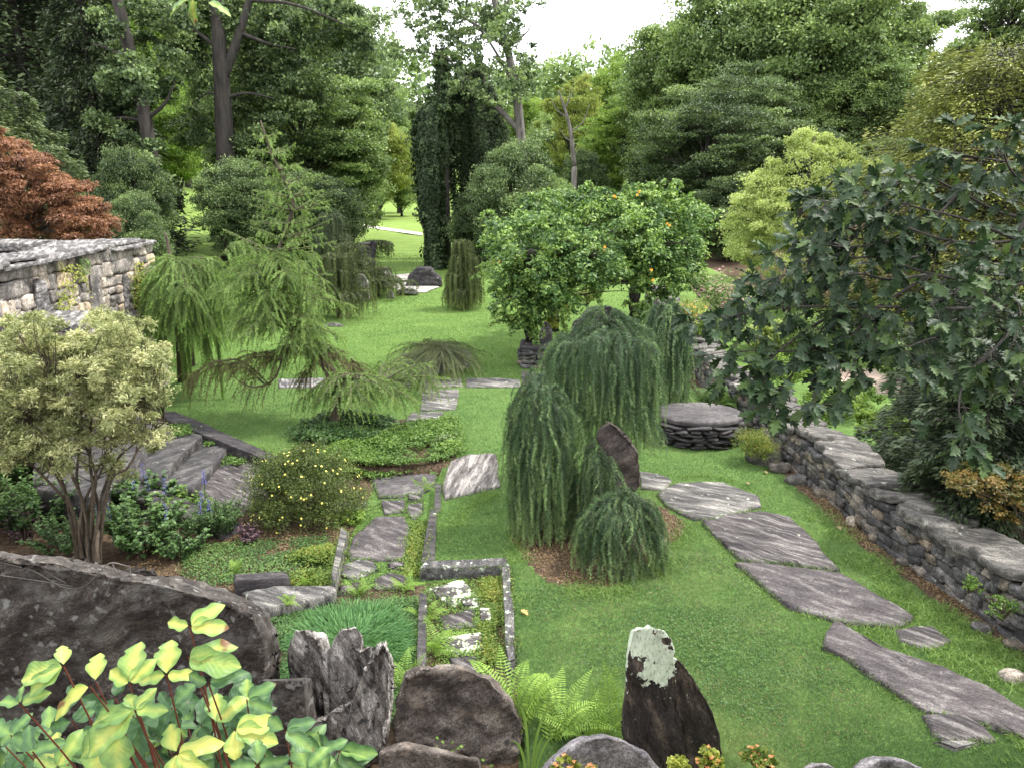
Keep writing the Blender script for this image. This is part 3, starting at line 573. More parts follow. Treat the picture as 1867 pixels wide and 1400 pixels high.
def drystone(b, path, z0f, z1f, thick, seed, sides=(-1, 1), hrow=(0.09, 0.2), wst=(0.12, 0.42), ends=True, p=4.0):
    """rows of stones on the faces of a wall that follows path (list of xy)"""
    rng = np.random.RandomState(seed); path = np.asarray(path, float); seg = np.linalg.norm(np.diff(path, axis=0), axis=1); cum = np.concatenate([[0], np.cumsum(seg)]); L = cum[-1]
    def at(s):
        x = np.interp(s, cum, path[:, 0]); y = np.interp(s, cum, path[:, 1]); e = 0.15
        t = np.array([np.interp(min(L, s + e), cum, path[:, 0]) - np.interp(max(0, s - e), cum, path[:, 0]), np.interp(min(L, s + e), cum, path[:, 1]) - np.interp(max(0, s - e), cum, path[:, 1])]); t /= np.linalg.norm(t)
        return np.array([x, y]), t
    for sd_ in sides:
        s_done = False; zrow = 0.0; k = 0
        hmax = max(z1f(q) - z0f(q) for q in np.linspace(0, L, 12))
        while zrow < hmax - 0.03:
            h = rng.uniform(*hrow); s = -rng.rand() * 0.2
            while s < L:
                w = rng.uniform(*wst); sm = min(max(s + w / 2, 0), L); q, t = at(sm); nrm = np.array([t[1], -t[0]]) * sd_
                z0, z1 = z0f(sm), z1f(sm); hh = min(h, (z1 - z0) - zrow)
                if hh > 0.04:
                    hs = hh * rng.uniform(0.85, 1.12); dep = 0.13
                    c = np.array([*(q + nrm * (thick / 2 - dep * 0.9 + rng.normal() * 0.012)), z0 + zrow + hh / 2 + rng.normal() * 0.008])
                    a_ = rng.normal() * 0.09; T3 = np.array([t[0], t[1], 0]); Z3 = np.array([0, 0, 1.0]); N3 = np.array([nrm[0], nrm[1], 0])
                    T3, Z3 = T3 * math.cos(a_) + Z3 * math.sin(a_), Z3 * math.cos(a_) - T3 * math.sin(a_)
                    k += 1; stone(b, c, np.array([T3, N3, Z3]), np.array([w * 0.52, dep, hs * 0.52]), rng.randint(1, 10**6), rng.rand(), p)
                s += w * rng.uniform(0.95, 1.02)
            zrow += h
def core_wall(b, path, z0f, z1f, thick):
    path = np.asarray(path, float); seg = np.linalg.norm(np.diff(path, axis=0), axis=1); cum = np.concatenate([[0], np.cumsum(seg)])
    t = norm(np.gradient(path, axis=0)); n = np.stack([t[:, 1], -t[:, 0]], 1); hw = thick / 2 - 0.05; k = len(path); V = []
    for a in range(k):
        for sd_, zz in ((-1, z0f(cum[a]) - 0.1), (1, z0f(cum[a]) - 0.1), (1, z1f(cum[a]) - 0.03), (-1, z1f(cum[a]) - 0.03)): V.append([*(path[a] + n[a] * hw * sd_), zz])
    i = np.arange(k - 1)[:, None] * 4; j = np.arange(4)[None]; F = np.stack([i + j, i + (j + 1) % 4, i + 4 + (j + 1) % 4, i + 4 + j], -1).reshape(-1, 4)
    b.add(V, [F, np.array([[3, 2, 1, 0], [4 * k - 4, 4 * k - 3, 4 * k - 2, 4 * k - 1]])])
# --- small plants
def in_area(rng, poly, n):
    poly = np.asarray(poly)[:, :2]; lo, hi = poly.min(0), poly.max(0); out = np.zeros((0, 2))
    while len(out) < n:
        q = lo + rng.rand(n * 2, 2) * (hi - lo); q = q[inpoly(q, poly)]; out = np.vstack([out, q])
    return out[:n]
def cover(name, label, cat, poly, mat, n, leaf=0.03, hmax=0.06, seed=0, mound=0.0, z=None, tmpl=(RH, RHF), asp=1.2, clumpf=2.5, extra=None):
    rng = np.random.RandomState(seed); q = in_area(rng, poly, n * 2)
    cl = vnoise(np.c_[q * clumpf, np.zeros(len(q))], seed) + 0.5 * vnoise(np.c_[q * clumpf * 3, np.zeros(len(q))], seed + 4)
    keep = cl > -0.55 + rng.rand(len(q)) * 0.35; q = q[keep][:n]; cl = cl[keep][:n]
    q = q + rng.normal(size=q.shape) * np.where(rng.rand(len(q), 1) < .3, .07, .02)
    zz = hgt(q[:, 0], q[:, 1]) if z is None else np.full(len(q), z)
    c0 = np.mean(np.asarray(poly)[:, :2], 0); rad = np.linalg.norm(np.asarray(poly)[:, :2] - c0, axis=1).mean()
    md = mound * np.clip(1 - (np.linalg.norm(q - c0, axis=1) / rad) ** 2, 0, 1)
    top = (hmax * (0.55 + 0.45 * cl) + md); h = top * (1 - 0.5 * rng.rand(len(q)) ** 2)
    pos = np.c_[q, zz + np.maximum(h, 0.005)]; nn = norm(np.array([0, 0, 1.0]) + rng.normal(size=(len(q), 3)) * 0.45); yd = np.cross(nn, rdir(rng, len(q)))
    s = leaf * (0.6 + 0.8 * rng.rand(len(q))); b = B(); t = np.clip(0.45 + 0.35 * cl + rng.normal(size=len(q)) * 0.18, 0, 1)
    scatter(b, tmpl[0], tmpl[1], pos, yd, nn, np.stack([s * asp, s, s], 1), rnd=t)
    o = b.build(name, M[mat], loc=(c0[0], c0[1], float(np.mean(zz)))); return tag(o, label, cat, kind='stuff')
def frond(b, rng, a, az, L, elev, droop, tone, wid=0.22, pn=22):
    a = np.asarray(a, float); o = np.array([math.cos(az), math.sin(az), 0]); n = pn
    t = np.linspace(0, 1, n); c = a + o * (L * (t * math.cos(elev) + 0.1 * t * t))[:, None] + np.array([0, 0, 1.0]) * (L * (t * math.sin(elev) - droop * t ** 2.2))[:, None]
    tube(b, c, np.linspace(0.004, 0.001, n), 3, cap=False, rnd=0.3)
    T = norm(np.gradient(c, axis=0)); side = norm(np.cross(T, [0, 0, 1.0])); N = np.cross(side, T)
    w_ = wid * L * np.clip(np.minimum(t * 3 + 0.35, 1.25 * (1 - t) ** 0.9), 0.03, 1)
    sp = L / n * .62
    for sg in (-1, 1):
        d = norm(side * sg + T * .38 - N * .15 + rng.normal(size=(n, 3)) * .05); l = w_; k = slice(1, n)
        for s0, e0, wf in ((0, .6, 1.0), (.38, 1.0, .72)):
            scatter(b, RH, RHF, c[k] + d[k] * (l[k] * s0)[:, None] - N[k] * (.12 * l[k] * s0 ** 2)[:, None], norm(d[k] - N[k] * .22 * s0), N[k] + rng.normal(size=(n - 1, 3)) * .1, np.stack([np.full(n - 1, sp * wf * 1.6), l[k] * (e0 - s0), l[k]], 1), rnd=np.clip(tone + rng.normal(size=n - 1) * .12 + .12 * s0, 0, 1))
def fern(name, label, loc, L, n, seed, mat='leaf_fern', tone=0.45, elev=(0.6, 1.2), group=None, azr=(0, 6.283), wid=0.2, pn=22, droop=(0.2, 0.6)):
    rng = np.random.RandomState(seed); b = B()
    for k in range(n):
        frond(b, rng, np.array(loc) + rng.normal(size=3) * [0.03, 0.03, 0], azr[0] + (azr[1] - azr[0]) * (k + rng.rand()) / n, L * rng.uniform(0.7, 1.05), rng.uniform(*elev), rng.uniform(*droop), tone + rng.normal() * 0.12, wid, pn)
    o = b.build(name, M[mat], loc=loc); return tag(o, label, 'fern', group)
def leafy(name, label, cat, loc, H, R, mat, seed, nst=14, per=26, leaf=0.05, flower=None, fl=None, group=None, spread=0.5, asp=1.1, tmpl=(FOLD, FOLDT), fsize=0.02, stem='bark_small'):
    """upright leafy stems, flowers at the tops"""
    rng = np.random.RandomState(seed); loc = np.array(loc, float); t = empty(name, loc, label, cat, group); b, s, fb = B(), B(), B()
    for k in range(nst):
        az = rng.rand() * 6.283; r = R * math.sqrt(rng.rand()); a = loc + [math.cos(az) * r * 0.4, math.sin(az) * r * 0.4, -0.02]; h = H * rng.uniform(0.6, 1.0) * (1 - 0.3 * r / R)
        tip = loc + [math.cos(az) * r * (1 + spread * 0), math.sin(az) * r, h]; c = bez(a, (a + tip) / 2 + [0, 0, h * 0.15], tip, 8); tube(s, c, np.linspace(0.006, 0.002, 8) * max(1, H), 4, cap=False)
        u = 0.15 + 0.85 * rng.rand(per) ** 0.75; q = np.stack([np.interp(u, np.linspace(0, 1, 8), c[:, d]) for d in range(3)], 1)
        az2 = rng.rand(per) * 6.283; d = np.stack([np.cos(az2), np.sin(az2), 0.25 + rng.normal(size=per) * 0.3], 1); s_ = leaf * (1.15 - 0.5 * u) * rng.uniform(0.7, 1.2, per)
        scatter(b, tmpl[0], tmpl[1], q, norm(d), np.array([0, 0, 1.0]) + rng.normal(size=(per, 3)) * 0.3, np.stack([s_ * asp, s_, s_], 1), rnd=np.clip(0.25 + 0.5 * u + rng.normal(size=per) * 0.15 + rng.normal() * 0.05, 0, 1))
        if flower == 'spike' and rng.rand() < (fl or 0.5):
            m_ = 46; z_ = np.linspace(0, 0.30 * H, m_); a3 = rng.rand(m_) * 6.283; rr = 0.012 * (1.2 - z_ / (0.30 * H)); qq = tip + np.stack([np.cos(a3) * rr, np.sin(a3) * rr, z_], 1)
            tube(s, np.array([tip, tip + [0, 0, 0.3 * H]]), [0.003, 0.002], 4); scatter(fb, RH, RHF, qq, np.stack([np.cos(a3), np.sin(a3), 0.4 + 0 * a3], 1), np.array([0, 0, 1.0]) + rng.normal(size=(m_, 3)) * .2, fsize, rnd=rng.rand(m_))
        if flower == 'head' and rng.rand() < (fl or 0.5):
            m_ = 30; dd = rdir(rng, m_); dd[:, 2] = np.abs(dd[:, 2]); scatter(fb, RH, RHF, tip + dd * [fsize * 2.5, fsize * 2.5, fsize], dd, dd + rng.normal(size=(m_, 3)) * .5, fsize, rnd=rng.rand(m_))
    s.build('stems', M[stem], t); b.build('leaves', M[mat], t)
    return t, fb
# ------------------------------------------------------------------ woodland and big trees
def spot(u, Y):
    x = P(u, 400, Y)[0]; return np.array([x, Y, float(hgt(np.array([x]), np.array([Y]))[0])])
protos = {}
def proto_tree(kind):
    if kind in protos: return copy_tree(protos[kind])
    kw = dict(loc=(0, 0, 0), label='x', cat='tree', H=10.0)
    if kind == 'round': t = broadleaf('broadleaf_tree', R=4.2, base=0.12, ncl=190, per=620, leaf=0.115, asp=1.4, seed=11, clr=0.2, **kw)
    if kind == 'tall': t = broadleaf('broadleaf_tree', R=3.2, base=0.10, ncl=190, per=600, leaf=0.115, asp=1.4, seed=12, clr=0.22, prof=lambda q: 0.7 + 0.5 * np.sin(q * 3.0), **kw)
    if kind == 'airy': t = broadleaf('broadleaf_tree', R=4.0, base=0.2, ncl=150, per=440, leaf=0.115, asp=1.3, seed=13, clr=0.15, shell=0.3, flat=0.5, vis=130, **kw)
    if kind == 'shrubby': t = broadleaf('broadleaf_tree', R=4.4, base=-0.02, ncl=190, per=620, leaf=0.12, asp=1.4, seed=14, clr=0.19, prof=lambda q: 1.1 - 0.5 * q ** 2, **kw)
    if kind == 'layered': t = broadleaf('broadleaf_tree', R=4.6, base=0.05, ncl=210, per=560, leaf=0.115, asp=1.4, seed=15, clr=0.2, flat=0.28, up=0.75, **kw)
    if kind == 'hemlock': t = conifer('hemlock_tree', R=4.0, seed=16, nb=170, per=330, leaf=0.24, **kw)
    protos[kind] = t; return t
def tree(kind, u, Y, vtop, hw, mat, label, cat='tree', group='trees of the wood behind the garden', rz=None, name=None, sink=0.0, hmin=None):
    t = proto_tree(kind); p_ = spot(u, Y); H = P(u, vtop, Y)[2] - p_[2] + sink; R0 = {'round': 4.2, 'tall': 3.2, 'airy': 4.0, 'shrubby': 4.4, 'layered': 4.6, 'hemlock': 4.0}[kind]
    s = hw / FOC * Y * 1.03 / R0; t.location = p_ - [0, 0, sink]; t.scale = (s, s, H / 10.0); t.rotation_euler = (0, 0, (u * 0.37) % 6.28 if rz is None else rz)
    if name: t.name = name
    tag(t, label, cat, group)
    for c in t.children:
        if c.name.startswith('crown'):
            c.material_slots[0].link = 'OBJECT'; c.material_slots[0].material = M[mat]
    return t
W = [
 # far side of the valley, left to right
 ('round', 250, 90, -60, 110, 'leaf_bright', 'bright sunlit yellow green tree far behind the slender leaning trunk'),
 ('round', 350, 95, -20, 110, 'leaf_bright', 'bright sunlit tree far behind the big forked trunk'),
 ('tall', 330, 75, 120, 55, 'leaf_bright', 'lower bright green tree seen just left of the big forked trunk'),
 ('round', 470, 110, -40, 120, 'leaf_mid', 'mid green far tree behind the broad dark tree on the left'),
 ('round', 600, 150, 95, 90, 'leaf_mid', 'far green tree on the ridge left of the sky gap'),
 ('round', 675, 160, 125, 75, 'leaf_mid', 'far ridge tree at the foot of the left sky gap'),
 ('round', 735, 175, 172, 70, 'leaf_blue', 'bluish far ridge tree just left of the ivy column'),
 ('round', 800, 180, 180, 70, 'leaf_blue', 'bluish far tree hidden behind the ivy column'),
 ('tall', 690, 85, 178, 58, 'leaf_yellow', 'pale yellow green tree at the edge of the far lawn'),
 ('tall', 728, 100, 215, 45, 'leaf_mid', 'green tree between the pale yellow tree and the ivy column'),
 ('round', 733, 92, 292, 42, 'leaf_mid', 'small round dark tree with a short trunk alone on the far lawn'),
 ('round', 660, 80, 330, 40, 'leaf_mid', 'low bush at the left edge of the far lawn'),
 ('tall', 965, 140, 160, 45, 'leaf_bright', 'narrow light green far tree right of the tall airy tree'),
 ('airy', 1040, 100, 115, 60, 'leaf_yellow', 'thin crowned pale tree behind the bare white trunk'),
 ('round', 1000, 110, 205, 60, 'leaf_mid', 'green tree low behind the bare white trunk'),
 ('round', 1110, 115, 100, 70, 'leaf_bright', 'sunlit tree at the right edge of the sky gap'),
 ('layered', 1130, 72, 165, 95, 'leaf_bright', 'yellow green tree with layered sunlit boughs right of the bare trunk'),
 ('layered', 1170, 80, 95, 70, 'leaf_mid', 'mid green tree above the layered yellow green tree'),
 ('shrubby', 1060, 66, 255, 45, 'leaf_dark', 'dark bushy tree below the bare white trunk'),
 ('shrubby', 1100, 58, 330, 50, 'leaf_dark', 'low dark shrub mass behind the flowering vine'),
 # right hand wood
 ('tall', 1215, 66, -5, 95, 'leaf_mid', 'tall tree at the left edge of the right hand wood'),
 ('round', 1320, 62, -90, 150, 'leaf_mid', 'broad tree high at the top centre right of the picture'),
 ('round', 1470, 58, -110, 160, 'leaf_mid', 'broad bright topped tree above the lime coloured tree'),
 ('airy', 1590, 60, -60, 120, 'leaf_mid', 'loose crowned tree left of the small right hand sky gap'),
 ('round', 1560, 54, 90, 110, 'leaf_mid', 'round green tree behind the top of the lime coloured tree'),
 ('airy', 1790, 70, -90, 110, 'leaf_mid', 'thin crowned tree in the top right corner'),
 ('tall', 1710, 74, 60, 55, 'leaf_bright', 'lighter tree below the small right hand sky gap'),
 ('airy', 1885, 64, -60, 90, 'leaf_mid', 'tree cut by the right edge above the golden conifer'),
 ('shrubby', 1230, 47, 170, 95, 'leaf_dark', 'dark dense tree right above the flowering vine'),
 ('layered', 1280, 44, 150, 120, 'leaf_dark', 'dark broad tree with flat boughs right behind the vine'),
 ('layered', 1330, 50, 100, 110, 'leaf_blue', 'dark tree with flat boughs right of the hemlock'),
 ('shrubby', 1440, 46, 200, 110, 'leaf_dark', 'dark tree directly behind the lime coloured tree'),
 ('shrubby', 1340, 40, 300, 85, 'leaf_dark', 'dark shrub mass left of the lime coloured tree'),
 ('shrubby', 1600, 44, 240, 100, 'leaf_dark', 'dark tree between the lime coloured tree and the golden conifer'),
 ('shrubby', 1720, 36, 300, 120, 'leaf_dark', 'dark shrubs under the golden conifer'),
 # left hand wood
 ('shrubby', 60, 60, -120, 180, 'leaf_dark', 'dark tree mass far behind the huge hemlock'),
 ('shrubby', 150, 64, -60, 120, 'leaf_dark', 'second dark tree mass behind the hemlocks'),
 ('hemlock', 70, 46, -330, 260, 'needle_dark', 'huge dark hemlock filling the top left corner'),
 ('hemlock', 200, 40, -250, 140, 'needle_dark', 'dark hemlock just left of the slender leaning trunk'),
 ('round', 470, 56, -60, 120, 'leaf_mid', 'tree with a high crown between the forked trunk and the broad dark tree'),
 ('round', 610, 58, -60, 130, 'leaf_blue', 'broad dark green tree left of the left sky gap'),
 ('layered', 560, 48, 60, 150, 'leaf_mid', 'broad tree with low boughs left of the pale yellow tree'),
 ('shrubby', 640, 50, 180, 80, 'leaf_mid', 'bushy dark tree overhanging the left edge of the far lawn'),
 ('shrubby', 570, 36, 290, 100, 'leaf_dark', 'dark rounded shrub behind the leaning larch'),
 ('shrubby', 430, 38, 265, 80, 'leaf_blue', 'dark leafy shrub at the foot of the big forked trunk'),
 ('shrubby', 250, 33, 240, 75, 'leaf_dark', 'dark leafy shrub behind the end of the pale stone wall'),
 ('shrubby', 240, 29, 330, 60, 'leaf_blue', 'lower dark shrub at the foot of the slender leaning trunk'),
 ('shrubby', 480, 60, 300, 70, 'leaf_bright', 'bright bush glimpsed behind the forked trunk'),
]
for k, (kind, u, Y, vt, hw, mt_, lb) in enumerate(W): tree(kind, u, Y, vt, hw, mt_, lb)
# a far band of wood that closes the valley
rng = np.random.RandomState(5); fb_ = B(); cs = []
for k in range(900):
    x = rng.uniform(-330, 330); y = 215 + rng.rand() * 60 - 0.25 * min(abs(x), 150) ; zt = 22 + 14 * (abs(x + 15) / 60) ** 0.9 if abs(x) < 200 else 60
    cs.append((x, y, float(hgt(np.array([x]), np.array([y]))[0]) + rng.rand() * min(zt, 40) * 0.62))
clump_leaves(fb_, rng, np.array(cs), 7.5, 150, 1.5, flat=0.8)
tag(fb_.build('far_wood', M['leaf_mid']), 'far off wood closing the head of the valley', 'wood', kind='stuff')

# --- tree with a slender leaning trunk (left)
def custom_tree(name, label, cat, trunks, branches, clumps, mat, bark, seed, per=300, leaf=0.13, flat=0.6, up=0.5, asp=1.3, hang=None, droop=0.0):
    """trunks / branches: lists of (points, r0, r1); clumps: list of (centre, radius)"""
    rng = np.random.RandomState(seed); base = np.array(trunks[0][0][0]); t = empty(name, base, label, cat)
    b = B()
    for pts, r0, r1 in trunks: c = catmull(pts, 6); tube(b, c, np.linspace(r0, r1, len(c)), 9)
    for pts, r0, r1 in branches: c = catmull(pts, 5); tube(b, c, np.linspace(r0, r1, len(c)), 6, cap=False)
    b.build('trunk', M[bark], t, smooth=True)
    f = B(); cs = np.array([c for c, r in clumps]); rs = np.array([r for c, r in clumps]); n = per
    clump_leaves(f, rng, cs, rs, n, leaf, flat=flat, up=up, asp=asp, droop=droop); f.build('crown', M[mat], t); return t
def clumps_px(rng, boxes, Y, dY, rpx=(14, 30)):
    """clumps filling ellipses given as (u, v, half width, half height, count)"""
    out = []
    for u, v, a, c, n in boxes:
        for _ in range(n):
            th = rng.rand() * 6.283; r = math.sqrt(rng.rand()); Yk = Y + rng.normal() * dY
            out.append((P(u + a * r * math.cos(th), v + c * r * math.sin(th), Yk), rng.uniform(*rpx) / FOC * Y))
    return out
rng = np.random.RandomState(21)
Y = 39.3
cl = clumps_px(rng, [(230, 60, 70, 60, 16), (260, 150, 60, 40, 10), (215, 160, 60, 40, 12), (200, 225, 55, 35, 14), (300, 150, 30, 70, 8), (260, 290, 60, 45, 18), (240, 350, 60, 50, 18), (290, 390, 40, 50, 14), (330, 40, 60, 50, 8)], Y, 1.6, (14, 26))
Y = 38
tr = [P(292, 440, Y), P(282, 340, Y), P(265, 220, Y), P(240, 110, Y), P(212, -10, Y), P(190, -90, Y)]
tr[0][2] = -0.1
custom_tree('slender_tree', 'tall tree with a slender grey trunk leaning left, leaves in dark clumps', 'tree', [(tr, 0.36, 0.22)],
            [([tr[2], P(300, 190, Y), P(320, 150, Y)], 0.12, 0.03), ([tr[3], P(200, 90, Y), P(170, 80, Y)], 0.1, 0.03), ([tr[2], P(220, 215, Y), P(180, 225, Y)], 0.1, 0.03)], cl, 'leaf_blue', 'bark', 31, per=420, leaf=0.15)
# --- big forked tree
Y = 40.5
T0 = [P(418, 430, Y), P(412, 300, Y), P(406, 180, Y), P(400, 90, Y), P(396, 40, Y), P(385, -60, Y)]; T0[0][2] = -0.1
T1 = [P(408, 140, Y), P(425, 95, Y), P(437, 60, Y), P(455, 0, Y), P(470, -60, Y)]
Y = 43
cl = clumps_px(rng, [(370, 20, 70, 50, 26), (330, 60, 40, 40, 10), (480, 20, 70, 50, 26), (540, 60, 60, 60, 22), (450, 90, 40, 35, 8), (480, 150, 50, 50, 16), (350, 110, 30, 40, 6), (430, 200, 20, 30, 3), (350, 230, 25, 40, 7), (540, 160, 50, 60, 16), (480, 240, 50, 50, 14), (600, 30, 60, 60, 18), (660, 60, 40, 50, 12)], Y, 1.3, (14, 28))
Y = 40.5
custom_tree('forked_tree', 'big tree with a thick dark trunk that forks high on the left', 'tree', [(T0, 0.52, 0.24), (T1, 0.26, 0.14)],
            [([T0[3], P(360, 60, Y), P(330, 40, Y)], 0.14, 0.04), ([T1[2], P(490, 80, Y), P(540, 90, Y)], 0.12, 0.03), ([T0[2], P(380, 170, Y), P(350, 190, Y)], 0.08, 0.02), ([T0[2], P(450, 170, Y), P(500, 180, Y)], 0.1, 0.03), ([T1[3], P(540, 10, Y), P(640, 50, Y)], 0.12, 0.03)], cl, 'leaf_blue', 'bark', 32, per=420, leaf=0.15)
# --- cedar-like conifers at the left edge
conifer('cedar_tree', 'grey green cedar with feathery level sprays at the left edge', 'tree', spot(-30, 24), P(0, 40, 24)[2], 2.9, 'needle_cedar', 41, nb=130, per=420, leaf=0.15, droop=0.05, pw=0.6, padf=0.3, padw=0.3)
conifer('cedar_tree', 'lower brighter cedar between the red maple and the dark hemlock', 'tree', spot(60, 26), P(0, 165, 26)[2], 2.6, 'needle_cedar', 42, nb=110, per=420, leaf=0.15, droop=0.05, pw=0.5, padf=0.3, padw=0.3)
# --- golden conifer at the right edge
gc = conifer('golden_conifer', 'broad golden green conifer with level feathery boughs at the right edge', 'conifer', spot(1790, 25), P(0, 60, 25)[2] + 0.3, 4.6, 'needle_gold', 43, nb=250, per=520, leaf=0.15, droop=0.12, pw=0.28, padf=0.22, padw=0.28)
# --- lime green tree, two rounded masses
rng = np.random.RandomState(23); Y = 27
cl = clumps_px(rng, [(1485, 265, 42, 34, 26), (1450, 320, 55, 40, 26), (1540, 300, 50, 26, 20), (1395, 350, 42, 34, 24), (1370, 400, 50, 45, 34), (1450, 400, 75, 50, 40), (1590, 305, 20, 16, 7), (1535, 360, 45, 40, 20), (1410, 455, 80, 40, 34), (1510, 450, 80, 50, 34), (1350, 440, 30, 30, 10), (1450, 500, 110, 30, 30)], Y, 0.9, (10, 24))
bt = np.array([P(1440, 500, Y)[0], Y, -0.5])
custom_tree('lime_tree', 'light lime green small tree with two rounded heads against the dark wood', 'tree', [([bt, P(1445, 440, Y), P(1470, 340, Y), P(1485, 250, Y)], 0.14, 0.03)],
            [([P(1445, 440, Y), P(1410, 400, Y), P(1380, 350, Y)], 0.07, 0.02), ([P(1450, 400, Y), P(1500, 350, Y), P(1550, 300, Y)], 0.06, 0.02), ([P(1470, 340, Y), P(1450, 300, Y), P(1440, 280, Y)], 0.05, 0.02)], cl, 'leaf_lime', 'bark', 33, per=330, leaf=0.075, up=0.4, asp=0.8)
# --- bare pale trunk
b = B(); Y = 60; pts = [P(1047, 305, Y), P(1040, 240, Y), P(1030, 200, Y), P(1018, 165, Y)]; c = catmull(pts, 5); tube(b, c, np.linspace(0.2, 0.05, len(c)), 7)
for q in [((1040, 240), (1062, 225), (1075, 190)), ((1034, 215), (1015, 200), (1005, 180)), ((1030, 200), (1040, 175), (1042, 160)), ((1044, 260), (1030, 250), (1020, 235))]:
    c = catmull([P(*z, Y) for z in q], 4); tube(b, c, np.linspace(0.07, 0.02, len(c)), 5)
lo = P(1047, 305, Y); o = b.build('dead_tree', M['bark_pale'], loc=lo, smooth=True); tag(o, 'bare dead tree with a pale straight trunk and short snags', 'tree')
b2 = B(); tube(b2, np.array([[lo[0], Y, 0], lo + [0, 0, 0.05]]), [0.25, 0.2], 7); x_ = b2.build('lower_trunk', M['bark_pale'], loc=(0, 0, 0)); x_.location = -lo; x_.parent = o
# --- tall airy tree in the middle with a pale trunk
rng = np.random.RandomState(24); Y = 37
T0 = [P(965, 470, Y), P(957, 330, Y), P(950, 255, Y), P(940, 160, Y), P(925, 90, Y), P(905, 20, Y), P(890, -60, Y)]; T0[0][2] = -0.1
T1 = [P(948, 240, Y), P(915, 205, Y), P(885, 180, Y), P(862, 165, Y), P(845, 160, Y)]
cl = clumps_px(rng, [(830, 30, 70, 45, 30), (780, 10, 60, 35, 16), (880, 70, 65, 60, 36), (810, 85, 45, 40, 16), (945, 110, 30, 80, 22), (870, 140, 55, 40, 22), (740, 95, 30, 18, 7), (968, 140, 18, 35, 6), (900, 20, 60, 40, 24), (940, 30, 36, 40, 12), (830, 175, 50, 30, 14), (770, 50, 40, 25, 8), (820, 130, 25, 40, 8), (900, 190, 40, 25, 8), (990, 230, 20, 40, 4)], Y, 1.2, (10, 22))
custom_tree('airy_tree', 'tall thin leaved tree with a pale curving trunk against the white sky', 'tree', [(T0, 0.29, 0.10), (T1, 0.15, 0.06)],
            [([T0[4], P(860, 40, Y), P(800, 10, Y)], 0.07, 0.02), ([T0[3], P(880, 60, Y), P(820, 20, Y), P(790, 5, Y)], 0.07, 0.02), ([T1[4], P(820, 110, Y), P(770, 95, Y), P(735, 90, Y)], 0.05, 0.015), ([T0[5], P(930, 0, Y), P(945, -30, Y)], 0.07, 0.03), ([T0[4], P(960, 60, Y), P(970, 40, Y)], 0.05, 0.02), ([T1[3], P(840, 120, Y), P(830, 60, Y)], 0.05, 0.02), ([T1[2], P(880, 120, Y), P(870, 60, Y)], 0.05, 0.02)], cl, 'leaf_blue', 'bark_pale', 34, per=105, leaf=0.12, up=0.3)
# --- ivy covered columns and the dark evergreen between them
def ivy(name, label, pxs, Y, seed, depth=1.0, n=26000, leaf=0.11, hangs=60, mat='leaf_ivy'):
    """pxs = list of (v, u_left, u_right) from top to bottom; a curtain of leaves round a snag"""
    rng = np.random.RandomState(seed); v = np.array([p_[0] for p_ in pxs], float); a = np.array([p_[1] for p_ in pxs], float); c = np.array([p_[2] for p_ in pxs], float)
    base = P((a[-1] + c[-1]) / 2, v[-1], Y); base[2] = 0; t = empty(name, base, label, 'tree'); b = B(); cx = [P((a_ + c_) / 2, v_, Y) for v_, a_, c_ in pxs[::-1]]
    cx[0][2] = -0.1; k = catmull(cx, 4); tube(b, k, np.linspace(0.3, 0.12, len(k)), 7); b.build('trunk', M['bark'], t, smooth=True)
    vv = v[0] + (v[-1] - v[0]) * rng.rand(n); aa = np.interp(vv, v, a); cc = np.interp(vv, v, c); mid = (aa + cc) / 2; hw = (cc - aa) / 2; th = rng.rand(n) * 6.283
    x0 = np.array([P(m_, q, Y) for m_, q in zip(mid[::1], vv[::1])]); r = hw / FOC * Y
    rr = r * (0.72 + 0.45 * vnoise(np.c_[np.cos(th) * 1.3, np.sin(th) * 1.3, x0[:, 2] * 0.35], seed) + 0.35 * vnoise(np.c_[th * 3.0, x0[:, 2] * 0.9, x0[:, 2] * 0], seed + 3) + 0.25 * rng.rand(n) ** 2)
    pos = x0 + np.c_[np.cos(th) * rr, np.sin(th) * rr * depth, np.zeros(n)]; nn = np.c_[np.cos(th), np.sin(th), 0.45 + 0 * th] + rng.normal(size=(n, 3)) * 0.35
    yd = np.c_[np.cos(th) * 0.25, np.sin(th) * 0.25, -np.ones(n)] + rng.normal(size=(n, 3)) * 0.3; s = leaf * rng.uniform(0.6, 1.4, n); f = B()
    cq = rng.randint(n, size=130); clump_leaves(f, rng, pos[cq], .30 * rng.uniform(.5, 1.3, 130), 70, leaf, flat=1.5, up=.3, droop=1.5, asp=1.5)
    tn = np.clip(0.4 + 0.35 * vnoise(np.c_[th * 2, x0[:, 2] * 0.8, th * 0], seed + 9) + rng.normal(size=n) * 0.2, 0, 1)
    scatter(f, RH, RHF, pos, yd, nn, np.stack([s * 1.5, s, s], 1), rnd=tn); f.build('foliage', M[mat], t); return t
ivy('ivy_column', 'slim ivy hung column standing at the right edge of the far lawn', [(185, 785, 798), (205, 764, 806), (260, 756, 812), (330, 764, 808), (360, 768, 812), (420, 774, 806), (490, 778, 808)], 36, 51)
ivy('ivy_column', 'thin ivy spire rising above the slim ivy column', [(98, 800, 812), (130, 795, 816), (200, 790, 822), (300, 792, 826)], 37.5, 52, n=12000)
ivy('ivy_column', 'wide dark ivy curtain between the slim column and the holly mound', [(130, 840, 870), (170, 822, 895), (195, 812, 908), (250, 812, 922), (330, 822, 915), (400, 832, 905), (475, 836, 880)], 39, 53, n=42000)
tree('shrubby', 935, 35, 228, 88, 'leaf_blue', 'dark holly like evergreen mound below the pale curving trunk', cat='evergreen', group=None, name='holly_tree')
tree('shrubby', 880, 36, 330, 60, 'leaf_dark', 'low dark evergreen against the foot of the ivy curtain', cat='evergreen', group=None, name='holly_tree')
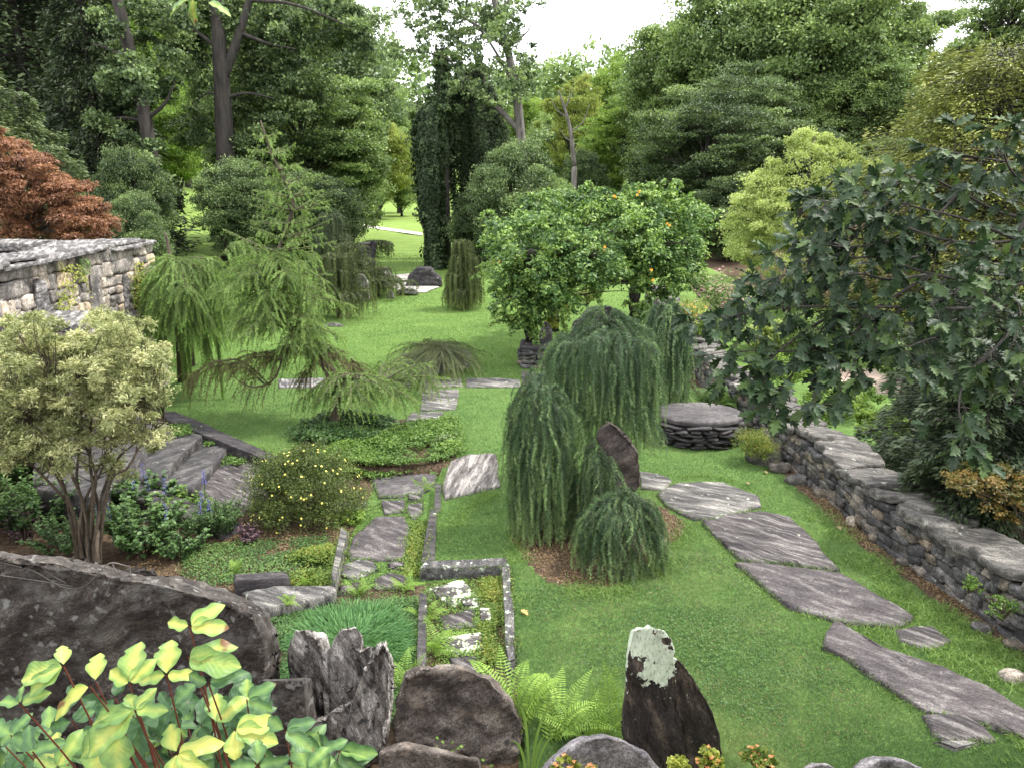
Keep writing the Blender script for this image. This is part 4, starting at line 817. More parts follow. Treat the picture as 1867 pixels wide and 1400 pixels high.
tree('shrubby', 1010, 34, 300, 55, 'leaf_mid', 'green shrub right of the dark holly mound', cat='shrub', group=None, name='green_shrub')
tree('hemlock', 875, 42, 110, 50, 'needle_dark', 'dark spruce top showing between the ivy spire and the airy tree', cat='conifer', group=None, name='dark_spruce')
# --- red japanese maple behind the pale wall
rng = np.random.RandomState(25); Y = 19; loc = np.array([P(40, 440, Y)[0], Y, 1.5]); t = empty('red_maple', loc, 'rusty red cut leaf maple spreading in a low dome behind the pale wall', 'maple tree')
cl = clumps_px(rng, [(-30, 290, 60, 55, 40), (20, 320, 75, 65, 70), (80, 375, 85, 55, 80), (155, 410, 50, 40, 40), (120, 350, 50, 30, 14), (60, 430, 90, 25, 24)], Y, 0.8, (10, 22))
b = B(); cs = np.array([c for c, r in cl]); limbs(b, rng, loc + [0, 0, -0.6], cs, loc + [0, 0, 1.6], 0.12, n=60); b.build('trunk', M['bark'], t, smooth=True)
f = B(); clump_leaves(f, rng, cs, np.array([r for c, r in cl]), 480, 0.075, flat=0.5, up=0.45, asp=0.55, droop=0.6); f.build('crown', M['leaf_red'], t)
# --- dark yew like shrubs beyond the right wall
def yew(u, Y, vt, hw, mat, label, seed, name='yew_shrub', cat='shrub'):
    p_ = spot(u, Y); return conifer(name, label, cat, p_, P(u, vt, Y)[2] - p_[2], hw / FOC * Y, mat, seed, nb=120, per=420, leaf=0.085, droop=0.18, pw=0.35, padf=0.22, padw=0.3)
yew(1800, 10.5, 480, 180, 'needle_dark', 'dark yew with layered boughs beyond the right hand wall', 61)
yew(1850, 8.0, 620, 170, 'needle_dark', 'dark low yew close behind the near end of the right hand wall', 62)
yew(1760, 13.5, 520, 100, 'needle_dark', 'dark yew farther back behind the oak branches', 63)
leafm = M['leaf_maple_brown'] = leaf_mat('leaf_maple_brown', (0.05, 0.06, 0.012), (0.10, 0.09, 0.018), (0.20, 0.12, 0.03), trans=0.3)
rng = np.random.RandomState(26); Y = 7.4; loc = np.array([P(1880, 900, Y)[0], Y, -1.2]); t = empty('olive_maple', loc, 'small olive and bronze leaved maple just beyond the wall at the right edge', 'maple tree')
cl = clumps_px(rng, [(1810, 890, 70, 40, 40), (1870, 910, 60, 50, 30), (1760, 870, 30, 20, 6)], Y, 0.35, (14, 26)); b = B(); cs = np.array([c for c, r in cl]); limbs(b, rng, loc, cs, loc + [0, 0, 2.0], 0.05, n=50, thin=0.003); b.build('trunk', M['bark_small'], t)
f = B(); clump_leaves(f, rng, cs, np.array([r for c, r in cl]), 150, 0.035, flat=0.4, up=0.6, asp=0.8, droop=0.4); f.build('crown', leafm, t)
# ------------------------------------------------------------------ far middle: path, steps, rocks, weeping mounds
def gz(x, y): return float(hgt(np.array([x]), np.array([y]))[0])
def sheet(name, label, cat, pxs, mat, z=0.012, seed=0, world=None, kind=None, th=0.03, jag=0.05):
    o = slab(name, label, cat, pxs, mat, z=z, th=th, seed=seed, jag=jag, rough=0.004, zp=0.0, world=world)
    if kind: o['kind'] = kind
    return o
M['gravel'] = rock_mat('gravel', (0.20, 0.19, 0.18), (0.30, 0.285, 0.27), (0.42, 0.40, 0.38), scale=8, bump=0.4)
M['palegravel'] = rock_mat('palegravel', (0.45, 0.42, 0.36), (0.55, 0.52, 0.46), (0.66, 0.63, 0.56), scale=8, bump=0.3)
sheet('gravel_path', 'grey gravel path winding past the ivy column foot', 'path', [(672, 490), (706, 488), (716, 503), (745, 500), (770, 518), (800, 524), (775, 534), (735, 534), (715, 527), (690, 512), (668, 500)], 'gravel', kind='structure', z=0.03)
sheet('far_path', 'thin pale path crossing the far sunlit lawn', 'path', [(640, 408), (700, 416), (770, 426), (770, 431), (700, 421), (640, 413)], 'palegravel', kind='structure', z=0.06, seed=2)
def lump(name, label, u, v, w_, h_, Y, mat, seed, th=0.6, cat='rock', L=0.1, amp=0.06, group=None):
    pts = face_rock([(u - w_ * .5, v), (u - w_ * .42, v - h_ * .6), (u - w_ * .15, v - h_), (u + w_ * .2, v - h_ * .92), (u + w_ * .45, v - h_ * .5), (u + w_ * .5, v)], Y, th * w_ / FOC * Y, 0.8)
    return rock(name, label, cat, [pts], mat, L=L, amp=amp * w_ / FOC * Y, freq=3.0 / (w_ / FOC * Y), seed=seed, group=group)
lump('boulder', 'dark boulder lying beside the pale path on the far lawn', 742, 433, 22, 9, 62, 'slate_dark', 1, L=0.25)
lump('boulder', 'dark mossy boulder at the end of the gravel path', 772, 522, 68, 34, 30, 'slate_dark', 2, L=0.15)
lump('boulder', 'flat grey stone at the near edge of the gravel path', 742, 536, 40, 10, 27.5, 'slate_grey', 3)
lump('boulder', 'low white flat rock on the lawn edge below the weeping mounds', 608, 600, 42, 11, 21.5, 'palecap', 4)
lump('boulder', 'small pale rock at the right foot of the far weeping mound', 712, 545, 14, 16, 26.2, 'slate_grey', 5)
rock('standing_stone', 'pale upright weathered stone between two weeping mounds', 'standing stone', [face_rock([(640, 550), (636, 520), (640, 505), (652, 498), (664, 502), (672, 520), (673, 550)], 24.5, 0.35, 0.8)], 'streaky', L=0.08, amp=0.04, ridge=0.06, seed=6, stretch=(3, 3, 1))
# timber steps with a post
c0 = G(655, 487); st = empty('garden_steps', c0, 'flight of small dark steps with a leaning stone post beside the far lawn', 'steps')
for k in range(6):
    b = B(); slab_geo(b, [(c0[0] - 0.35, c0[1] + k * 0.3), (c0[0] + 0.45, c0[1] + k * 0.3), (c0[0] + 0.45, c0[1] + k * 0.3 + 0.32), (c0[0] - 0.35, c0[1] + k * 0.3 + 0.32)], 0.17 * (k + 1), 0.15, k); o = b.build('step', M['slate_grey'], st)
b = B(); hull_piece(b, [c0 + np.array(q) for q in [(0.45, -.1, 0), (0.75, -.1, 0), (0.45, .25, 0), (0.75, .2, 0), (0.62, 0, 1.25), (0.82, .1, 1.2), (0.7, .2, 1.25)]], 0.1, 0.04, 3, 5); b.build('post', M['slate_dark'], st)
weeping('weeping_spruce', 'olive weeping mound left of the pale upright stone, in the far middle', 'weeping conifer', G(618, 580), 1.9, 1.25, 'needle_olive', 71, n=340, dens=140, nl=0.06, nw=0.013, layers=((1, .5, .3), (.8, .8, .3), (.5, 1.2, .4)), tone=0.35)
weeping('weeping_spruce', 'dark weeping mound spreading low behind the pale upright stone', 'weeping conifer', G(640, 545), 1.9, 1.6, 'needle_olive', 72, n=320, dens=120, nl=0.06, nw=0.015, layers=((1, .45, .3), (.75, .8, .3), (.45, 1.25, .4)), tone=0.3)
weeping('weeping_spruce', 'low weeping mound trailing to the right of the pale upright stone', 'weeping conifer', G(690, 540), 1.0, 1.2, 'needle_olive', 73, n=220, dens=120, nl=0.06, nw=0.015, layers=((1, .6, .4), (.6, 1.2, .6)), tone=0.35)
weeping('weeping_spruce', 'broad dark weeping tree under the dark evergreens left of the steps', 'weeping conifer', G(610, 505), 2.6, 1.3, 'needle_dark', 74, n=300, dens=90, nl=0.09, nw=0.02, layers=((1, .55, .4), (.7, .9, .3), (.4, 1.2, .3)), tone=0.8)
weeping('weeping_spruce', 'bell shaped weeping spruce alone on the lawn before the ivy columns', 'weeping conifer', G(845, 565), 2.15, 0.82, 'needle_olive', 75, n=520, dens=140, nl=0.055, nw=0.013, layers=((1, .45, .3), (.82, .68, .25), (.6, .88, .22), (.35, 1.1, .23)), tone=0.5, minlen=.3)
weeping('low_shrub', 'low dark shrub right of the small dark steps', 'shrub', G(685, 470), 0.9, 1.0, 'needle_dark', 76, n=200, dens=60, nl=0.12, nw=0.03, tone=0.8, trunk=False)
# prostrate weeping conifer over a flat rock in the middle lawn
c = G(795, 668); cx, cy = c[0], c[1]
rock('flat_rock', 'long flat weathered rock on the lawn under a trailing conifer', 'rock', [[G(726, 660) + [0, 0, 0], G(726, 660) + [0, .4, 0.1], G(765, 688) + [0, 0, 0], G(745, 664) + [0, .1, .14], G(858, 672), G(860, 668) + [0, .3, .22], G(852, 652) + [0, 0, 0.2], G(800, 656) + [0, 0, .2], G(778, 686) + [0, 0, .1]]], 'slate_grey', L=0.08, amp=0.03, freq=3, seed=8, ridge=0.06, stretch=(1, 1, 4))
rngp = np.random.RandomState(77)
def sprawl(name, label, center, tips_px, z0, mat, seed, n=90, dens=260, nl=0.035, nw=0.005, hang=0.3, Y=None, cat='weeping conifer', zt=0.35):
    rng = np.random.RandomState(seed); t = empty(name, (center[0], center[1], 0), label, cat); f, s = B(), B(); paths = []
    for k in range(n):
        uu, vv = tips_px[rng.randint(len(tips_px))]; tip = G(uu + rng.normal() * 14, vv + rng.normal() * 7, zt * rng.uniform(0.5, 1.4)); a = np.array([center[0] + rng.normal() * 0.15, center[1] + rng.normal() * 0.1, z0])
        m_ = (a + tip) / 2 + [rng.normal() * .1, rng.normal() * .1, 0.16 + rng.rand() * .12]; cc = bez(a, m_, tip, 8); cc = np.vstack([cc, tip + (tip - m_) * 0.25 + [0, 0, -hang * rng.rand()]]); cc[:, 2] = np.maximum(cc[:, 2], 0.03); paths.append(cc)
    strands(f, s, rng, paths, dens, nl, nw, tone=0.5); s.build('stems', M['bark_small'], t); f.build('needles', M[mat], t)
sprawl('creeping_larch', 'olive creeping conifer trailing over the flat rock in the middle of the lawn', G(800, 668), [(740, 640), (780, 634), (830, 636), (850, 645), (760, 665), (730, 690), (780, 690), (820, 670), (700, 680), (850, 660)], 0.42, 'needle_olive', 78, n=330, dens=300, zt=.30)

# ------------------------------------------------------------------ the pale high wall on the left
lw = empty('high_wall', (-7.6, 13, 0), 'high pale fieldstone retaining wall with a slate top at the left edge', 'stone wall')
pathL = [(-7.55, 15.0), (-7.6, 13), (-7.65, 10), (-7.65, 6.5)]
b = B(); core_wall(b, pathL, lambda s: 0, lambda s: 2.76, 0.8); b.build('wall_core', M['core'], lw)
b = B(); drystone(b, pathL[:3] + [(-7.65, 8.0)], lambda s: -0.1, lambda s: 2.80, 0.86, 91, sides=(-1, ), hrow=(0.12, 0.34), wst=(0.12, 0.40), p=9)
drystone(b, [(-7.15, 15.0), (-8.1, 15.1)], lambda s: -0.1, lambda s: 2.80, 0.5, 92, sides=(1, -1), hrow=(0.12, 0.3), p=9); b.build('stonework', M['palewall'], lw, smooth=True)
rngw = np.random.RandomState(93); y = 15.3; k = 0
while y > 7.0:
    L_ = rngw.uniform(1.0, 1.9); out = [(-8.15 + rngw.normal() * .08, y), (-7.0 + rngw.normal() * .05, y + rngw.normal() * .05), (-6.98 + rngw.normal() * .06, y - L_ * .5), (-7.04, y - L_), (-8.1, y - L_ + rngw.normal() * .05)]
    b = B(); slab_geo(b, out, 2.86 + 0.03 * (k % 2), 0.06, 100 + k, jag=0.10, rough=0.03, tilt=(0.0, 0.03)); b.build('capstone', M['palecap'], lw, smooth=False)
    if k % 2 == 0:
        b = B(); slab_geo(b, [(q[0] * 1.0 - 0.12, q[1] - 0.3) for q in out], 2.92, 0.045, 130 + k, jag=0.12, rough=0.03); b.build('capstone', M['palecap'], lw)
    y -= L_ * 0.98; k += 1
# tall light slabs set upright in the wall
for (u0, v0, u1, v1, nm) in [(238, 470, 262, 600, 1), (205, 500, 222, 590, 2), (40, 510, 80, 600, 3), (140, 500, 160, 580, 4)]:
    yy = np.interp((u0 + u1) / 2, [0, 285], [10.6, 15.4]); a = P(u0, v0, yy); c = P(u1, v1, yy); b = B()
    hull_piece(b, [(-7.22, yy - .22, c[2]), (-7.20, yy + .25, c[2]), (-7.10, yy - .2, c[2]), (-7.10, yy + .2, c[2]), (-7.12, yy - .12, a[2]), (-7.12, yy + .14, a[2]), (-7.24, yy, a[2])], 0.08, 0.02, 4, nm); b.build('upright_stone', M['palecap' if nm != 4 else 'palewall'], lw)
# ledge
c = P(60, 600, 10.4); sh = empty('stone_ledge', (c[0], c[1], 0), 'level pale slab ledge on stone footing against the high wall', 'ledge')
b = B(); slab_geo(b, [P(-140, 598, 10.4)[:2], P(165, 604, 10.4)[:2], P(165, 596, 11.6)[:2], P(-140, 590, 11.6)[:2]], c[2] + 0.06, 0.09, 6, jag=.02); b.build('ledge_top', M['palecap'], sh)
b = B(); drystone(b, [(c[0] - 1.6, 10.55), (c[0] + 0.65, 10.55)], lambda s: -0.1, lambda s: c[2] - 0.05, 0.2, 94, sides=(1,), hrow=(0.15, 0.35)); b.build('footing', M['palewall'], sh, smooth=True)
# small pillar wall behind
c = P(30, 470, 14.5); pw_ = empty('short_wall', (c[0], c[1], 1.6), 'short separate piece of pale wall at the far left edge', 'stone wall')
b = B(); drystone(b, [(c[0] - 1.4, 14.5), (c[0] + 0.38, 14.5)], lambda s: 1.6, lambda s: c[2] + 0.12, 0.6, 95, sides=(1, -1), hrow=(0.15, 0.3)); b.build('stonework', M['palewall'], pw_, smooth=True)
b = B(); slab_geo(b, [(c[0] - 1.5, 14.1), (c[0] + 0.45, 14.1), (c[0] + 0.5, 15.0), (c[0] - 1.5, 15.0)], c[2] + 0.3, 0.14, 7, jag=.05, rough=.02); b.build('capstone', M['palecap'], pw_)
# creeper on the wall
for k, (u0, u1, v0, v1, nn, mt_) in enumerate([(228, 262, 450, 560, 700, 'leaf_gold'), (70, 130, 480, 570, 500, 'leaf_gold'), (215, 250, 500, 560, 350, 'leaf_sedum'), (120, 150, 470, 500, 160, 'leaf_cover')]):
    rng = np.random.RandomState(140 + k); uu = rng.uniform(u0, u1, nn); yy = np.interp(uu, [0, 285], [10.6, 15.4]); vv = rng.uniform(v0, v1, nn); z = np.array([P(a_, b_, c_)[2] for a_, b_, c_ in zip(uu, vv, yy)])
    n_ = vnoise(np.c_[yy * 3, z * 3, z * 0], k) > -0.1; b = B(); q = np.c_[np.full(nn, -7.10) + rng.rand(nn) * .06, yy, z][n_]; scatter(b, RH, RHF, q, np.c_[rng.rand(len(q)) * .5, rng.normal(size=len(q)), -rng.rand(len(q))], np.c_[np.ones(len(q)), rng.normal(size=len(q)) * .4, np.full(len(q), .5)], 0.05, rnd=rng.rand(len(q)))
    o = b.build('wall_creeper', M[mt_], loc=q.mean(0)); tag(o, ['yellow green creeper round the tall white stone near the wall end', 'sparse yellow creeper on the left part of the high wall', 'small creeper low beside the tall white stone', 'green tuft growing out just under the wall top'][k], 'creeper', kind='stuff')

# ------------------------------------------------------------------ larches
def larch(name, label, loc, trunk, arms, seed, mat='needle_larch', tw=26, twl=(0.15, 0.45), dens=330, nl=0.030, nw=0.0062, hang=0.6, tone=0.5, r0=0.05, cat='larch'):
    """trunk: points; arms: list of point lists; side shoots leave each arm and droop"""
    rng = np.random.RandomState(seed); loc = np.array(loc, float); t = empty(name, loc, label, cat); b, f, s = B(), B(), B()
    c = catmull(trunk, 6); tube(b, c, np.linspace(r0, 0.012, len(c)), 7); paths = []
    for arm in arms:
        ntw = tw; kind = 1.0
        if isinstance(arm, tuple): arm, ntw, kind = arm
        c = catmull(arm, 6); L = np.linalg.norm(np.diff(c, axis=0), axis=1).sum(); tube(b, c, np.linspace(0.012 + 0.006 * L, 0.003, len(c)), 5, cap=False); paths.append(c[len(c) // 4:])
        for k in range(ntw):
            u = 0.1 + 0.9 * rng.rand(); i0 = int(u * (len(c) - 1)); a = c[i0]; T = norm(c[min(i0 + 1, len(c) - 1)] - c[max(i0 - 1, 0)]); sd_ = np.array([-T[1], T[0], 0]) * rng.choice([-1, 1])
            l = rng.uniform(*twl) * (1.15 - 0.5 * u) * kind; d = norm(T * rng.uniform(0.3, 1.0) + sd_ * rng.uniform(0.3, 1.0) + np.array([0, 0, rng.normal() * 0.3]))
            tip = a + d * l + [0, 0, -hang * l * rng.uniform(0.2, 1.2)]; paths.append(bez(a, a + d * l * 0.6 + [0, 0, .05 * l], tip, 6))
    strands(f, s, rng, paths, dens, nl, nw, tone=tone, tip_frac=0.3); b.build('trunk', M['bark_pale' if r0 < .06 else 'bark_small'], t, smooth=True); s.build('twigs', M['bark_small'], t); f.build('needles', M[mat], t); return t
# leaning larch: leader at (495,240..500), masses below
Y = 12.6
tr = [P(560, 790, Y), P(585, 700, Y), P(560, 640, Y), P(520, 580, Y), P(495, 520, Y), P(500, 480, Y), P(525, 410, Y), P(535, 370, Y), P(515, 320, Y), P(495, 280, Y), P(475, 220, Y)]; tr = tr[2:]
tr = [G(612, 785), P(614, 745, 12.3), P(616, 700, 12.3), P(600, 668, 12.4), P(560, 640, 12.5)] + tr[1:]
rng = np.random.RandomState(201); arms = []
def arm(u, v, du, dv, Y0=12.6, dY=0.0, sag=0.0): a = P(u, v, Y0); m_ = P(u + du * .5, v + dv * .5 - sag, Y0 + dY * .5); return [a, m_, P(u + du, v + dv, Y0 + dY)]
for v, n_, l_ in [(250, 3, 22), (280, 5, 42), (310, 5, 38), (335, 7, 60), (360, 7, 72), (385, 7, 66), (410, 6, 70), (435, 6, 80), (460, 7, 100)]:
    uc = np.interp(v, [220, 280, 320, 370, 410, 480], [475, 495, 515, 535, 525, 500])
    for k in range(n_ + 3):
        az = k / (n_ + 3) * 6.283 + rng.rand(); l = l_ * rng.uniform(.6, 1.2); arms.append((arm(uc, v, math.cos(az) * l, -l * 0.35 * rng.rand() - l * .1, dY=math.sin(az) * l / FOC * 12.6, sag=-2), int(4 + l / 9), 0.42))
for k in range(74):
    az = k * 2.4 + rng.rand() * .3; v = rng.uniform(465, 650); l = rng.uniform(60, 160) * (0.65 + 0.35 * math.sin(math.pi * (v - 440) / 220))
    uc = np.interp(v, [480, 560, 640], [498, 505, 545]); arms.append((arm(uc, v, math.cos(az) * l, l * rng.uniform(-0.15, 0.35), dY=math.sin(az) * l / FOC * 12.6 * .9, sag=l * .12), 34, 1.0))
larch('leaning_larch', 'tall airy green larch with a leaning pale leader standing over the middle lawn', G(612, 785), tr, arms, 202, tw=44, r0=0.07, hang=0.85, dens=330, tone=.6)
# bowed brown lower limb with curtains
arms = [([P(520, 640, 12.5), P(500, 690, 12.4), P(465, 705, 12.3), P(432, 692, 12.3), P(420, 660, 12.4)], 26, .7)]
for (u0, v0, u1, v1, n_) in [(520, 650, 430, 655, 34), (430, 655, 340, 690, 34), (560, 640, 640, 660, 40), (640, 655, 670, 700, 26), (560, 630, 480, 650, 30), (480, 690, 420, 660, 24), (600, 640, 540, 700, 20)]:
    for q in range(2): arms.append((arm(u0, v0 + q * 8, u1 - u0, v1 - v0, 12.5, dY=rng.normal() * .5, sag=10), n_, 0.9))
larch('drooping_larch', 'brownish drooping larch limbs with a bowed branch low over the lawn', G(600, 785), [G(606, 783), P(605, 720, 12.4), P(590, 670, 12.4), P(560, 650, 12.5)], arms, 203, mat='needle_brown', hang=1.2, dens=260, tone=.5, r0=0.06, twl=(0.2, 0.55))
# umbrella larch (560-770, 640-760)
arms = []
for k in range(26):
    az = k * 2.4; l = rng.uniform(60, 120); arms.append((arm(640, 700 - rng.rand() * 18, math.cos(az) * l + 12, 10 + l * .22 + rng.rand() * 12 - 8 * math.sin(az), 12.0, dY=math.sin(az) * l / FOC * 12 * .9, sag=14), 22, .8))
for u1, v1 in [(760, 700), (820, 690), (700, 660), (740, 655), (790, 660)]: arms.append((arm(690, 700, u1 - 690, v1 - 700, 12.2, dY=rng.rand() * 1.0, sag=8), 26, .9))
larch('umbrella_larch', 'low umbrella shaped larch on a stout dark trunk beside the flagstones', G(616, 790), [G(616, 790), P(614, 740, 12.0), P(618, 712, 12.0), P(640, 698, 12.0)], arms, 204, hang=1.0, dens=330, r0=0.10, twl=(.18, .5))
# weeping larch by the wall end
arms = []
for k in range(70):
    az = k * 2.4; l = rng.uniform(25, 85); arms.append((arm(325, 470 + rng.rand() * 60, math.cos(az) * l + 10, 10 + l * .4, 14.2, dY=math.sin(az) * l / FOC * 14, sag=12), 26, 1.0))
for u0, v0, u1, v1 in [(320, 520, 345, 650), (340, 500, 380, 640), (400, 470, 450, 440), (300, 470, 290, 600), (350, 470, 420, 500), (330, 560, 335, 665), (390, 560, 400, 665), (380, 540, 420, 560)]: arms.append((arm(u0, v0, u1 - u0, v1 - v0, 14.0, sag=10), 44, .9))
larch('weeping_larch', 'bright green weeping larch hanging beside the end of the high wall', G(330, 690), [G(330, 695), P(325, 600, 14.2), P(318, 520, 14.2), P(305, 440, 14.2), P(300, 425, 14.2)], arms, 205, hang=1.5, dens=330, twl=(.25, .7), nw=.008, nl=.036, r0=.07)
weeping('weeping_larch', 'dark hanging strands of a weeping larch behind the brighter one by the wall', 'larch', G(350, 668), 2.1, 0.85, 'needle_larch', 206, n=160, dens=200, nl=0.035, nw=0.007, tone=0.2, layers=((1, 1, .6), (.7, 1.1, .4)))

# ------------------------------------------------------------------ pergola with the trumpet vine
pg = empty('pergola', (1.4, 18.5, 0), 'wooden pergola on stone piers carrying the flowering vine', 'pergola')
posts = [(P(968, 650, 16.9), 1), (P(1155, 600, 21.2), 0), (P(1010, 560, 20.8), 0)]
for q, pier in posts:
    b = B(); zb = 0.45 if pier else 0.0; tube(b, np.array([[q[0], q[1], zb], [q[0] + .02, q[1], 1.4], [q[0], q[1], 2.45]]), [0.13, 0.11, 0.1], 8)
    rg = np.random.RandomState(int(q[1] * 10)); 
    for k in range(4): a_ = np.linspace(0, 9, 22); tube(b, np.c_[q[0] + .14 * np.cos(a_ + k * 1.6), q[1] + .14 * np.sin(a_ + k * 1.6), zb + a_ / 9 * 1.9], 0.025, 5)
    b.build('post', M['bark'], pg, smooth=True)
for (x0, y0, x1, y1) in [(0.2, 16.9, 2.1, 16.9), (0.8, 20.8, 3.9, 21.2), (0.4, 16.5, 1.3, 21.5), (1.7, 16.5, 3.6, 21.6)]:
    b = B(); tube(b, np.array([[x0, y0, 2.5], [x1, y1, 2.5]]), [0.09, 0.08], 6); b.build('beam', M['bark'], pg)
pr = empty('stone_pier', (posts[0][0][0] + .12, 16.75, 0), 'low dark drystone pier under the front left post of the vine', 'stone pier')
x0, x1 = posts[0][0][0] - 0.18, posts[0][0][0] + 0.42
b = B(); core_wall(b, [(x0, 16.75), (x1, 16.75)], lambda s: 0, lambda s: .44, .6); b.build('pier_core', M['core'], pr)
b = B(); drystone(b, [(x0, 16.75), (x1, 16.75)], lambda s: -0.02, lambda s: .44, .62, 151, sides=(1, -1), hrow=(.07, .13), wst=(.12, .3)); drystone(b, [(x0 + .03, 17.05), (x0 + .03, 16.45)], lambda s: -.02, lambda s: .44, .1, 152, sides=(1,), hrow=(.07, .13)); b.build('stonework', M['wallstone'], pr, smooth=True)
b = B(); slab_geo(b, [(x0 - .08, 16.35), (x1 + .08, 16.38), (x1 + .05, 17.15), (x0 - .05, 17.12)], .52, .08, 9); b.build('capstone', M['slate_dark'], pr)
rng = np.random.RandomState(210)
cl = []
def vb(u, v, a, c, n, Y, dY, r=(14, 30)): cl.extend(clumps_px(rng, [(u, v, a, c, n)], Y, dY, r))
vb(960, 440, 70, 45, 46, 17.6, .8); vb(1040, 480, 80, 50, 60, 16.8, .5); vb(1020, 400, 60, 40, 36, 19, .8); vb(1110, 420, 90, 50, 60, 18.5, .8); vb(1200, 420, 80, 45, 60, 18.5, .7); vb(1235, 470, 40, 60, 30, 18, .5)
vb(955, 520, 50, 50, 34, 16.8, .4); vb(1010, 545, 50, 30, 26, 16.6, .4); vb(1150, 470, 60, 30, 30, 17.5, .5); vb(1250, 400, 40, 25, 16, 18.5, .5); vb(1120, 380, 30, 30, 10, 18.5, .4, (8, 18)); vb(970, 590, 22, 30, 12, 16.7, .2, (8, 16)); vb(1160, 500, 30, 30, 12, 21, .3); vb(1160, 560, 20, 40, 8, 21, .2, (8, 14)); vb(1185, 375, 50, 20, 12, 18.5, .3, (8, 18))
vb(1090, 450, 190, 90, 70, 18.2, 1.0, (8, 18)); vb(1000, 480, 90, 80, 40, 16.7, .4, (7, 16)); vb(1130, 365, 120, 24, 26, 18.5, .6, (7, 14)); vb(1010, 375, 60, 24, 16, 18.8, .6, (7, 14)); vb(1220, 520, 40, 30, 10, 18, .4, (7, 12)); vb(940, 560, 46, 40, 24, 16.6, .3, (8, 16)); vb(1215, 500, 50, 40, 18, 17.8, .3, (8, 18)); vb(1160, 560, 34, 40, 12, 20, .3, (8, 14))
vt_ = empty('trumpet_vine', (posts[0][0][0], 16.9, 0), 'large bright green trumpet vine with orange flowers covering the pergola', 'vine')
b = B()
for k in range(46): c_, r_ = cl[rng.randint(len(cl))]; q = posts[rng.randint(3)][0]; a = np.array([q[0], q[1], rng.uniform(1.2, 2.3)]); tube(b, bez(a, (a + c_) / 2 + [0, 0, .3], c_, 7), np.linspace(.03, .006, 7), 4, cap=False)
b.build('stems', M['bark'], vt_)
f = B(); cs = np.array([c for c, r in cl]); rs = np.array([r for c, r in cl]); clump_leaves(f, rng, cs, rs * 1.05, 165, 0.08, flat=.8, up=.4, asp=.85, droop=.5, tonej=.2)
# arching sprays
P0 = []
for (u, v, du, dv, Y) in [(1280, 415, 30, -3, 18.5), (1215, 360, 14, -30, 18.3), (1270, 440, 25, 6, 18), (1160, 365, 4, -28, 18.5), (1130, 370, -12, -18, 18.4), (890, 440, -14, 10, 17.5), (1265, 380, 10, -10, 18.4), (1050, 380, -6, -24, 19), (1285, 500, 6, 30, 17.8), (940, 590, -8, 24, 16.6), (1090, 540, 6, 30, 16.6), (1180, 370, 8, -14, 18.3), (1240, 375, 22, -22, 18), (1010, 385, -14, -16, 18.5), (960, 400, -16, -14, 18), (1095, 365, -2, -20, 18.5), (1030, 600, 4, 26, 16.5), (905, 520, -14, 14, 17), (1290, 400, 26, -16, 18.2), (1200, 365, 10, -34, 18.3), (1145, 350, -6, -16, 18.3), (1225, 540, 8, 30, 17.5), (975, 610, 2, 20, 16.5)]:
    c_ = bez(P(u - du, v - dv, Y), P(u, v - 4, Y), P(u + du, v + dv, Y), 20)
    for q in c_: P0.append(q)
for k in range(70):
    c_, r_ = cl[rng.randint(len(cl))]; a_ = rng.rand() * 6.283; l_ = rng.uniform(.35, .8); up_ = rng.uniform(-.5, .5) if c_[2] < 2.4 else rng.uniform(.1, .7); o_ = np.array([math.cos(a_), math.sin(a_) * .8, 0])
    for q in bez(c_, c_ + o_ * l_ * .5 + [0, 0, up_ * l_ * .9 + .1], c_ + o_ * l_ + [0, 0, up_ * l_ * .5 - .15 * rng.rand()], 14): P0.append(q)
P0 = np.array(P0); n = len(P0); clump_leaves(f, rng, P0, .07, 9, .078, asp=.9, droop=.4, tone=np.full(n, .85)); f.build('foliage', M['leaf_vine'], vt_)
fl_ = [(1160, 350), (1115, 362), (1222, 412), (1100, 450), (1184, 495), (912, 483), (1192, 508), (1035, 553)]
for u, v in fl_:
    Yk = 16.4 if v > 440 else 17.5
    c_ = P(u, v, Yk)
    for k in range(rng.randint(1, 3)):
        ff = B()
        d = norm(np.array([rng.normal() * .6, -1, rng.normal() * .4])); q = c_ + rng.normal(size=3) * .05; a_ = np.arange(5) / 5 * 6.283; X = norm(np.cross(d, [0, 0, 1.0])); Z = np.cross(X, d)
        rr = np.cos(a_)[:, None] * X + np.sin(a_)[:, None] * Z; tube(ff, np.array([q, q + d * .07]), [.008, .02], 6, rnd=.4); scatter(ff, RH, RHF, np.repeat((q + d * .065)[None], 5, 0), rr + d * .35, np.repeat(d[None], 5, 0), .04, rnd=rng.rand(5))
        ff.build('flower', M['petal_orange'], vt_)
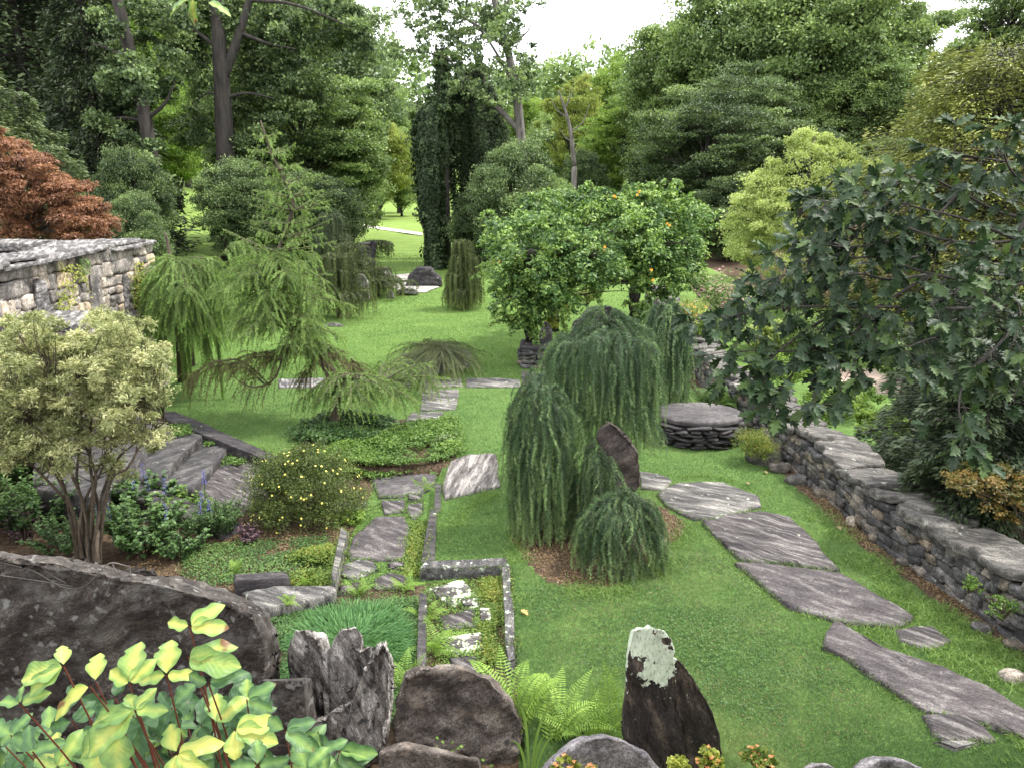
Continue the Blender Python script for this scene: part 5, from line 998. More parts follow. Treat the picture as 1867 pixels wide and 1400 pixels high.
# rocks and flowers behind the vine
lump('boulder', 'big pale sunlit boulder seen under the flowering vine', 1105, 600, 90, 42, 19.5, 'palecap', 11)
lump('boulder', 'smaller pale rock left of the sunlit boulder under the vine', 1062, 605, 40, 26, 19, 'palecap', 12)
lump('boulder', 'white upright rock by the foot of the front left vine post', 996, 620, 26, 34, 18.2, 'palecap', 13)
def puff(name, label, cat, u, v, w_, h_, Y, mat, seed, n=14, per=160, leaf=.045, flower=None, fn=60, fs=.035, group=None, asp=1.0, tmpl=(RH, RHF), up=.5):
    rng = np.random.RandomState(seed); c = P(u, v, Y); c[2] = min(c[2], gz(c[0], c[1]) + 0.02) if False else c[2]; W_, H_ = w_ / FOC * Y, h_ / FOC * Y; loc = c.copy(); t = empty(name, loc, label, cat, group); b = B(); cs = []
    for k in range(n): a = rng.rand() * 6.283; r = math.sqrt(rng.rand()); x = math.cos(a) * r; cs.append(loc + [x * W_ * .42, math.sin(a) * r * W_ * .42, H_ * (.15 + .65 * rng.rand() * math.sqrt(max(0, 1 - r * r)) + .1)])
    cs = np.array(cs); s = B()
    for q in cs: tube(s, bez(loc, (loc + q) / 2, q, 5), np.linspace(.012, .003, 5), 4, cap=False)
    s.build('stems', M['bark_small'], t); clump_leaves(b, rng, cs, min(W_, H_) * .26, per, leaf, asp=asp, up=up, tmpl=tmpl, flat=.8); b.build('foliage', M[mat], t)
    if flower:
        ff = B(); q = cs[rng.randint(n, size=fn)] + rdir(rng, fn) * min(W_, H_) * .24; q[:, 2] += H_ * .05; 
        for k in range(5): a_ = k / 5 * 6.283; d = np.array([math.cos(a_), math.sin(a_), .3]); scatter(ff, RH, RHF, q, np.repeat(d[None], fn, 0) + rng.normal(size=(fn, 3)) * .2, np.array([0, -.5, 1.0]) + rng.normal(size=(fn, 3)) * .2, fs * rng.uniform(.7, 1.2, fn), rnd=rng.rand(fn))
        ff.build('flowers', M[flower], t)
    return t
puff('joe_pye_weed', 'tall pink headed flowers in front of the dark bank right of the vine', 'flowering plant', 1315, 575, 90, 75, 20, 'leaf_mid', 221, n=30, flower='petal_pink', fn=260, fs=.045)
puff('joe_pye_weed', 'smaller clump of pink flowers beside the vine edge', 'flowering plant', 1275, 545, 50, 50, 21, 'leaf_mid', 222, n=16, flower='petal_pink', fn=120, fs=.045)
puff('coneflower', 'yellow green border plants with orange flowers beside the vine edge', 'flowering plant', 1255, 600, 90, 60, 19, 'leaf_lime', 223, n=30, flower='petal_orange', fn=60, fs=.04)
puff('leafy_plant', 'green leafy border plant below the pink flowers', 'border plant', 1290, 618, 70, 40, 17.5, 'leaf_bright', 224, n=20)
puff('gold_shrub', 'yellow leaved small shrub behind the white upright rock', 'shrub', 1005, 600, 34, 28, 19.5, 'leaf_gold', 225, n=10)
puff('grey_plant', 'pale grey green plant before the sunlit boulder', 'border plant', 1070, 560, 60, 40, 20.5, 'leaf_lime', 226, n=16)
for k, (u, v, w_, h_, Y, mt_, lb) in enumerate([(1520, 770, 150, 70, 13.5, 'leaf_bright', 'bright sunlit bed plant below the wall right of centre'), (1600, 800, 110, 60, 12.5, 'leaf_bright', 'sunlit plant between the wall and the dark yew'), (1440, 700, 120, 60, 17, 'leaf_bright', 'bright plant seen under the oak leaves above the wall'), (1560, 730, 100, 40, 17, 'leaf_cover', 'low green plants in front of the pink gravel'), (1620, 680, 90, 60, 19.5, 'leaf_mid', 'green bush behind the pink gravel'), (1490, 650, 160, 90, 22, 'leaf_mid', 'bush behind the oak branch tips'), (1400, 640, 100, 60, 23, 'leaf_lime', 'light bush left behind the oak branch tips'), (1700, 660, 120, 90, 20, 'leaf_dark', 'dark bush at the right end of the pink gravel'), (1360, 470, 90, 60, 33, 'leaf_mid', 'bush on the brown bank below the dark wood')]):
    puff('garden_plant' if k < 4 else 'garden_bush', lb, 'bush', u, v, w_, h_, Y, mt_, 230 + k, n=34, per=170, leaf=.05 if k < 4 else .09)
# ------------------------------------------------------------------ right hand wall
def offp(path, d):
    path = np.asarray(path, float); t = norm(np.gradient(path, axis=0)); n = np.stack([-t[:, 1], t[:, 0]], 1); return path + n * d
rw = empty('stone_wall', (4.4, 9, 0), 'low curving drystone wall with broad flat capstones along the right of the lawn', 'stone wall')
pth = catmull(np.c_[WALL_R[::-1], np.zeros(len(WALL_R))], 5)[:, :2]        # front face, from near to far
mid = offp(pth, -0.27); TH = 0.52
if mid[:, 0].mean() < pth[:, 0].mean(): mid = offp(pth, 0.27)
def ztop(s): return 0.60 - 0.10
b = B(); core_wall(b, mid, lambda s: -0.9, lambda s: ztop(s), TH - .08); b.build('wall_core', M['core'], rw)
b = B(); drystone(b, mid, lambda s: -0.05, ztop, TH, 301, sides=(-1,), hrow=(.06, .17), wst=(.07, .30), p=11)
b.build('stonework', M['wallstone'], rw, smooth=True)
b = B(); drystone(b, mid, lambda s: -1.0, ztop, TH, 302, sides=(1,), hrow=(.18, .28), wst=(.25, .5)); b.build('stonework', M['wallstone'], rw, smooth=True)
rng = np.random.RandomState(303); seg = np.linalg.norm(np.diff(mid, axis=0), axis=1); cum = np.concatenate([[0], np.cumsum(seg)]); s = 0.0; k = 0
tn_ = norm(np.gradient(mid, axis=0)); nn_ = np.stack([-tn_[:, 1], tn_[:, 0]], 1)
def mp_(s, o): return np.array([np.interp(s, cum, mid[:, 0]) + o * np.interp(s, cum, nn_[:, 0]), np.interp(s, cum, mid[:, 1]) + o * np.interp(s, cum, nn_[:, 1])])
while s < cum[-1] - .2:
    L_ = rng.uniform(.35, .85) if s < 9 else rng.uniform(.7, 1.3); wl, wr = rng.uniform(.24, .34), rng.uniform(.24, .34); sk = rng.normal() * .14; o = mp_(s, 0)
    out = [mp_(s + sk, -wl), mp_(s + L_ * .3, -wl - rng.uniform(-.02, .08)), mp_(s + L_ * .7, -wl - rng.uniform(-.04, .06)), mp_(s + L_ + sk * .5, -wl * .95), mp_(s + L_ - sk, wr), mp_(s + L_ * .5, wr + rng.uniform(-.03, .06)), mp_(s - sk, wr)]
    b = B(); th = rng.uniform(.05, .10); slab_geo(b, out, ztop(s) + th + .012 * (k % 3), th, 310 + k, jag=.07, rough=.03, step=.045, tilt=(rng.normal() * .05, rng.normal() * .06)); b.build('capstone', M['capstone'], rw)
    s += L_ * rng.uniform(.96, 1.0); k += 1
# fallen stones at the wall foot
fs = [(1650, 1028, 30), (1690, 1046, 44), (1742, 1078, 36), (1420, 858, 40), (1452, 880, 36), (1500, 905, 30), (1560, 955, 34), (1600, 985, 36), (1790, 1150, 36), (1850, 1180, 40), (1843, 1238, 46), (1395, 842, 60)]
for k, (u, v, w_) in enumerate(fs):
    c = G(u, v); rg = np.random.RandomState(330 + k); r = w_ / FOC * c[1] * .55; b = B(); stone(b, c + [0, 0, r * .3], np.eye(3), np.array([r, r * .7, r * .5]), 340 + k, .6 + .4 * rg.rand(), 3.0, .2)
    lb = ['loose stone at the foot of the wall, %s' % q for q in ['beside a brown round one', 'broad and brown', 'grey and flat', 'dark and flat by the golden fern', 'second from the golden fern', 'third from the golden fern', 'halfway along the near wall', 'just before the pale stones', 'near the right edge', 'nearest at the right edge', 'small, pale blue grey, in the grass', 'large and dark under the golden fern']][k]
    if k == 10: lb = 'small pale blue grey stone in the grass by the long slab'
    tag(b.build('loose_stone', M['palewall' if k in (10, 6) else 'wallstone'], loc=c, smooth=True), lb, 'stone', 'loose stones at the wall foot')
# round bench
c = G(1262, 800); c = np.array([2.98, 11.75, 0]); bt_ = empty('stone_bench', c, 'round slab bench on a drystone drum beside the wall', 'garden bench')
ring = [(c[0] + .58 * math.cos(a), c[1] + .5 * math.sin(a)) for a in np.linspace(0, 6.283, 17)[:-1]]
b = B(); drystone(b, [(c[0] + .56 * math.cos(a), c[1] + .46 * math.sin(a)) for a in np.linspace(math.pi, 2 * math.pi + .5, 22)], lambda s: -.02, lambda s: .36, .12, 351, sides=(1, -1), hrow=(.035, .06), wst=(.15, .4), p=5); b.build('base', M['slate_dark'], bt_)
b = B(); core_wall(b, [(c[0] - .4, c[1]), (c[0] + .4, c[1])], lambda s: 0, lambda s: .38, .8); b.build('fill', M['core'], bt_)
b = B(); slab_geo(b, [(c[0] + .70 * math.cos(a), c[1] + .56 * math.sin(a)) for a in np.linspace(0, 6.283, 25)[:-1]] , .44, .075, 352, jag=.01, rough=.004); b.build('bench_top', M['slate_smooth'], bt_)
lump('rough_stone', 'pile of dark layered stone left of the round seat', 1195, 800, 90, 40, 11.9, 'slate_dark', 15, L=.06)

# ------------------------------------------------------------------ slabs, kerbs and steps
SL = []
def ps(label, px, mat, seed, z=0.03, th=.08, cat='stepping stone', group=None, rough=.014, name='flagstone', jag=.02):
    o = slab(name, label, cat, px, mat, z=z, th=th, seed=seed, rough=rough, group=group, jag=jag); SL.append(gp(px, z)); return o
g1 = 'stepping stones in the sunken path'
zs = -0.095
ps('smooth blue grey slab at the head of the sunken path', [(672, 862), (795, 845), (797, 880), (762, 902), (690, 905)], 'slate_smooth', 401, zs, group=g1, rough=.003)
ps('white streaked slab in the lawn left of the weeping spruces', [(822, 840), (850, 828), (905, 826), (912, 884), (812, 908), (805, 890)], 'streaky', 402, .03, rough=.02)
ps('pale small slab half under the yellow flowered shrub', [(600, 914), (668, 913), (668, 926), (604, 932)], 'slate', 403, zs, group=g1)
ps('squarish slab just below the smooth blue grey slab', [(693, 912), (738, 909), (739, 930), (700, 935)], 'slate', 404, zs, group=g1)
ps('narrow slab strip touching the smooth blue grey slab', [(742, 899), (770, 901), (771, 910), (744, 911)], 'slate', 414, zs, group=g1)
ps('five sided slab by the upper kerb', [(745, 917), (772, 914), (772, 930), (755, 945), (737, 928)], 'slate', 405, zs, group=g1)
ps('largest rippled slab in the middle of the sunken path', [(685, 940), (738, 938), (748, 970), (741, 1000), (734, 1018), (640, 1018), (633, 1005), (650, 972)], 'slate_purple', 406, zs, group=g1, rough=.022)
ps('oval slab left below the largest rippled slab', [(625, 1028), (655, 1021), (684, 1024), (690, 1035), (644, 1053), (620, 1047)], 'slate_grey', 407, zs, group=g1)
ps('small slab right below the largest rippled slab', [(706, 1026), (738, 1022), (742, 1031), (712, 1038)], 'slate', 408, zs, group=g1)
ps('dark slab with ferns at its edge above the grass mound', [(680, 1053), (712, 1041), (745, 1050), (738, 1070), (682, 1069)], 'slate', 409, zs, group=g1)
ps('flat dark slab left of the one with ferns', [(616, 1066), (662, 1056), (652, 1076), (612, 1082)], 'slate', 410, zs, group=g1)
ps('lichen crusted slab at the top of the lower path', [(778, 1072), (842, 1054), (868, 1080), (826, 1102)], 'lichened', 411, zs, group=g1)
ps('small lichen speckled slab below the crusted one', [(838, 1092), (874, 1086), (872, 1102), (845, 1106)], 'lichened', 412, zs, group=g1)
ps('dark striped slab in the lower path', [(798, 1122), (866, 1106), (868, 1138), (812, 1142)], 'slate', 413, zs, group=g1)
ps('narrow slab with white lichen against the lower kerb', [(874, 1106), (898, 1104), (895, 1132), (875, 1134)], 'lichened', 415, zs, group=g1)
ps('dark slab with a crust of white lichen on its right half', [(800, 1160), (880, 1150), (882, 1176), (826, 1192), (808, 1180)], 'lichened', 416, zs, group=g1)
ps('plain dark slab nearest the brown boulder', [(814, 1198), (870, 1194), (874, 1232), (828, 1228)], 'slate', 417, zs, group=g1)
ps('long pale grey slab behind the big dark boulder', [(442, 1078), (500, 1068), (610, 1066), (612, 1082), (560, 1094), (470, 1108)], 'slate_grey', 418, .0, .12, group=g1)
g2 = 'flagstones across the middle lawn'
for k, (px, mt_, lb) in enumerate([
    ([(848, 690), (905, 688), (948, 692), (948, 705), (850, 705)], 'slate_grey', 'pale flagstone in the cross path left of the vine pier'),
    ([(762, 690), (842, 689), (844, 703), (768, 706)], 'slate_grey', 'wide flagstone at the junction of the cross path'),
    ([(772, 708), (838, 709), (832, 745), (765, 748)], 'slate_grey', 'large ribbed flagstone below the junction'),
    ([(752, 750), (808, 750), (798, 764), (736, 768)], 'slate_grey', 'short ribbed flagstone under the large one'),
    ([(738, 768), (792, 768), (776, 790), (740, 795)], 'slate', 'darker flagstone at the edge of the groundcover bed'),
    ([(950, 676), (996, 680), (998, 704), (952, 702)], 'slate', 'dark flagstone beside the foot of the vine pier'),
    ([(622, 690), (756, 688), (758, 703), (624, 706)], 'slate_grey', 'long pale flagstone behind the umbrella larch'),
    ([(505, 691), (612, 688), (616, 704), (508, 706)], 'palecap', 'pale flagstone glimpsed below the bowed larch limb'),
    ([(683, 772), (728, 766), (720, 786), (690, 792)], 'slate', 'small flagstone at the left foot of the umbrella larch')]):
    ps(lb, px, mt_, 430 + k, .025, .05, group=g2, rough=.008)
g3 = 'big stepping slabs curving along the wall'
ps('small striped slab just right of the upright rock', [(1166, 858), (1200, 862), (1226, 874), (1214, 890), (1168, 888)], 'slate_grey', 441, .035, group=g3)
ps('pale ribbed slab, the farthest whole one of the curved path', [(1198, 897), (1240, 877), (1320, 880), (1386, 905), (1388, 920), (1300, 945), (1262, 942), (1215, 918)], 'slate_grey', 442, .045, group=g3, rough=.02)
ps('dark ribbed slab with a pale green lichen patch', [(1281, 950), (1330, 936), (1385, 929), (1440, 940), (1488, 985), (1500, 1005), (1532, 1036), (1440, 1025), (1350, 1017)], 'slate', 443, .05, group=g3, rough=.022)
ps('long purple grey slab third along the curved path', [(1342, 1023), (1400, 1026), (1532, 1042), (1580, 1070), (1668, 1120), (1628, 1141), (1540, 1130), (1440, 1104), (1400, 1072)], 'slate_purple', 444, .05, group=g3, rough=.016)
ps('small oval slab set in the grass beside the longest slab', [(1632, 1148), (1668, 1139), (1702, 1140), (1736, 1165), (1700, 1180), (1640, 1168)], 'slate', 445, .04, group=g3)
ps('longest slab, broad and purple grey, running off the right edge', [(1520, 1125), (1545, 1140), (1560, 1152), (1620, 1184), (1720, 1212), (1800, 1250), (1870, 1292), (1960, 1340), (1960, 1400), (1860, 1338), (1780, 1312), (1690, 1292), (1600, 1236), (1540, 1192), (1500, 1176), (1505, 1150)], 'slate_purple', 446, .05, group=g3, rough=.018)
ps('dark squat slab with white blotches at the lower right', [(1683, 1300), (1760, 1304), (1795, 1320), (1815, 1345), (1730, 1346), (1698, 1335)], 'slate', 447, .04, group=g3)
ps('little pale slab tip below the blotched dark slab', [(1706, 1350), (1760, 1346), (1790, 1352), (1742, 1364)], 'slate_grey', 448, .03, group=g3)
lump('boulder', 'rough grey boulder in the bottom right corner', 1838, 1412, 110, 50, 4.9, 'slate_grey', 16, L=.05, amp=.05)
lump('boulder', 'rounded lavender stone top at the bottom edge right of centre', 1625, 1425, 130, 42, 4.4, 'lavender', 17, L=.05, amp=.04)
lump('boulder', 'small flat stone at the bottom edge left of the lavender one', 1500, 1412, 70, 20, 4.5, 'lavender', 18, L=.05, amp=.04)
# kerbs
g4 = 'dark slate kerbs set on edge'
for k, (px, mt_, lb) in enumerate([
    ([(794, 880), (805, 880), (803, 932), (790, 932)], 'slate_dark', 'short upper kerb beside the white streaked slab'),
    ([(785, 925), (797, 926), (793, 1022), (767, 1026)], 'slate_dark', 'wide dark kerb leading down to the kerb corner'),
    ([(770, 1021), (924, 1016), (928, 1030), (766, 1035)], 'edge_lichen', 'level kerb crossing to the right at the bend'),
    ([(915, 1031), (930, 1029), (931, 1070), (937, 1110), (938, 1150), (938, 1171), (921, 1171), (920, 1110)], 'edge_lichen', 'white spotted kerb running towards the fern'),
    ([(922, 1174), (938, 1173), (940, 1204), (926, 1206)], 'edge_lichen', 'stub of kerb just behind the big fern'),
    ([(765, 1076), (778, 1080), (777, 1200), (768, 1270), (758, 1270), (762, 1130)], 'slate_dark', 'thin dark kerb between the grass mound and the lower path'),
    ([(604, 1046), (610, 1060), (634, 970), (622, 958)], 'slate_grey', 'slanting kerb right of the sedum clump'),
    ([(426, 1046), (520, 1040), (528, 1052), (428, 1058)], 'slate_dark', 'dark kerb at the front of the herb bed')]):
    z = .02 if k < 6 else .05
    b = B(); slab_geo(b, gp(px, z), z, .24, 460 + k, jag=.006, rough=.006, step=.08, under=.98); c = gp(px, z).mean(0); c[2] = z - .24; o = b.build('kerb', M[mt_], loc=c); tag(o, lb, 'kerb', g4); SL.append(gp(px, z))
# steps on the left
M['step_slate'] = rock_mat('step_slate', (0.028, 0.027, 0.029), (0.06, 0.058, 0.06), (0.125, 0.12, 0.118), streak=(1.2, 3, 3), rot=(0, 0, -.9), scale=2.5, lichen=(.28, .28, .25), lich_amt=.2, bump=.8, warp=.5)
st = empty('stone_steps', G(330, 850), 'broad slate steps between two dark side slabs on the left', 'steps')
for k, (px, z, th, mt_, nm) in enumerate([
    ([(308, 776), (240, 842), (170, 905), (60, 890), (60, 800), (150, 752), (270, 752)], .32, .40, 'step_slate', 'landing'),
    ([(368, 792), (291, 868), (225, 872), (300, 780), (330, 782)], .17, .16, 'step_slate', 'step'),
    ([(424, 806), (354, 890), (286, 886), (330, 830), (372, 798)], .02, .16, 'step_slate', 'step'),
    ([(530, 828), (520, 880), (440, 935), (350, 905), (380, 850), (424, 812)], -.10, .1, 'slate', 'step')]):
    b = B(); slab_geo(b, gp(px, z), z, th, 480 + k, jag=.012, rough=.008); b.build(nm, M[mt_], st); SL.append(gp(px, z))
for k, (px, z, tl) in enumerate([([(298, 762), (318, 761), (380, 778), (400, 786), (528, 826), (512, 838), (455, 818), (388, 800), (306, 777)], .12, (-.10, .0)), ([(106, 838), (185, 866), (270, 884), (350, 903), (442, 932), (402, 950), (300, 918), (190, 896), (112, 862)], .12, (-.11, 0))]):
    b = B(); slab_geo(b, gp(px, z), z, .30, 490 + k, jag=.01, rough=.006, tilt=tl); b.build('side_slab', M['slate_dark'], st); SL.append(gp(px, z))

# ------------------------------------------------------------------ weeping spruces in the lawn (with the upright rock)
rock('standing_rock', 'dark brown upright rock among the weeping spruces', 'rock', [face_rock([(1088, 800), (1098, 780), (1112, 769), (1128, 778), (1150, 800), (1168, 830), (1171, 890), (1150, 905), (1108, 900), (1100, 850)], 8.45, .35, .8)], 'darkrock', L=.05, amp=.03, ridge=.03, freq=4, seed=501)
def wsp(label, u, Y, vt, hw, seed, floor_v=None, **kw):
    x = P(u, 900, Y)[0]; H = P(u, vt, Y)[2]; fl = .03 if floor_v is None else P(u, floor_v, Y)[2]
    return spruce('weeping_spruce', label, 'weeping conifer', (x, Y, 0), H, hw / FOC * Y, 'needle_blue', seed, floor=fl, **kw)
wsp('tall blue green weeping spruce hanging behind the upright rock', 1100, 9.5, 598, 126, 511, 800, n=950, dens=330, nl=.036, nw=.0048, dome=.16, out=.05, top=.45, wild=.3)
wsp('column shaped blue green weeping spruce on the left of the lawn group', 980, 8.3, 705, 72, 512, n=680, dens=360, nl=.033, nw=.0044, dome=.2, lens=(.14, .42), top=.32, out=.09, wild=.3)
wsp('small weeping spruce in the middle directly left of the upright rock', 1085, 8.1, 826, 42, 513, n=300, dens=360, nl=.026, nw=.004, dome=.25, out=.2)
wsp('low rounded weeping spruce spreading in front of the lawn group', 1130, 7.6, 908, 92, 514, n=540, dens=380, nl=.032, nw=.004, dome=.38, top=.55, lens=(.25, .6), out=.09, wild=.35, dev=.8)
wsp('weeping spruce standing farther back beside the round seat', 1203, 12.6, 556, 54, 515, 745, n=560, dens=210, nl=.036, nw=.008, dome=.25, out=.14)
# ------------------------------------------------------------------ foreground rocks
def cust(px, Y, th, back=.8, lean=0.0, k=.95): return face_rock(px, Y, th, back, lean, None, k)
rock('big_boulder', 'huge dark brown slab boulder filling the lower left behind the yellow leaves', 'boulder', [cust([(-120, 985), (60, 1003), (200, 1030), (330, 1055), (430, 1082), (478, 1112), (490, 1150), (488, 1240), (470, 1330), (430, 1450), (-120, 1520)], 4.5, .42, .96, -.06, .72)], 'big_slab', L=.06, amp=.035, freq=3.5, seed=601, ridge=.04)
rock('block_stone', 'squared block stone right beside the big dark boulder', 'boulder', [cust([(474, 1240), (552, 1238), (562, 1330), (560, 1420), (470, 1420)], 4.35, .2, 1.0)], 'big_slab', L=.05, amp=.012, seed=602, sm=0)
rock('jagged_rock', 'jagged pale grey weathered rock with upright blades and dark clefts', 'rock', [
    cust([(518, 1195), (538, 1148), (562, 1150), (588, 1160), (596, 1200), (600, 1310), (560, 1360), (530, 1280)], 4.75, .22, .8),
    cust([(596, 1185), (620, 1148), (648, 1140), (660, 1158), (655, 1230), (600, 1320), (560, 1330)], 4.8, .2, .8),
    cust([(682, 1178), (700, 1171), (713, 1196), (712, 1260), (709, 1310), (700, 1360), (664, 1400), (634, 1400), (622, 1335), (652, 1250)], 4.55, .2, .85),
    cust([(628, 1180), (676, 1176), (690, 1240), (640, 1330), (610, 1300)], 4.8, .2, .8),
    cust([(565, 1320), (640, 1275), (700, 1300), (690, 1380), (650, 1430), (540, 1430)], 4.6, .3, .8)], 'jagged', L=.035, amp=.02, freq=7, seed=603, ridge=.06, stretch=(1.6, 1.6, .35))
rock('brown_boulder', 'rounded brown boulder with mottled face in front of the lower path', 'boulder', [cust([(728, 1252), (768, 1242), (836, 1238), (890, 1258), (930, 1300), (956, 1338), (946, 1378), (925, 1440), (760, 1440), (714, 1360), (714, 1300)], 4.7, .5, .8, .15)], 'brown_rock', L=.045, amp=.035, freq=4.5, seed=604, ridge=.04)
rock('boulder', 'blue grey slanting rock showing behind the right shoulder of the brown boulder', 'boulder', [cust([(888, 1258), (912, 1268), (955, 1330), (958, 1380), (930, 1400)], 4.95, .3, .8)], 'slate_dark', L=.05, amp=.02, seed=605, ridge=.02)
rock('boulder', 'low pale stone under the brown boulder at the bottom edge', 'boulder', [cust([(690, 1372), (730, 1362), (800, 1380), (872, 1386), (885, 1430), (690, 1430)], 4.3, .3, .8)], 'brown_rock', L=.05, amp=.025, seed=606)
rock('boulder', 'lavender grey boulder left of the lichen capped stone at the bottom edge', 'boulder', [cust([(985, 1412), (1030, 1368), (1062, 1350), (1105, 1340), (1138, 1350), (1172, 1374), (1215, 1420), (1100, 1450)], 4.2, .4, .8)], 'lavender', L=.05, amp=.03, seed=607, ridge=.02)
ls = rock('standing_stone', 'black standing stone with a bright pale green lichen cap', 'standing stone', [cust([(1147, 1170), (1152, 1146), (1188, 1141), (1210, 1147), (1228, 1175), (1233, 1250), (1250, 1380), (1240, 1440), (1165, 1440), (1142, 1370), (1139, 1310), (1144, 1240)], 4.45, .3, .8), cust([(1220, 1200), (1240, 1200), (1262, 1230), (1280, 1270), (1302, 1300), (1320, 1380), (1318, 1440), (1200, 1440)], 4.5, .25, .8)], 'darkrock', L=.04, amp=.018, freq=5, seed=608, ridge=.03, stretch=(1.8, 1.8, .4))
m = rock_mat('lichen_stone', (0.012, 0.010, 0.009), (0.035, 0.028, 0.025), (0.12, 0.095, 0.075), streak=(3, 3, .8), rot=(0, .35, 0), scale=3.0, lichen=(.42, .42, .38), lich_amt=.16, lich_scale=16, bump=.9)
nt = m.node_tree; pr_ = [n for n in nt.nodes if n.type == 'BSDF_PRINCIPLED'][0]; src = pr_.inputs['Base Color'].links[0].from_socket
tc = nt.nodes.new('ShaderNodeTexCoord'); sp = nt.nodes.new('ShaderNodeSeparateXYZ'); lk(nt, tc.outputs['Object'], sp.inputs[0]); n4 = nd(nt, 'ShaderNodeTexNoise', Scale=9.0, Detail=5.0, Roughness=.6); lk(nt, tc.outputs['Object'], n4.inputs['Vector'])
zt_ = P(1190, 1141, 4.45)[2] - ls.location[2]; zb_ = P(1190, 1225, 4.45)[2] - ls.location[2]
ma = nt.nodes.new('ShaderNodeMath'); ma.operation = 'MULTIPLY_ADD'; ma.inputs[1].default_value = 1.9; lk(nt, n4.outputs['Fac'], ma.inputs[0]); lk(nt, sp.outputs['Z'], ma.inputs[2])
f_ = ramp(nt, nd(nt, 'ShaderNodeMapRange').outputs[0], [(0.49, (0, 0, 0)), (0.52, (1, 1, 1))]); mrn = [n for n in nt.nodes if n.type == 'MAP_RANGE'][0]; lk(nt, ma.outputs[0], mrn.inputs[0]); mrn.inputs[1].default_value = zb_ + .95 - .5; mrn.inputs[2].default_value = zb_ + .95 + .5
lk(nt, mixc(nt, f_, src, ramp(nt, nd(nt, 'ShaderNodeTexNoise', Scale=38.0, Detail=6.0, Roughness=.75).outputs['Fac'], [(.36, (.20, .22, .17)), (.46, (.46, .52, .41)), (.7, (.58, .64, .52))])), pr_.inputs['Base Color']); ls.data.materials[0] = m
# dry vine stems over the big boulder
b = B(); Yv = 4.36
for q in [[(-20, 1020), (60, 1040), (110, 1068), (150, 1070), (175, 1050), (200, 1026), (235, 1032)], [(0, 1048), (70, 1058), (130, 1068)], [(70, 1025), (90, 1045), (120, 1062)], [(236, 1030), (242, 1060), (248, 1090), (256, 1120)], [(205, 1028), (215, 1045)]]:
    c = catmull([P(u, v, Yv + (0.02 if v > 1035 else .03)) for u, v in q], 6); tube(b, c, .0035, 5)
tag(b.build('dry_vine', M['bark_pale'], loc=P(130, 1070, Yv)), 'thin dry vine stems lying across the top of the big dark boulder', 'vine')

# ------------------------------------------------------------------ beds and groundcover
cover('groundcover', 'bright green groundcover carpet under the umbrella larch', 'groundcover', gp([(590, 800), (700, 790), (790, 770), (835, 770), (845, 830), (800, 846), (680, 862), (560, 850)]), 'leaf_cover', 26000, .035, .16, 701, .05)
cover('groundcover', 'darker leafy groundcover round the trunk of the umbrella larch', 'groundcover', gp([(520, 800), (560, 770), (640, 765), (720, 775), (700, 810), (590, 820)]), 'leaf_herb', 12000, .045, .22, 702, .05)
cover('sedum_carpet', 'yellow green and orange sedum along the inside of the bend kerb', 'groundcover', gp([(880, 1040), (915, 1036), (925, 1180), (890, 1190), (870, 1110)]), 'leaf_sedum', 9000, .022, .07, 703)
cover('sedum_carpet', 'creeping sedum between the stones of the lower path', 'groundcover', gp([(775, 1040), (910, 1036), (905, 1200), (800, 1220), (778, 1100)]), 'leaf_cover', 6000, .02, .032, 704)
cover('sedum_carpet', 'sedum strip along the dark kerb of the upper path', 'groundcover', gp([(748, 935), (785, 930), (768, 1030), (735, 1036), (742, 1000)]), 'leaf_sedum', 6000, .022, .06, 705)
cover('creeping_thyme', 'low dark green mat between the path and the grass mound', 'groundcover', gp([(490, 1110), (620, 1080), (760, 1072), (762, 1270), (700, 1300), (500, 1300)]), 'leaf_thyme', 34000, .02, .055, 706, .03)
cover('sedum_carpet', 'bright sedum clump with orange tips beside the slanting kerb', 'groundcover', gp([(530, 1000), (600, 985), (622, 1000), (598, 1050), (530, 1055)]), 'leaf_sedum', 7000, .024, .12, 707, .08)
cover('path_moss', 'small green growth in the joints of the sunken path', 'groundcover', gp([(610, 910), (770, 895), (745, 1075), (610, 1085)]), 'leaf_cover', 6000, .018, .03, 708)
cover('bed_weeds', 'sparse low weeds on the soil of the herb bed', 'groundcover', gp([(330, 980), (600, 960), (600, 1040), (420, 1045), (330, 1060)]), 'leaf_thyme', 9000, .022, .05, 709)
cover('leaf_litter', 'dry brown leaf litter and bark on the soil of the herb bed', 'litter', gp([(250, 960), (640, 940), (620, 1060), (420, 1050), (250, 1060)]), 'straw', 9000, .018, .01, 710)
cover('bark_mulch', 'brown bark mulch in front of the weeping spruces', 'mulch', closed([(930, 985), (1000, 1060), (1120, 1068), (1200, 1010), (1245, 950), (1100, 900), (1000, 900)]), 'straw', 9000, .02, .01, 711)
cover('wall_foot_litter', 'brown litter in the dirt strip along the foot of the right wall', 'mulch', np.array([(x_ - 0.20, y_) for x_, y_ in WALL_R[4:]] + [(x_, y_) for x_, y_ in WALL_R[:3:-1]]), 'straw', 7000, .018, .01, 712)
cover('joint_plants', 'green leaves growing at the back of the slate steps', 'groundcover', gp([(312, 778), (345, 778), (350, 792), (320, 800)], .17), 'leaf_cover', 900, .03, .06, 713, z=.19)
cover('joint_plants', 'green leaves between the second and third slate step', 'groundcover', gp([(372, 795), (398, 800), (395, 812), (375, 815)], .02), 'leaf_cover', 700, .03, .06, 714, z=.04)
cover('joint_plants', 'carpet of round leaves on the lowest slate step', 'groundcover', gp([(425, 812), (475, 815), (440, 850), (405, 852)], -.1), 'leaf_cover', 1800, .028, .05, 715, z=-.07)
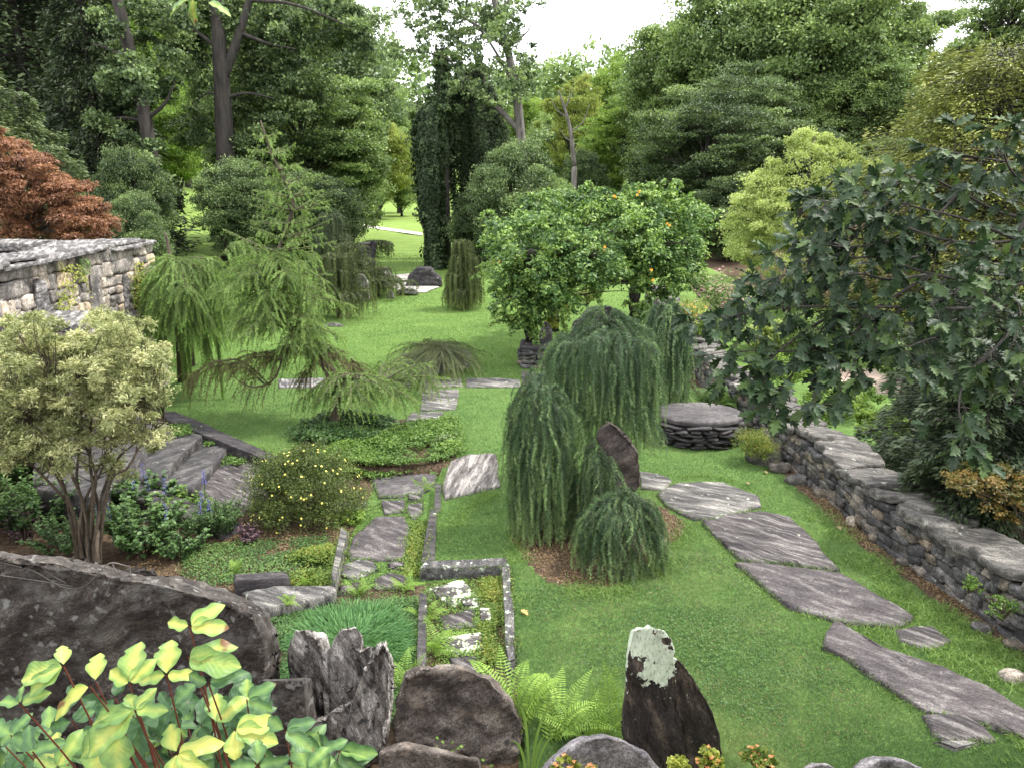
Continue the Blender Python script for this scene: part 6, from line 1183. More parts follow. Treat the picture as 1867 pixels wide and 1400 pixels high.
cover('clover_patch', 'low clover and weeds mixed into the near lawn', 'clover', gp([(950, 1080), (1300, 1000), (1450, 1150), (1560, 1260), (1400, 1390), (1330, 1300), (1000, 1200)]), 'leaf_thyme', 9000, .016, .03, 717, clumpf=1.4)
cover('worn_turf', 'dry straw coloured blades in worn spots of the near lawn', 'grass', gp([(950, 1080), (1300, 1000), (1500, 1200), (1650, 1330), (1400, 1390), (1330, 1300), (1000, 1200)]), 'straw', 5000, .02, .022, 718, clumpf=2.3, asp=.3)
cover('fallen_petals', 'rusty fallen leaves on the lowest slate step', 'litter', gp([(455, 825), (490, 825), (480, 840), (452, 842)], -.1), 'leaf_coral', 500, .016, .012, 716, z=-.085)
# grass mound
rng = np.random.RandomState(720); b = B(); n = 5200; q = in_area(rng, gp([(530, 1160), (560, 1115), (640, 1092), (715, 1100), (745, 1140), (740, 1200), (690, 1225), (540, 1225)]), n); c0 = q.mean(0)
d_ = q - c0; r_ = np.linalg.norm(d_, axis=1, keepdims=True); o_ = d_ / (r_ + 1e-6); L_ = rng.uniform(.10, .2, n)
for k in range(3):
    t0, t1 = k / 3, (k + 1) / 3
A_ = np.c_[q, np.full(n, -.12)]; dr = norm(np.c_[o_ * .5 * np.minimum(1, r_ / .4) + rng.normal(size=(n, 2)) * .35, np.ones(n)]); 
p0 = A_; p1 = A_ + dr * (L_ * .55)[:, None]; p2 = p1 + norm(dr + np.c_[o_ * .9, -.5 * np.ones(n)] * .8) * (L_ * .35)[:, None]; p3 = p2 + norm(dr * .3 + np.c_[o_ * 1., -.7 * np.ones(n)]) * (L_ * .25)[:, None]
sd_ = norm(np.cross(dr, rdir(rng, n))) * .0032; V = np.stack([p0 - sd_, p0 + sd_, p1 - sd_ * .9, p1 + sd_ * .9, p2 - sd_ * .6, p2 + sd_ * .6, p3], 1)
off = np.arange(n)[:, None] * 7; F = np.concatenate([off + np.array([[0, 1, 3, 2]]), off + np.array([[2, 3, 5, 4]])]); T_ = off + np.array([[4, 5, 6]])
b.add(V.reshape(-1, 3), [F, T_], rnd=np.repeat(np.clip(.4 + rng.normal(size=n) * .2, 0, 1), 7)); o = b.build('grass_mound', M['grass_tuft'], loc=(c0[0], c0[1], -.12)); tag(o, 'soft mound of fine blue green grass behind the jagged rock', 'ornamental grass')

# lawn blades
def lawn(name, label, n, size, mat, seed, region, width=.0045, lean=.5, zoff=0.0, dens_pow=2.0):
    rng = np.random.RandomState(seed); q = np.zeros((0, 2))
    while len(q) < n:
        Yr = 1 / (1 / 4.2 + (1 / region[1] - 1 / 4.2) * rng.rand(n)); xr = rng.uniform(-.85, .85, n) * Yr; c = np.c_[xr, Yr]; ok = (c[:, 0] < wall_x(c[:, 1]) - .16) & (c[:, 0] > -7.2) & (c[:, 1] > region[0])
        for s_ in SOILS: ok &= ~inpoly(c, s_ + 0)
        ok &= ~inpoly(c, SUNK)
        for s_ in SL: ok &= ~inpoly(c, s_)
        q = np.vstack([q, c[ok]])
    q = q[:n]; return q, rng
q, rng = lawn('x', 'x', 420000, .03, 'grass', 730, (4.2, 17.0)); n = len(q); z = hgt(q[:, 0], q[:, 1]); b = B(); d = norm(np.c_[rng.normal(size=(n, 2)) * .7, np.ones(n)]); s_ = rng.uniform(.018, .036, n) * (1 + .03 * q[:, 1]); wd = .0032 * (q[:, 1] / 6) ** .8
tn = np.clip(.45 + .26 * vnoise(np.c_[q * .9, z * 0], 15) + .24 * vnoise(np.c_[q * 2.4, z * 0], 5) + .18 * vnoise(np.c_[q * 7, z * 0], 6) + rng.normal(size=n) * .18, 0, 1)
scatter(b, TRI, TRIF, np.c_[q, z - .004], d, rdir(rng, n), np.stack([wd, s_, s_], 1), rnd=tn); o = b.build('lawn_grass', M['grass'], loc=(0, 9, 0)); tag(o, 'short mown lawn grass in the foreground and middle', 'grass', kind='stuff')
rng = np.random.RandomState(733); n = 170000; Yr = 1 / (1 / 15.5 + (1 / 44 - 1 / 15.5) * rng.rand(n)); q = np.c_[rng.uniform(-.5, .25, n) * Yr, Yr]; q = q[(q[:, 0] < wall_x(q[:, 1]) - .2) & (q[:, 0] > -9)]
for s_ in SL: q = q[~inpoly(q, s_)]
n = len(q); z = hgt(q[:, 0], q[:, 1]); b = B(); s_ = rng.uniform(.02, .04, n) * (1 + .03 * q[:, 1]); wd = .010 * (q[:, 1] / 16); tn = np.clip(.55 + .3 * vnoise(np.c_[q * .7, z * 0], 5) + .2 * vnoise(np.c_[q * 3, z * 0], 6) + rng.normal(size=n) * .2, 0, 1)
scatter(b, TRI, TRIF, np.c_[q, z - .004], norm(np.c_[rng.normal(size=(n, 2)) * .9, np.ones(n)]), rdir(rng, n), np.stack([wd, s_, s_], 1), rnd=tn); tag(b.build('lawn_grass', M['grass_long'], loc=(0, 25, 0)), 'mown grass of the sunlit middle lawn', 'grass', kind='stuff')
# longer fresh grass along stones and wall
def fringe(name, label, lines, n, seed, L=(.05, .11), mat='grass_long', spread=.09):
    rng = np.random.RandomState(seed); b = B(); pts = []
    for ln in lines:
        c = catmull([G(*z_) for z_ in ln], 8); pts.append(c)
    c = np.vstack(pts); k = rng.randint(len(c) - 1, size=n); q = c[k] + np.c_[rng.normal(size=(n, 2)) * spread, np.zeros(n)]; cl = vnoise(q * 3.0, seed) > -.25; q = q[cl]
    ok = q[:, 0] < wall_x(q[:, 1]) - .1
    for s_ in SL: ok &= ~inpoly(q, s_)
    q = q[ok]; n = len(q); d = norm(np.c_[rng.normal(size=(n, 2)) * .75, np.ones(n)]); s_ = rng.uniform(*L, n); z = hgt(q[:, 0], q[:, 1]); A_ = np.c_[q[:, :2], z - .005]
    sd_ = norm(np.cross(d, rdir(rng, n))) * .0028; p1 = A_ + d * (s_ * .6)[:, None]; p2 = p1 + norm(d + np.c_[d[:, :2] * 2, -.6 * np.ones(n)]) * (s_ * .5)[:, None]
    V = np.stack([A_ - sd_, A_ + sd_, p1 - sd_ * .8, p1 + sd_ * .8, p2], 1); off = np.arange(n)[:, None] * 5
    b.add(V.reshape(-1, 3), [off + np.array([[0, 1, 3, 2]]), off + np.array([[2, 3, 4]])], rnd=np.repeat(rng.rand(n), 5)); o = b.build(name, M[mat], loc=(A_.mean(0))); tag(o, label, 'grass', kind='stuff')
fringe('long_grass', 'longer bright grass between the curved slabs and the wall', [[(1480, 930), (1560, 1000), (1620, 1050), (1680, 1095), (1760, 1150), (1867, 1230)], [(1540, 1030), (1600, 1075), (1680, 1115), (1740, 1160), (1820, 1210), (1900, 1260)], [(1590, 1145), (1640, 1160), (1720, 1195), (1800, 1235)], [(1790, 1330), (1850, 1350), (1900, 1370)], [(1800, 1180), (1860, 1230)], [(1560, 1060), (1700, 1130)]], 15000, 740, spread=.13)
fringe('long_grass', 'longer bright grass along the mulch edge before the weeping spruces', [[(935, 980), (950, 1030), (1000, 1068), (1080, 1080), (1150, 1070), (1220, 1025), (1255, 960)], [(820, 960), (860, 920), (905, 900)], [(940, 1040), (945, 1100)]], 8000, 741, L=(.04, .08))
fringe('long_grass', 'bright grass tufts round the edges of the far curved slabs', [[(1240, 870), (1300, 870), (1400, 900)], [(1280, 955), (1340, 1025), (1400, 1085), (1470, 1120), (1510, 1120)], [(1500, 1180), (1600, 1250), (1690, 1300)]], 3500, 742, L=(.03, .06), spread=.05)

# turf and weeds that creep over the slab edges
for nm, lb, zr, mt_, n_, L0, L1, cat_ in (('edge_grass', 'ragged grass creeping over the edges of the stepping slabs', (0, .2), 'grass_long', 9000, .02, .05, 'grass'), ('edge_weeds', 'tiny weeds along the edges of the sunken path slabs', (-.2, 0), 'leaf_cover', 5000, .012, .026, 'weeds')):
    rng = np.random.RandomState(747); outs = [o_ for o_ in SL if zr[0] <= o_[0][2] < zr[1] and o_[:, 0].min() > -2.6]; per_ = []
    for o_ in outs:
        c = np.vstack([o_, o_[:1]]); seg = np.linalg.norm(np.diff(c, axis=0), axis=1); cum = np.concatenate([[0], np.cumsum(seg)]); m_ = int(cum[-1] * 260); u_ = rng.rand(m_) * cum[-1]; per_.append(np.stack([np.interp(u_, cum, c[:, k]) for k in range(3)], 1))
    q = np.vstack(per_); q = q[vnoise(np.c_[q[:, :2] * 6, q[:, 2:] * 0], 3) > -.35]; q = q[rng.permutation(len(q))[:n_]]; n = len(q); q[:, :2] += rng.normal(size=(n, 2)) * .022; q[:, 2] = q[:, 2] - .012
    d = norm(np.c_[rng.normal(size=(n, 2)) * 1.1, np.ones(n)]); s_ = rng.uniform(L0, L1, n); b = B()
    if zr[0] == 0: scatter(b, TRI, TRIF, q, d, rdir(rng, n), np.stack([np.full(n, .005), s_, s_], 1), rnd=rng.rand(n))
    else: scatter(b, RH, RHF, q + [0, 0, .012], norm(d * [1, 1, .4]), np.array([0, 0, 1.0]) + rng.normal(size=(n, 3)) * .4, s_, rnd=rng.rand(n))
    tag(b.build(nm, M[mt_], loc=q.mean(0)), lb, cat_, kind='stuff')

# ------------------------------------------------------------------ shrubs and plants of the bed
# variegated japanese maple
rng = np.random.RandomState(801); Y = 7.7; base = np.array([G(165, 1012)[0], Y, -.13]); t = empty('cream_maple', base, 'many stemmed cream and green feathery maple on the left', 'maple tree')
cl = []
def vb2(u, v, a, c, n, Yk=7.7, dY=.45): cl.extend(clumps_px(rng, [(u - 6, v + 26, a, c * .92, n)], Yk, dY, (12, 26)))
vb2(60, 640, 80, 65, 80); vb2(200, 620, 75, 60, 74); vb2(250, 690, 60, 75, 70); vb2(140, 700, 110, 70, 100); vb2(30, 740, 70, 70, 60); vb2(60, 580, 40, 16, 8); vb2(280, 760, 30, 40, 12); vb2(90, 780, 90, 30, 26); vb2(150, 820, 80, 20, 12); vb2(60, 560, 60, 20, 10); vb2(230, 575, 50, 20, 12); vb2(300, 640, 16, 40, 8); vb2(200, 560, 30, 20, 8); vb2(-40, 680, 50, 80, 24); vb2(20, 800, 30, 40, 9); vb2(230, 830, 30, 14, 4); vb2(200, 770, 60, 24, 14)
b = B(); cs = np.array([c for c, r in cl]); stems = []
for (px) in [[(140, 1012), (138, 950), (110, 880), (70, 810), (50, 740)], [(160, 1012), (160, 940), (175, 870), (150, 800), (120, 730)], [(175, 1012), (180, 930), (172, 870), (215, 800), (240, 730)], [(150, 1012), (150, 920), (130, 860), (110, 790), (100, 700)], [(165, 1012), (170, 900), (165, 850), (165, 780), (170, 690)], [(178, 1010), (200, 880), (235, 850), (262, 790), (270, 730)], [(142, 1012), (120, 900), (95, 840), (60, 780), (20, 740)], [(150, 1012), (145, 960), (160, 900), (190, 840), (190, 720)], [(170, 1012), (178, 950), (190, 890), (220, 830), (300, 770)], [(145, 1012), (130, 930), (100, 890), (50, 840), (0, 800)], [(158, 1012), (158, 950), (140, 870), (150, 780), (140, 700)]]:
    c = catmull([P(u, v, Y + rng.normal() * .03 * (k > 0) + (k - 2) * .06 * rng.normal()) for k, (u, v) in enumerate(px)], 6); c[0][2] = -.14; tube(b, c, np.linspace(.024, .006, len(c)), 7, cap=False); stems.append(c)
allp = np.vstack([c[8:] for c in stems])
for k in range(0, len(cs), 1):
    d = np.linalg.norm(allp - cs[k] + [0, 0, .15], axis=1); a = allp[np.argsort(d)[rng.randint(3)]]; tube(b, bez(a, (a + cs[k]) / 2 + rng.normal(size=3) * .04 + [0, 0, -.02], cs[k], 7), np.linspace(.007, .002, 7), 4, cap=False)
b.build('trunk', M['bark_small'], t, smooth=True); f = B()
clump_leaves(f, rng, cs, np.array([r for c, r in cl]) * .95, 230, .042, flat=.8, up=.4, asp=.45, droop=.3, tonej=.25, jit=.7); f.build('crown', M['leaf_variegated'], t)
# yellow flowered shrub
def dome(name, label, cat, u, v, hw, ht_px, mat, seed, n=120, per=240, leaf=.022, fl=None, fn=120, fs=.016, clr=.17, asp=.8, Y=None, z0=-.1):
    rng = np.random.RandomState(seed); c = G(u, v, z0); Yc = c[1] if Y is None else Y; c = np.array([P(u, v, Yc)[0], Yc, z0]); R = hw / FOC * Yc; H = P(u, v - ht_px, Yc)[2] - z0; t = empty(name, c, label, cat); d = rdir(rng, n); d[:, 2] = np.abs(d[:, 2]) * 1.0; r = .35 + .65 * rng.rand(n) ** .4
    cs = c + np.c_[d[:, 0] * r * R * .9, d[:, 1] * r * R * .8, (.08 + d[:, 2] * r * .86) * H] * (1 + .12 * vnoise(d * 2.5, seed))[:, None]; b, s = B(), B(); limbs(s, rng, c, cs, c + [0, 0, H * .5], .015, n=60, thin=.002); s.build('stems', M['bark_small'], t)
    clump_leaves(b, rng, cs, R * clr, per, leaf, flat=.9, up=.45, asp=asp); b.build('foliage', M[mat], t)
    if fl:
        for q_ in range(fn):
            m_ = norm(rdir(rng, 1) + [0, -.3, .6]); q = c + np.c_[m_[:, 0] * R * 1.02, m_[:, 1] * R * .95, (.1 + np.abs(m_[:, 2]) * .92) * H]; ff = B()
            for k in range(5): a_ = k / 5 * 6.283; X = norm(np.cross(m_, [.1, 0, 1])); Z = np.cross(X, m_); scatter(ff, RH, RHF, q, X * math.cos(a_) + Z * math.sin(a_) + m_ * .2, m_, np.array([[fs * 1.5, fs, fs]]), rnd=rng.rand(1))
            ff.build('flower', M[fl], t)
    return t
dome('potentilla_shrub', 'rounded shrub dotted with small yellow flowers beside the steps', 'flowering shrub', 555, 935, 128, 118, 'leaf_potentilla', 811, n=260, per=230, fl='petal_yellow', fn=96, fs=.015, clr=.19)
# herbs
def herb(label, u, v, H, R, mat, seed, name='herb_plant', cat='herb', **kw):
    c = G(u, v, -.12); ftype = kw.get('flower'); fm = kw.pop('fm', 'petal_blue'); t, fb = leafy(name, label, cat, c, H, R, mat, seed, **kw)
    if ftype and fb.n: fb.build('flowers', M[fm], t)
herb('large leafy green herb with blue flower spikes right of the maple stems', 265, 1000, .72, .5, 'leaf_herb', 821, nst=48, per=44, leaf=.085, flower='spike', fl=.1)
herb('broad leaved herb below the front side slab of the steps', 250, 925, .5, .6, 'leaf_herb', 822, nst=44, per=34, leaf=.095)
herb('leafy green herb filling the bed behind the big boulder', 330, 1010, .4, .35, 'leaf_herb', 837, nst=30, per=34, leaf=.06)
herb('broad pale green leaves against the front side slab', 330, 935, .35, .4, 'leaf_cover', 838, nst=26, per=26, leaf=.06)
herb('dense dark herb left of the maple foot', 100, 935, .55, .5, 'leaf_herb', 839, nst=44, per=40, leaf=.07)
herb('bright green bushy herb with narrow leaves beside the purple coral bells', 395, 975, .55, .38, 'leaf_herb', 823, nst=60, per=60, leaf=.055, asp=.5, flower='spike', fl=.06)
herb('purple leaved coral bells at the left edge of the shrub with yellow flowers', 455, 985, .24, .2, 'leaf_purple', 824, name='coral_bells', nst=18, per=18, leaf=.05)
herb('tall dark herb left of the maple stems', 60, 960, .75, .6, 'leaf_herb', 825, nst=60, per=48, leaf=.09, asp=.6)
herb('dark leafy plant at the left edge under the maple', 10, 880, .85, .7, 'leaf_herb', 826, nst=60, per=44, leaf=.09)
herb('purple brown flower heads at the far left of the herb bed', 45, 985, .45, .25, 'leaf_purple', 827, nst=16, per=16, leaf=.05, asp=.6, flower='head', fl=.9, fm='leaf_purple')
herb('low green herb between the maple stems and the big boulder', 130, 1000, .45, .5, 'leaf_herb', 828, nst=40, per=36, leaf=.06)
herb('yellow green plant between the maple and the steps', 215, 880, .35, .35, 'leaf_cover', 829, nst=22, per=24, leaf=.05)
herb('pale small plant with reddish stems next to the front side slab', 200, 930, .4, .28, 'leaf_variegated', 830, nst=18, per=26, leaf=.035)
herb('blue flower spikes standing before the steps', 262, 940, .75, .1, 'leaf_herb', 831, nst=3, per=14, leaf=.05, flower='spike', fl=1.0)
herb('single flower spike with a green knob beside the front side slab', 373, 935, .62, .06, 'leaf_herb', 832, nst=2, per=14, leaf=.04, flower='spike', fl=1.0)
herb('dark vine leaves at the left edge below the landing', 40, 850, .6, .8, 'leaf_herb', 833, nst=60, per=40, leaf=.08)
herb('dark glossy rounded plant at the edge of the groundcover bed', 812, 830, .42, .16, 'leaf_blue', 834, nst=22, per=26, leaf=.06)
herb('leafy sprig growing in the cleft of the jagged rock', 590, 1330, .45, .12, 'leaf_cover', 835, nst=14, per=20, leaf=.05)
herb('green lacy plant below the shrub with yellow flowers', 640, 950, .2, .2, 'leaf_fern', 836, nst=20, per=16, leaf=.05, asp=.6)
# ferns
def fr(label, u, v, L, n, seed, z=-.12, **kw):
    c = G(u, v, z); fern('fern', label, c, L * 1.5, n, seed, **kw)
fr('big bright fern with long upright fronds right of the brown boulder', 935, 1330, .62, 10, 841, z=0, elev=(.85, 1.35), azr=(-.5, 3.3), pn=26, wid=.17)
fr('broad fern fronds leaning to the right over the lawn edge', 1005, 1345, .5, 7, 842, z=0, elev=(.5, 1.0), azr=(-.6, 1.8), pn=28, wid=.2)
fr('single tall pointed fern frond left of the standing stone', 1110, 1360, .45, 3, 843, z=0, elev=(1.2, 1.4), pn=28, wid=.26, azr=(1.0, 2.6), droop=(.05, .1))
fr('low spreading fern between the tall frond and the big fern', 1060, 1350, .36, 9, 844, z=0, elev=(.5, 1.0), pn=24, wid=.22)
fr('fern along the thin kerb beside the lower path', 790, 1185, .3, 9, 845, elev=(.5, 1.1), pn=20, wid=.24)
fr('small fern at the top of the thin kerb', 780, 1130, .22, 7, 846, pn=18, wid=.24)
fr('fern tuft at the left of the brown boulder', 735, 1250, .26, 8, 847, pn=18, wid=.26)
fr('fern growing over the dark slab above the grass mound', 740, 1075, .24, 7, 848, pn=18, wid=.24)
fr('light fern beside the flat dark slab', 655, 1085, .18, 6, 849, pn=16, wid=.24)
fr('tiny fern on the long pale grey slab', 525, 1100, .16, 6, 850, pn=16, wid=.24, z=-.02)
fr('small fern below the sedum clump', 560, 1065, .2, 7, 851, pn=16, wid=.24)
fr('tiny fern by the dark front kerb', 425, 1045, .16, 6, 852, pn=16, wid=.24)
fr('broad leaved fern under the shrub with yellow flowers', 640, 945, .26, 8, 853, pn=18, wid=.3, elev=(.3, .9))
fr('lady fern in the joint beside the upper kerb', 770, 890, .2, 6, 854, pn=16, wid=.24)
fr('feathery fern behind the round stone seat', 1320, 752, .62, 20, 855, z=.05, mat='leaf_cover', elev=(.8, 1.3), pn=22, wid=.16, tone=.3)
fr('second feathery fern left behind the round stone seat', 1285, 740, .5, 14, 856, z=.05, mat='leaf_cover', elev=(.8, 1.3), pn=22, wid=.16, tone=.2)
puff('gold_shrub', 'golden feathery low conifer between the round seat and the wall', 'shrub', 1375, 838, 90, 70, 10.6, 'leaf_sedum', 861, n=30, per=260, leaf=.03, asp=.35)
puff('leafy_plant', 'green leaves growing from the face of the near wall', 'wall plant', 1765, 1080, 40, 40, 6.35, 'leaf_cover', 862, n=10, per=60, leaf=.02)
puff('leafy_plant', 'smaller plant in a joint of the near wall', 'wall plant', 1828, 1130, 60, 60, 6.0, 'leaf_cover', 863, n=12, per=60, leaf=.02)
for k, (u, v, w_, h_, mt_, fl, lb) in enumerate([(1045, 1412, 110, 34, 'leaf_gold', 'leaf_coral', 'yellow plant with coral tips in front of the lavender boulder'), (1235, 1408, 50, 36, 'leaf_gold', None, 'small yellow green plant at the foot of the lichen capped stone'), (1300, 1402, 60, 48, 'leaf_gold', 'leaf_coral', 'yellow plant with orange tips against the lichen capped stone'), (1385, 1408, 110, 50, 'leaf_sedum', 'leaf_coral', 'green and peach leaved plant at the bottom edge right of the lichen capped stone')]):
    puff('gold_spirea', lb, 'low shrub', u, v, w_, h_, 3.9, mt_, 870 + k, n=16, per=34, leaf=.028, flower=fl, fn=26, fs=.018, asp=1.3, tmpl=(FOLD, FOLDT))
b = B(); rng = np.random.RandomState(880)
for (u, v, du, dv, l) in [(965, 1400, -20, -110, 0), (968, 1400, 60, -120, 0), (972, 1400, 30, -60, 0), (960, 1400, -30, -50, 0), (975, 1400, 70, -70, 0)]:
    c = bez(P(u, v + 20, 4.1), P(u + du * .2, v + dv * 1.1, 4.1), P(u + du, v + dv, 4.0), 12); w_ = .009 * np.sin(np.linspace(.35, 3.1, 12)); sd_ = np.array([1, .3, 0]); V = np.stack([c - sd_ * w_[:, None], c + [0, -.003, -.003], c + sd_ * w_[:, None]], 1).reshape(-1, 3); i = np.arange(11) * 3; b.add(V, np.concatenate([np.stack([i, i + 1, i + 4, i + 3], 1), np.stack([i + 1, i + 2, i + 5, i + 4], 1)]), rnd=.6)
tag(b.build('grass_tuft', M['grass_long'], loc=P(968, 1400, 4.1)), 'few broad grass blades right of the brown boulder', 'grass tuft')
b = B(); cc = P(800, 1370, 4.5)
for (u, v) in [(800, 1345), (810, 1352), (798, 1362), (806, 1370), (823, 1353), (838, 1364), (828, 1370), (845, 1360), (884, 1385), (892, 1395), (820, 1372)]: c = P(u, v, 4.52); scatter(b, FOLD, FOLDT, c[None], [[rng.normal(), -.4, .4]], [[0, -1, 1.2]], np.array([[.035, .035, .035]]), rnd=[.5 + .3 * rng.rand()]); tube(b, bez(cc + [0, 0, -.05], (cc + c) / 2, c, 4), .0015, 3)
tag(b.build('ivy_sprig', M['leaf_cover'], loc=cc), 'small round leaved ivy sprig at the foot of the brown boulder', 'ivy')

# ------------------------------------------------------------------ detailed leaves
def leaf_tmpl(n, wf, cup=.12, curl=.15, shear=.0, side=5):
    V, u_, t_ = [], [], []
    for k in range(n + 1):
        t = k / n; w = wf(t)
        for j in range(side):
            u = (j / (side - 1)) * 2 - 1; wj = w[0] if u < 0 else w[1]
            V.append((u * wj, t + shear * abs(u) * wj, cup * abs(u) * wj - curl * t * t + .02 * math.sin(t * 19) * abs(u))); u_.append(abs(u)); t_.append(t)
    F = [(k * side + j, k * side + j + 1, (k + 1) * side + j + 1, (k + 1) * side + j) for k in range(n) for j in range(side - 1)]
    return np.array(V), np.array(F), dict(uu=np.array(u_), tt=np.array(t_))
def oakw(t):
    env = .36 * math.sin(math.pi * min(1, t ** .9)) ** .6 * (1.1 - .2 * t) if 0 < t < 1 else .01; ph = (t * 3.6) % 1.0; l = .32 + .68 * (ph ** 1.1 if ph < .8 else (1 - ph) / .2); w = max(.012, env * l); return (w, w)
OV, OF, OA = leaf_tmpl(22, oakw, .25, .18, .35)
m = leaf_mat('leaf_oak', (0.012, 0.026, 0.012), (0.026, 0.052, 0.022), (0.075, 0.12, 0.035), rough=.5, trans=.22, spec=.25); M['leaf_oak'] = m
ok_ = empty('oak_tree', (5.6, 5.0, -1.0), 'oak with big dark lobed leaves reaching in from the right edge', 'oak tree'); b = B(); lp, ld, ln_ = [], [], []; rng = np.random.RandomState(901)
tube(b, np.array([[5.6, 5.0, -1.2], [5.5, 5.0, 1.0], [5.3, 4.9, 3.4], [5.4, 5.1, 6.0]]), [.2, .17, .14, .1], 9)
brs = [([(2050, 330), (1870, 395), (1750, 350), (1680, 320), (1600, 350), (1500, 350)], 4.6), ([(2050, 300), (1900, 300), (1800, 290), (1720, 275)], 4.6), ([(2050, 420), (1860, 440), (1740, 440), (1640, 410), (1560, 380), (1490, 365)], 4.4),
       ([(2050, 480), (1850, 520), (1700, 500), (1600, 470), (1500, 480), (1440, 500), (1360, 520)], 4.3), ([(2050, 520), (1800, 560), (1650, 560), (1540, 560), (1440, 560), (1350, 575), (1300, 580)], 4.2), ([(1700, 500), (1600, 560), (1520, 620), (1450, 640), (1360, 640), (1340, 660)], 4.2),
       ([(1600, 560), (1530, 640), (1490, 700), (1480, 750)], 4.0), ([(1540, 560), (1460, 610), (1400, 660), (1370, 700)], 4.2), ([(1850, 520), (1760, 600), (1690, 620), (1640, 640)], 4.2), ([(1900, 540), (1810, 640), (1760, 690), (1750, 760), (1790, 820)], 3.9),
       ([(1740, 440), (1660, 470), (1590, 440), (1520, 430)], 4.5), ([(2050, 380), (1880, 340), (1830, 280), (1850, 240)], 4.4), ([(1860, 440), (1800, 470), (1760, 520), (1690, 560)], 4.2), ([(1540, 560), (1500, 600), (1440, 690), (1400, 745)], 4.1),
       ([(1650, 560), (1600, 600), (1560, 650), (1560, 690)], 4.1), ([(1870, 395), (1840, 480), (1860, 580), (1840, 640)], 4.3), ([(1680, 320), (1640, 380), (1560, 420)], 4.7), ([(1800, 560), (1720, 590), (1640, 590), (1580, 620)], 4.4), ([(1700, 500), (1620, 510), (1560, 500), (1480, 520), (1400, 540)], 4.5), ([(2050, 560), (1900, 620), (1860, 700), (1840, 740)], 4.1), ([(1860, 440), (1760, 400), (1640, 370), (1560, 340)], 4.4), ([(1750, 350), (1700, 400), (1620, 440), (1540, 450), (1480, 440)], 4.3)]
for px, Y0 in brs:
    n_ = len(px); c = catmull([P(u, v, Y0 + .55 * (1 - k / (n_ - 1)) + rng.normal() * .05) for k, (u, v) in enumerate(px)], 8); tube(b, c, np.linspace(.011, .002, len(c)), 5, cap=False); L = len(c)
    for k in range(int(L * .75)):
        i = rng.randint(int(L * .12), L); a = c[i]; T = norm(c[min(i + 1, L - 1)] - c[max(i - 1, 0)]); l = rng.uniform(.08, .26); d = norm(T * .7 + rdir(rng, 1)[0] * .9 + [0, 0, -.15]); tip = a + d * l; tube(b, bez(a, a + d * l * .5 + [0, 0, .02], tip, 4), [.003, .0025, .002, .0015], 3, cap=False)
        for q in range(rng.randint(4, 8)): dd = norm(d * .8 + rdir(rng, 1)[0] * .9 + np.array([0, 0, -.45])); lp.append(tip - d * l * .3 * rng.rand()); ld.append(dd); ln_.append(norm(np.array([-.1, -.5, .9]) + rng.normal(size=3) * .45))
    for q in range(5): lp.append(c[-1]); ld.append(norm(norm(c[-1] - c[-3]) + rdir(rng, 1)[0] * .8 + [0, 0, -.3])); ln_.append(norm(np.array([-.1, -.5, .9]) + rng.normal(size=3) * .4))
b.build('branch', M['bark'], ok_, smooth=True); f = B(); n_ = len(lp); scatter(f, OV, OF, np.array(lp), np.array(ld), np.array(ln_), rng.uniform(.07, .12, n_), rnd=np.clip(.45 + rng.normal(size=n_) * .28, 0, 1)); f.build('leaves', M['leaf_oak'], ok_, smooth=True)
# --- yellow leaved plant in the foreground
def plw(t):
    w = .27 * (math.sin(math.pi * min(1, t ** .85)) ** .75 if 0 < t < 1 else 0) + .006; a = w * (1 + .22 * math.sin(t * 9)); c = w * (1 + .25 * math.sin(t * 9 + 1.4)); return (a, c)
def plw2(t):
    w = .40 * (math.sin(math.pi * min(1, t ** 1.15)) ** .8 if 0 < t < 1 else 0) + .006; return (w * (1.0 - .32 * math.exp(-((t - .68) / .05) ** 2)), w * (.95 - .3 * math.exp(-((t - .74) / .05) ** 2)))
PT = [leaf_tmpl(20, plw, .35, .22), leaf_tmpl(20, plw2, .3, .15), leaf_tmpl(20, lambda t: tuple(x * .85 for x in plw(t))[::-1], .25, .35)]
m, nt = new_mat('leaf_golden'); a1 = nd(nt, 'ShaderNodeAttribute', attribute_name='uu'); a2 = nd(nt, 'ShaderNodeAttribute', attribute_name='rnd'); a3 = nd(nt, 'ShaderNodeAttribute', attribute_name='tt'); tc = nt.nodes.new('ShaderNodeTexCoord'); nz = nd(nt, 'ShaderNodeTexNoise', Scale=30.0, Detail=4.0, Roughness=.65); lk(nt, tc.outputs['Object'], nz.inputs['Vector'])
s1 = nt.nodes.new('ShaderNodeMath'); s1.operation = 'MULTIPLY_ADD'; lk(nt, a1.outputs['Fac'], s1.inputs[0]); s1.inputs[1].default_value = -.42; lk(nt, a2.outputs['Fac'], s1.inputs[2]); s2 = nt.nodes.new('ShaderNodeMath'); s2.operation = 'MULTIPLY_ADD'; lk(nt, nz.outputs['Fac'], s2.inputs[0]); s2.inputs[1].default_value = .6; lk(nt, s1.outputs[0], s2.inputs[2])
vn = nt.nodes.new('ShaderNodeMath'); vn.operation = 'SINE'; vm = nt.nodes.new('ShaderNodeMath'); vm.operation = 'MULTIPLY_ADD'; vm.inputs[1].default_value = 48.0; v0 = nt.nodes.new('ShaderNodeMath'); v0.operation = 'MULTIPLY'; v0.inputs[1].default_value = -16.0; lk(nt, a1.outputs['Fac'], v0.inputs[0]); lk(nt, a3.outputs['Fac'], vm.inputs[0]); lk(nt, v0.outputs[0], vm.inputs[2]); lk(nt, vm.outputs[0], vn.inputs[0])
col = ramp(nt, s2.outputs[0], [(.20, (.04, .095, .035)), (.45, (.095, .19, .055)), (.72, (.20, .31, .075)), (1.0, (.46, .47, .11))])
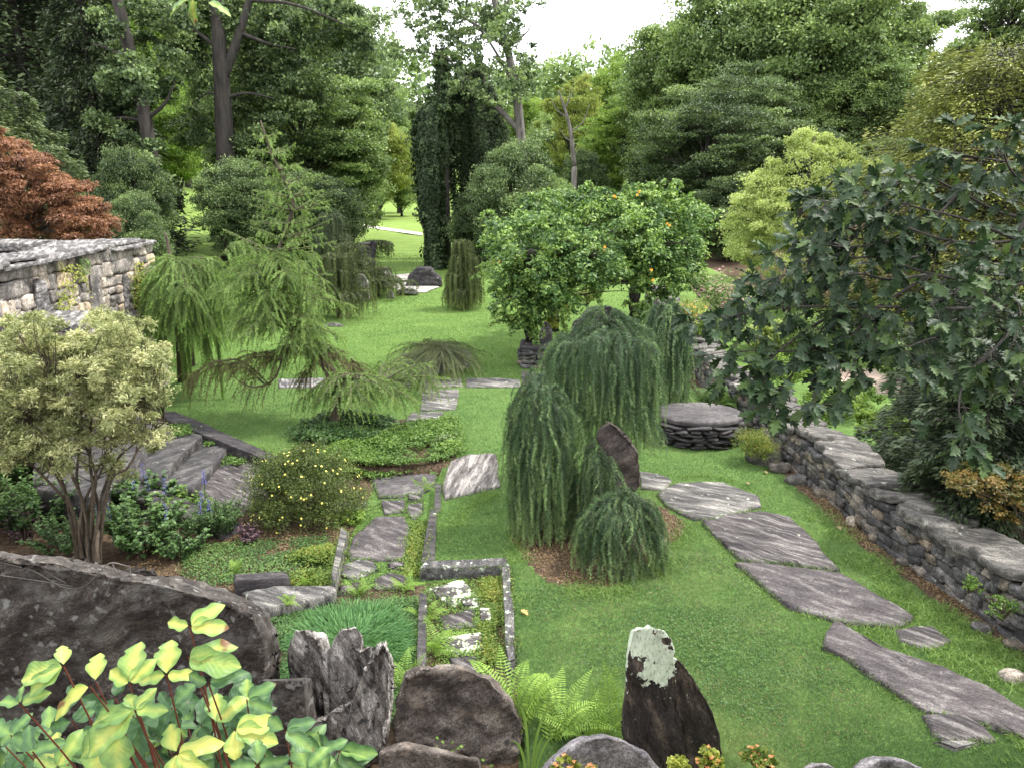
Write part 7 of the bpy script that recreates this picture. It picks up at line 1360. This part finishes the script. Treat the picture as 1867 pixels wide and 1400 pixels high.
vr = ramp(nt, vn.outputs[0], [(.80, (1, 1, 1)), (1.0, (.965, .975, .965))]); col = mixc(nt, 1.0, col, vr, 'MULTIPLY')
mr_ = ramp(nt, a1.outputs['Fac'], [(0.0, (.82, .9, .8)), (.06, (1, 1, 1))]); col = mixc(nt, 1.0, col, mr_, 'MULTIPLY')
n9 = nd(nt, 'ShaderNodeTexNoise', Scale=11.0, Detail=3.0); lk(nt, tc.outputs['Object'], n9.inputs['Vector']); e9 = nt.nodes.new('ShaderNodeMath'); e9.operation = 'MULTIPLY_ADD'; lk(nt, a3.outputs['Fac'], e9.inputs[0]); e9.inputs[1].default_value = .22; lk(nt, n9.outputs['Fac'], e9.inputs[2]); col = mixc(nt, ramp(nt, e9.outputs[0], [(.83, (0, 0, 0)), (.88, (1, 1, 1))]), col, (.16, .08, .03))
p = nd(nt, 'ShaderNodeBsdfPrincipled', Roughness=.45); lk(nt, col, p.inputs['Base Color']); p.inputs['Specular IOR Level'].default_value = .4; tr_ = nt.nodes.new('ShaderNodeBsdfTranslucent'); lk(nt, col, tr_.inputs['Color']); ms = nt.nodes.new('ShaderNodeMixShader'); ms.inputs[0].default_value = .3; lk(nt, p.outputs[0], ms.inputs[1]); lk(nt, tr_.outputs[0], ms.inputs[2]); bm_ = nd(nt, 'ShaderNodeBump', Strength=.10, Distance=.003); lk(nt, vn.outputs[0], bm_.inputs['Height']); lk(nt, bm_.outputs[0], p.inputs['Normal'])
out = nt.nodes.new('ShaderNodeOutputMaterial'); lk(nt, ms.outputs[0], out.inputs['Surface']); M['leaf_golden'] = m
gpn = empty('yellow_leaf_plant', (-.75, 1.45, 1.9), 'yellow and green leaved plant with red stems in the bottom left foreground', 'plant'); b, f = B(), B(); rng = np.random.RandomState(911)
J = [((116, 1214), [(192, 95, 0), (108, 42, 1), (216, 84, 0)], .85), ((174, 1242), [(98, 56, 1)], .9), ((164, 1250), [(212, 95, 2)], .85), ((236, 1246), [(92, 84, 1), (152, 58, 0), (52, 62, 0)], .8), ((303, 1230), [(95, 70, 1), (2, 58, 2), (188, 60, 0)], .8), ((346, 1141), [(168, 50, 0), (42, 72, 0), (2, 72, 0)], .8),
     ((343, 1197), [(24, 90, 2), (2, 64, 2), (-8, 104, 0)], .8), ((246, 1294), [(125, 38, 1), (56, 52, 0), (4, 62, 0), (190, 95, 0), (220, 125, 0)], .7), ((37, 1283), [(168, 48, 0), (28, 54, 0), (105, 36, 0)], .55), ((215, 1325), [(214, 92, 0), (62, 34, 0), (282, 92, 1)], .8), ((394, 1317), [(100, 58, 1), (46, 80, 2)], .75),
     ((428, 1328), [(14, 84, 0), (278, 58, 1), (-14, 92, 0)], .9), ((323, 1372), [(16, 88, 2), (118, 62, 1), (-95, 50, 1), (-32, 84, 0)], .9), ((205, 1338), [(250, 95, 1), (300, 60, 0)], .8), ((105, 1398), [(112, 72, 1), (68, 78, 0), (162, 62, 0), (-40, 70, 0)], .75), ((450, 1275), [(35, 60, 0), (-20, 55, 0), (100, 40, 1)], .45), ((380, 1245), [(20, 75, 2), (160, 50, 0)], .3), ((520, 1330), [(150, 45, 1), (20, 60, 0), (-30, 70, 0)], .35),
     ((590, 1370), [(160, 60, 1), (30, 50, 0), (-80, 40, 0)], .35), ((470, 1395), [(100, 50, 1), (10, 60, 0), (180, 60, 0)], .4), ((560, 1400), [(120, 60, 1), (50, 55, 0)], .4), ((20, 1340), [(150, 60, 0), (60, 50, 0), (-20, 60, 0)], .4), ((60, 1370), [(120, 60, 0), (20, 60, 0)], .35)]
for k in range(64): J.append(((rng.uniform(-20, 630), rng.uniform(1310, 1440)), [(rng.uniform(0, 360), rng.uniform(45, 80), rng.randint(3)) for _ in range(3)], rng.uniform(.0, .55)))
for k in range(14): J.append(((rng.uniform(120, 460), rng.uniform(1260, 1330)), [(rng.uniform(0, 360), rng.uniform(40, 65), rng.randint(3)) for _ in range(3)], rng.uniform(.0, .2)))
base0 = np.array([-.75, 1.55, 2.0]); SS = [B() for _ in PT]; cu = np.array([0, math.sin(PITCH), math.cos(PITCH)]); nrm0 = norm(np.array([0, -.75, .8]))
for k, ((u, v), lv, tone) in enumerate(J):
    back = k >= 23; Yk = 1.45 + (rng.rand() * .3 + .14 if back else rng.normal() * .05); a = P(u, v, Yk); jn = a.copy()
    root = base0 + np.array([(a[0] + .75) * .55 + rng.normal() * .03, rng.normal() * .04 + .1, 0]); tube(b, bez(root, (root + jn) / 2 + [0, .05, .02], jn, 7), np.linspace(.0035, .0018, 7), 5, cap=False)
    for ang, L, ty in lv:
        th = math.radians(ang); n_ = norm(nrm0 + rng.normal(size=3) * .22); d = math.cos(th) * np.array([1, 0, 0]) + math.sin(th) * norm(cu + [0, .6, 0]); d = norm(d + [0, 0, -.05]); scatter(f, PT[ty][0], PT[ty][1], jn[None] + d * .004, d[None], n_[None], np.array([L / FOC * Yk * 1.0]), rnd=[max(0, tone + rng.normal() * .08 - .1)], tattr=PT[ty][2])
b.build('stems', M['red_stem'], gpn, smooth=True); f.build('leaves', M['leaf_golden'], gpn, smooth=True)
# small details
b = B(); c = P(347, 10, 2.6)
for (u, v, l, a_) in [(345, 0, 50, 200), (360, 4, 40, 240), (380, 6, 38, 340), (352, 0, 35, 260)]: th = math.radians(a_); scatter(b, PT[0][0], PT[0][1], P(u, v, 3.0)[None], np.array([[math.cos(th), .2, math.sin(th)]]), np.array([[0, -.6, .8]]), np.array([l / FOC * 3.0]), rnd=[.6], tattr=PT[0][2])
tube(b, np.array([P(350, 0, 3.0), P(345, -80, 3.0), P(300, -300, 3.1)]), .004, 4)
tag(b.build('hanging_twig', M['leaf_golden'], loc=P(350, 0, 3.0), smooth=True), 'light green leaf tips hanging in from the top edge', 'twig')
for k, (u, v) in enumerate([(1399, 866), (1366, 886), (1527, 963), (950, 1116)]):
    b = B(); scatter(b, OV, OF, G(u, v)[None] + [0, 0, .03], [[rng.normal(), rng.normal(), .1]], [[0, 0, 1.0]], np.array([.10]), rnd=[.9]); tag(b.build('fallen_leaf', M['straw' if k != 3 else 'leaf_coral'], loc=G(u, v)), ['pale fallen leaf on the lawn between the slabs and the golden shrub', 'dark fallen leaf on the lawn above the ribbed slab', 'small pale fallen leaf in the grass near the wall', 'orange fallen leaf on the lawn right of the spotted kerb'][k], 'leaf')
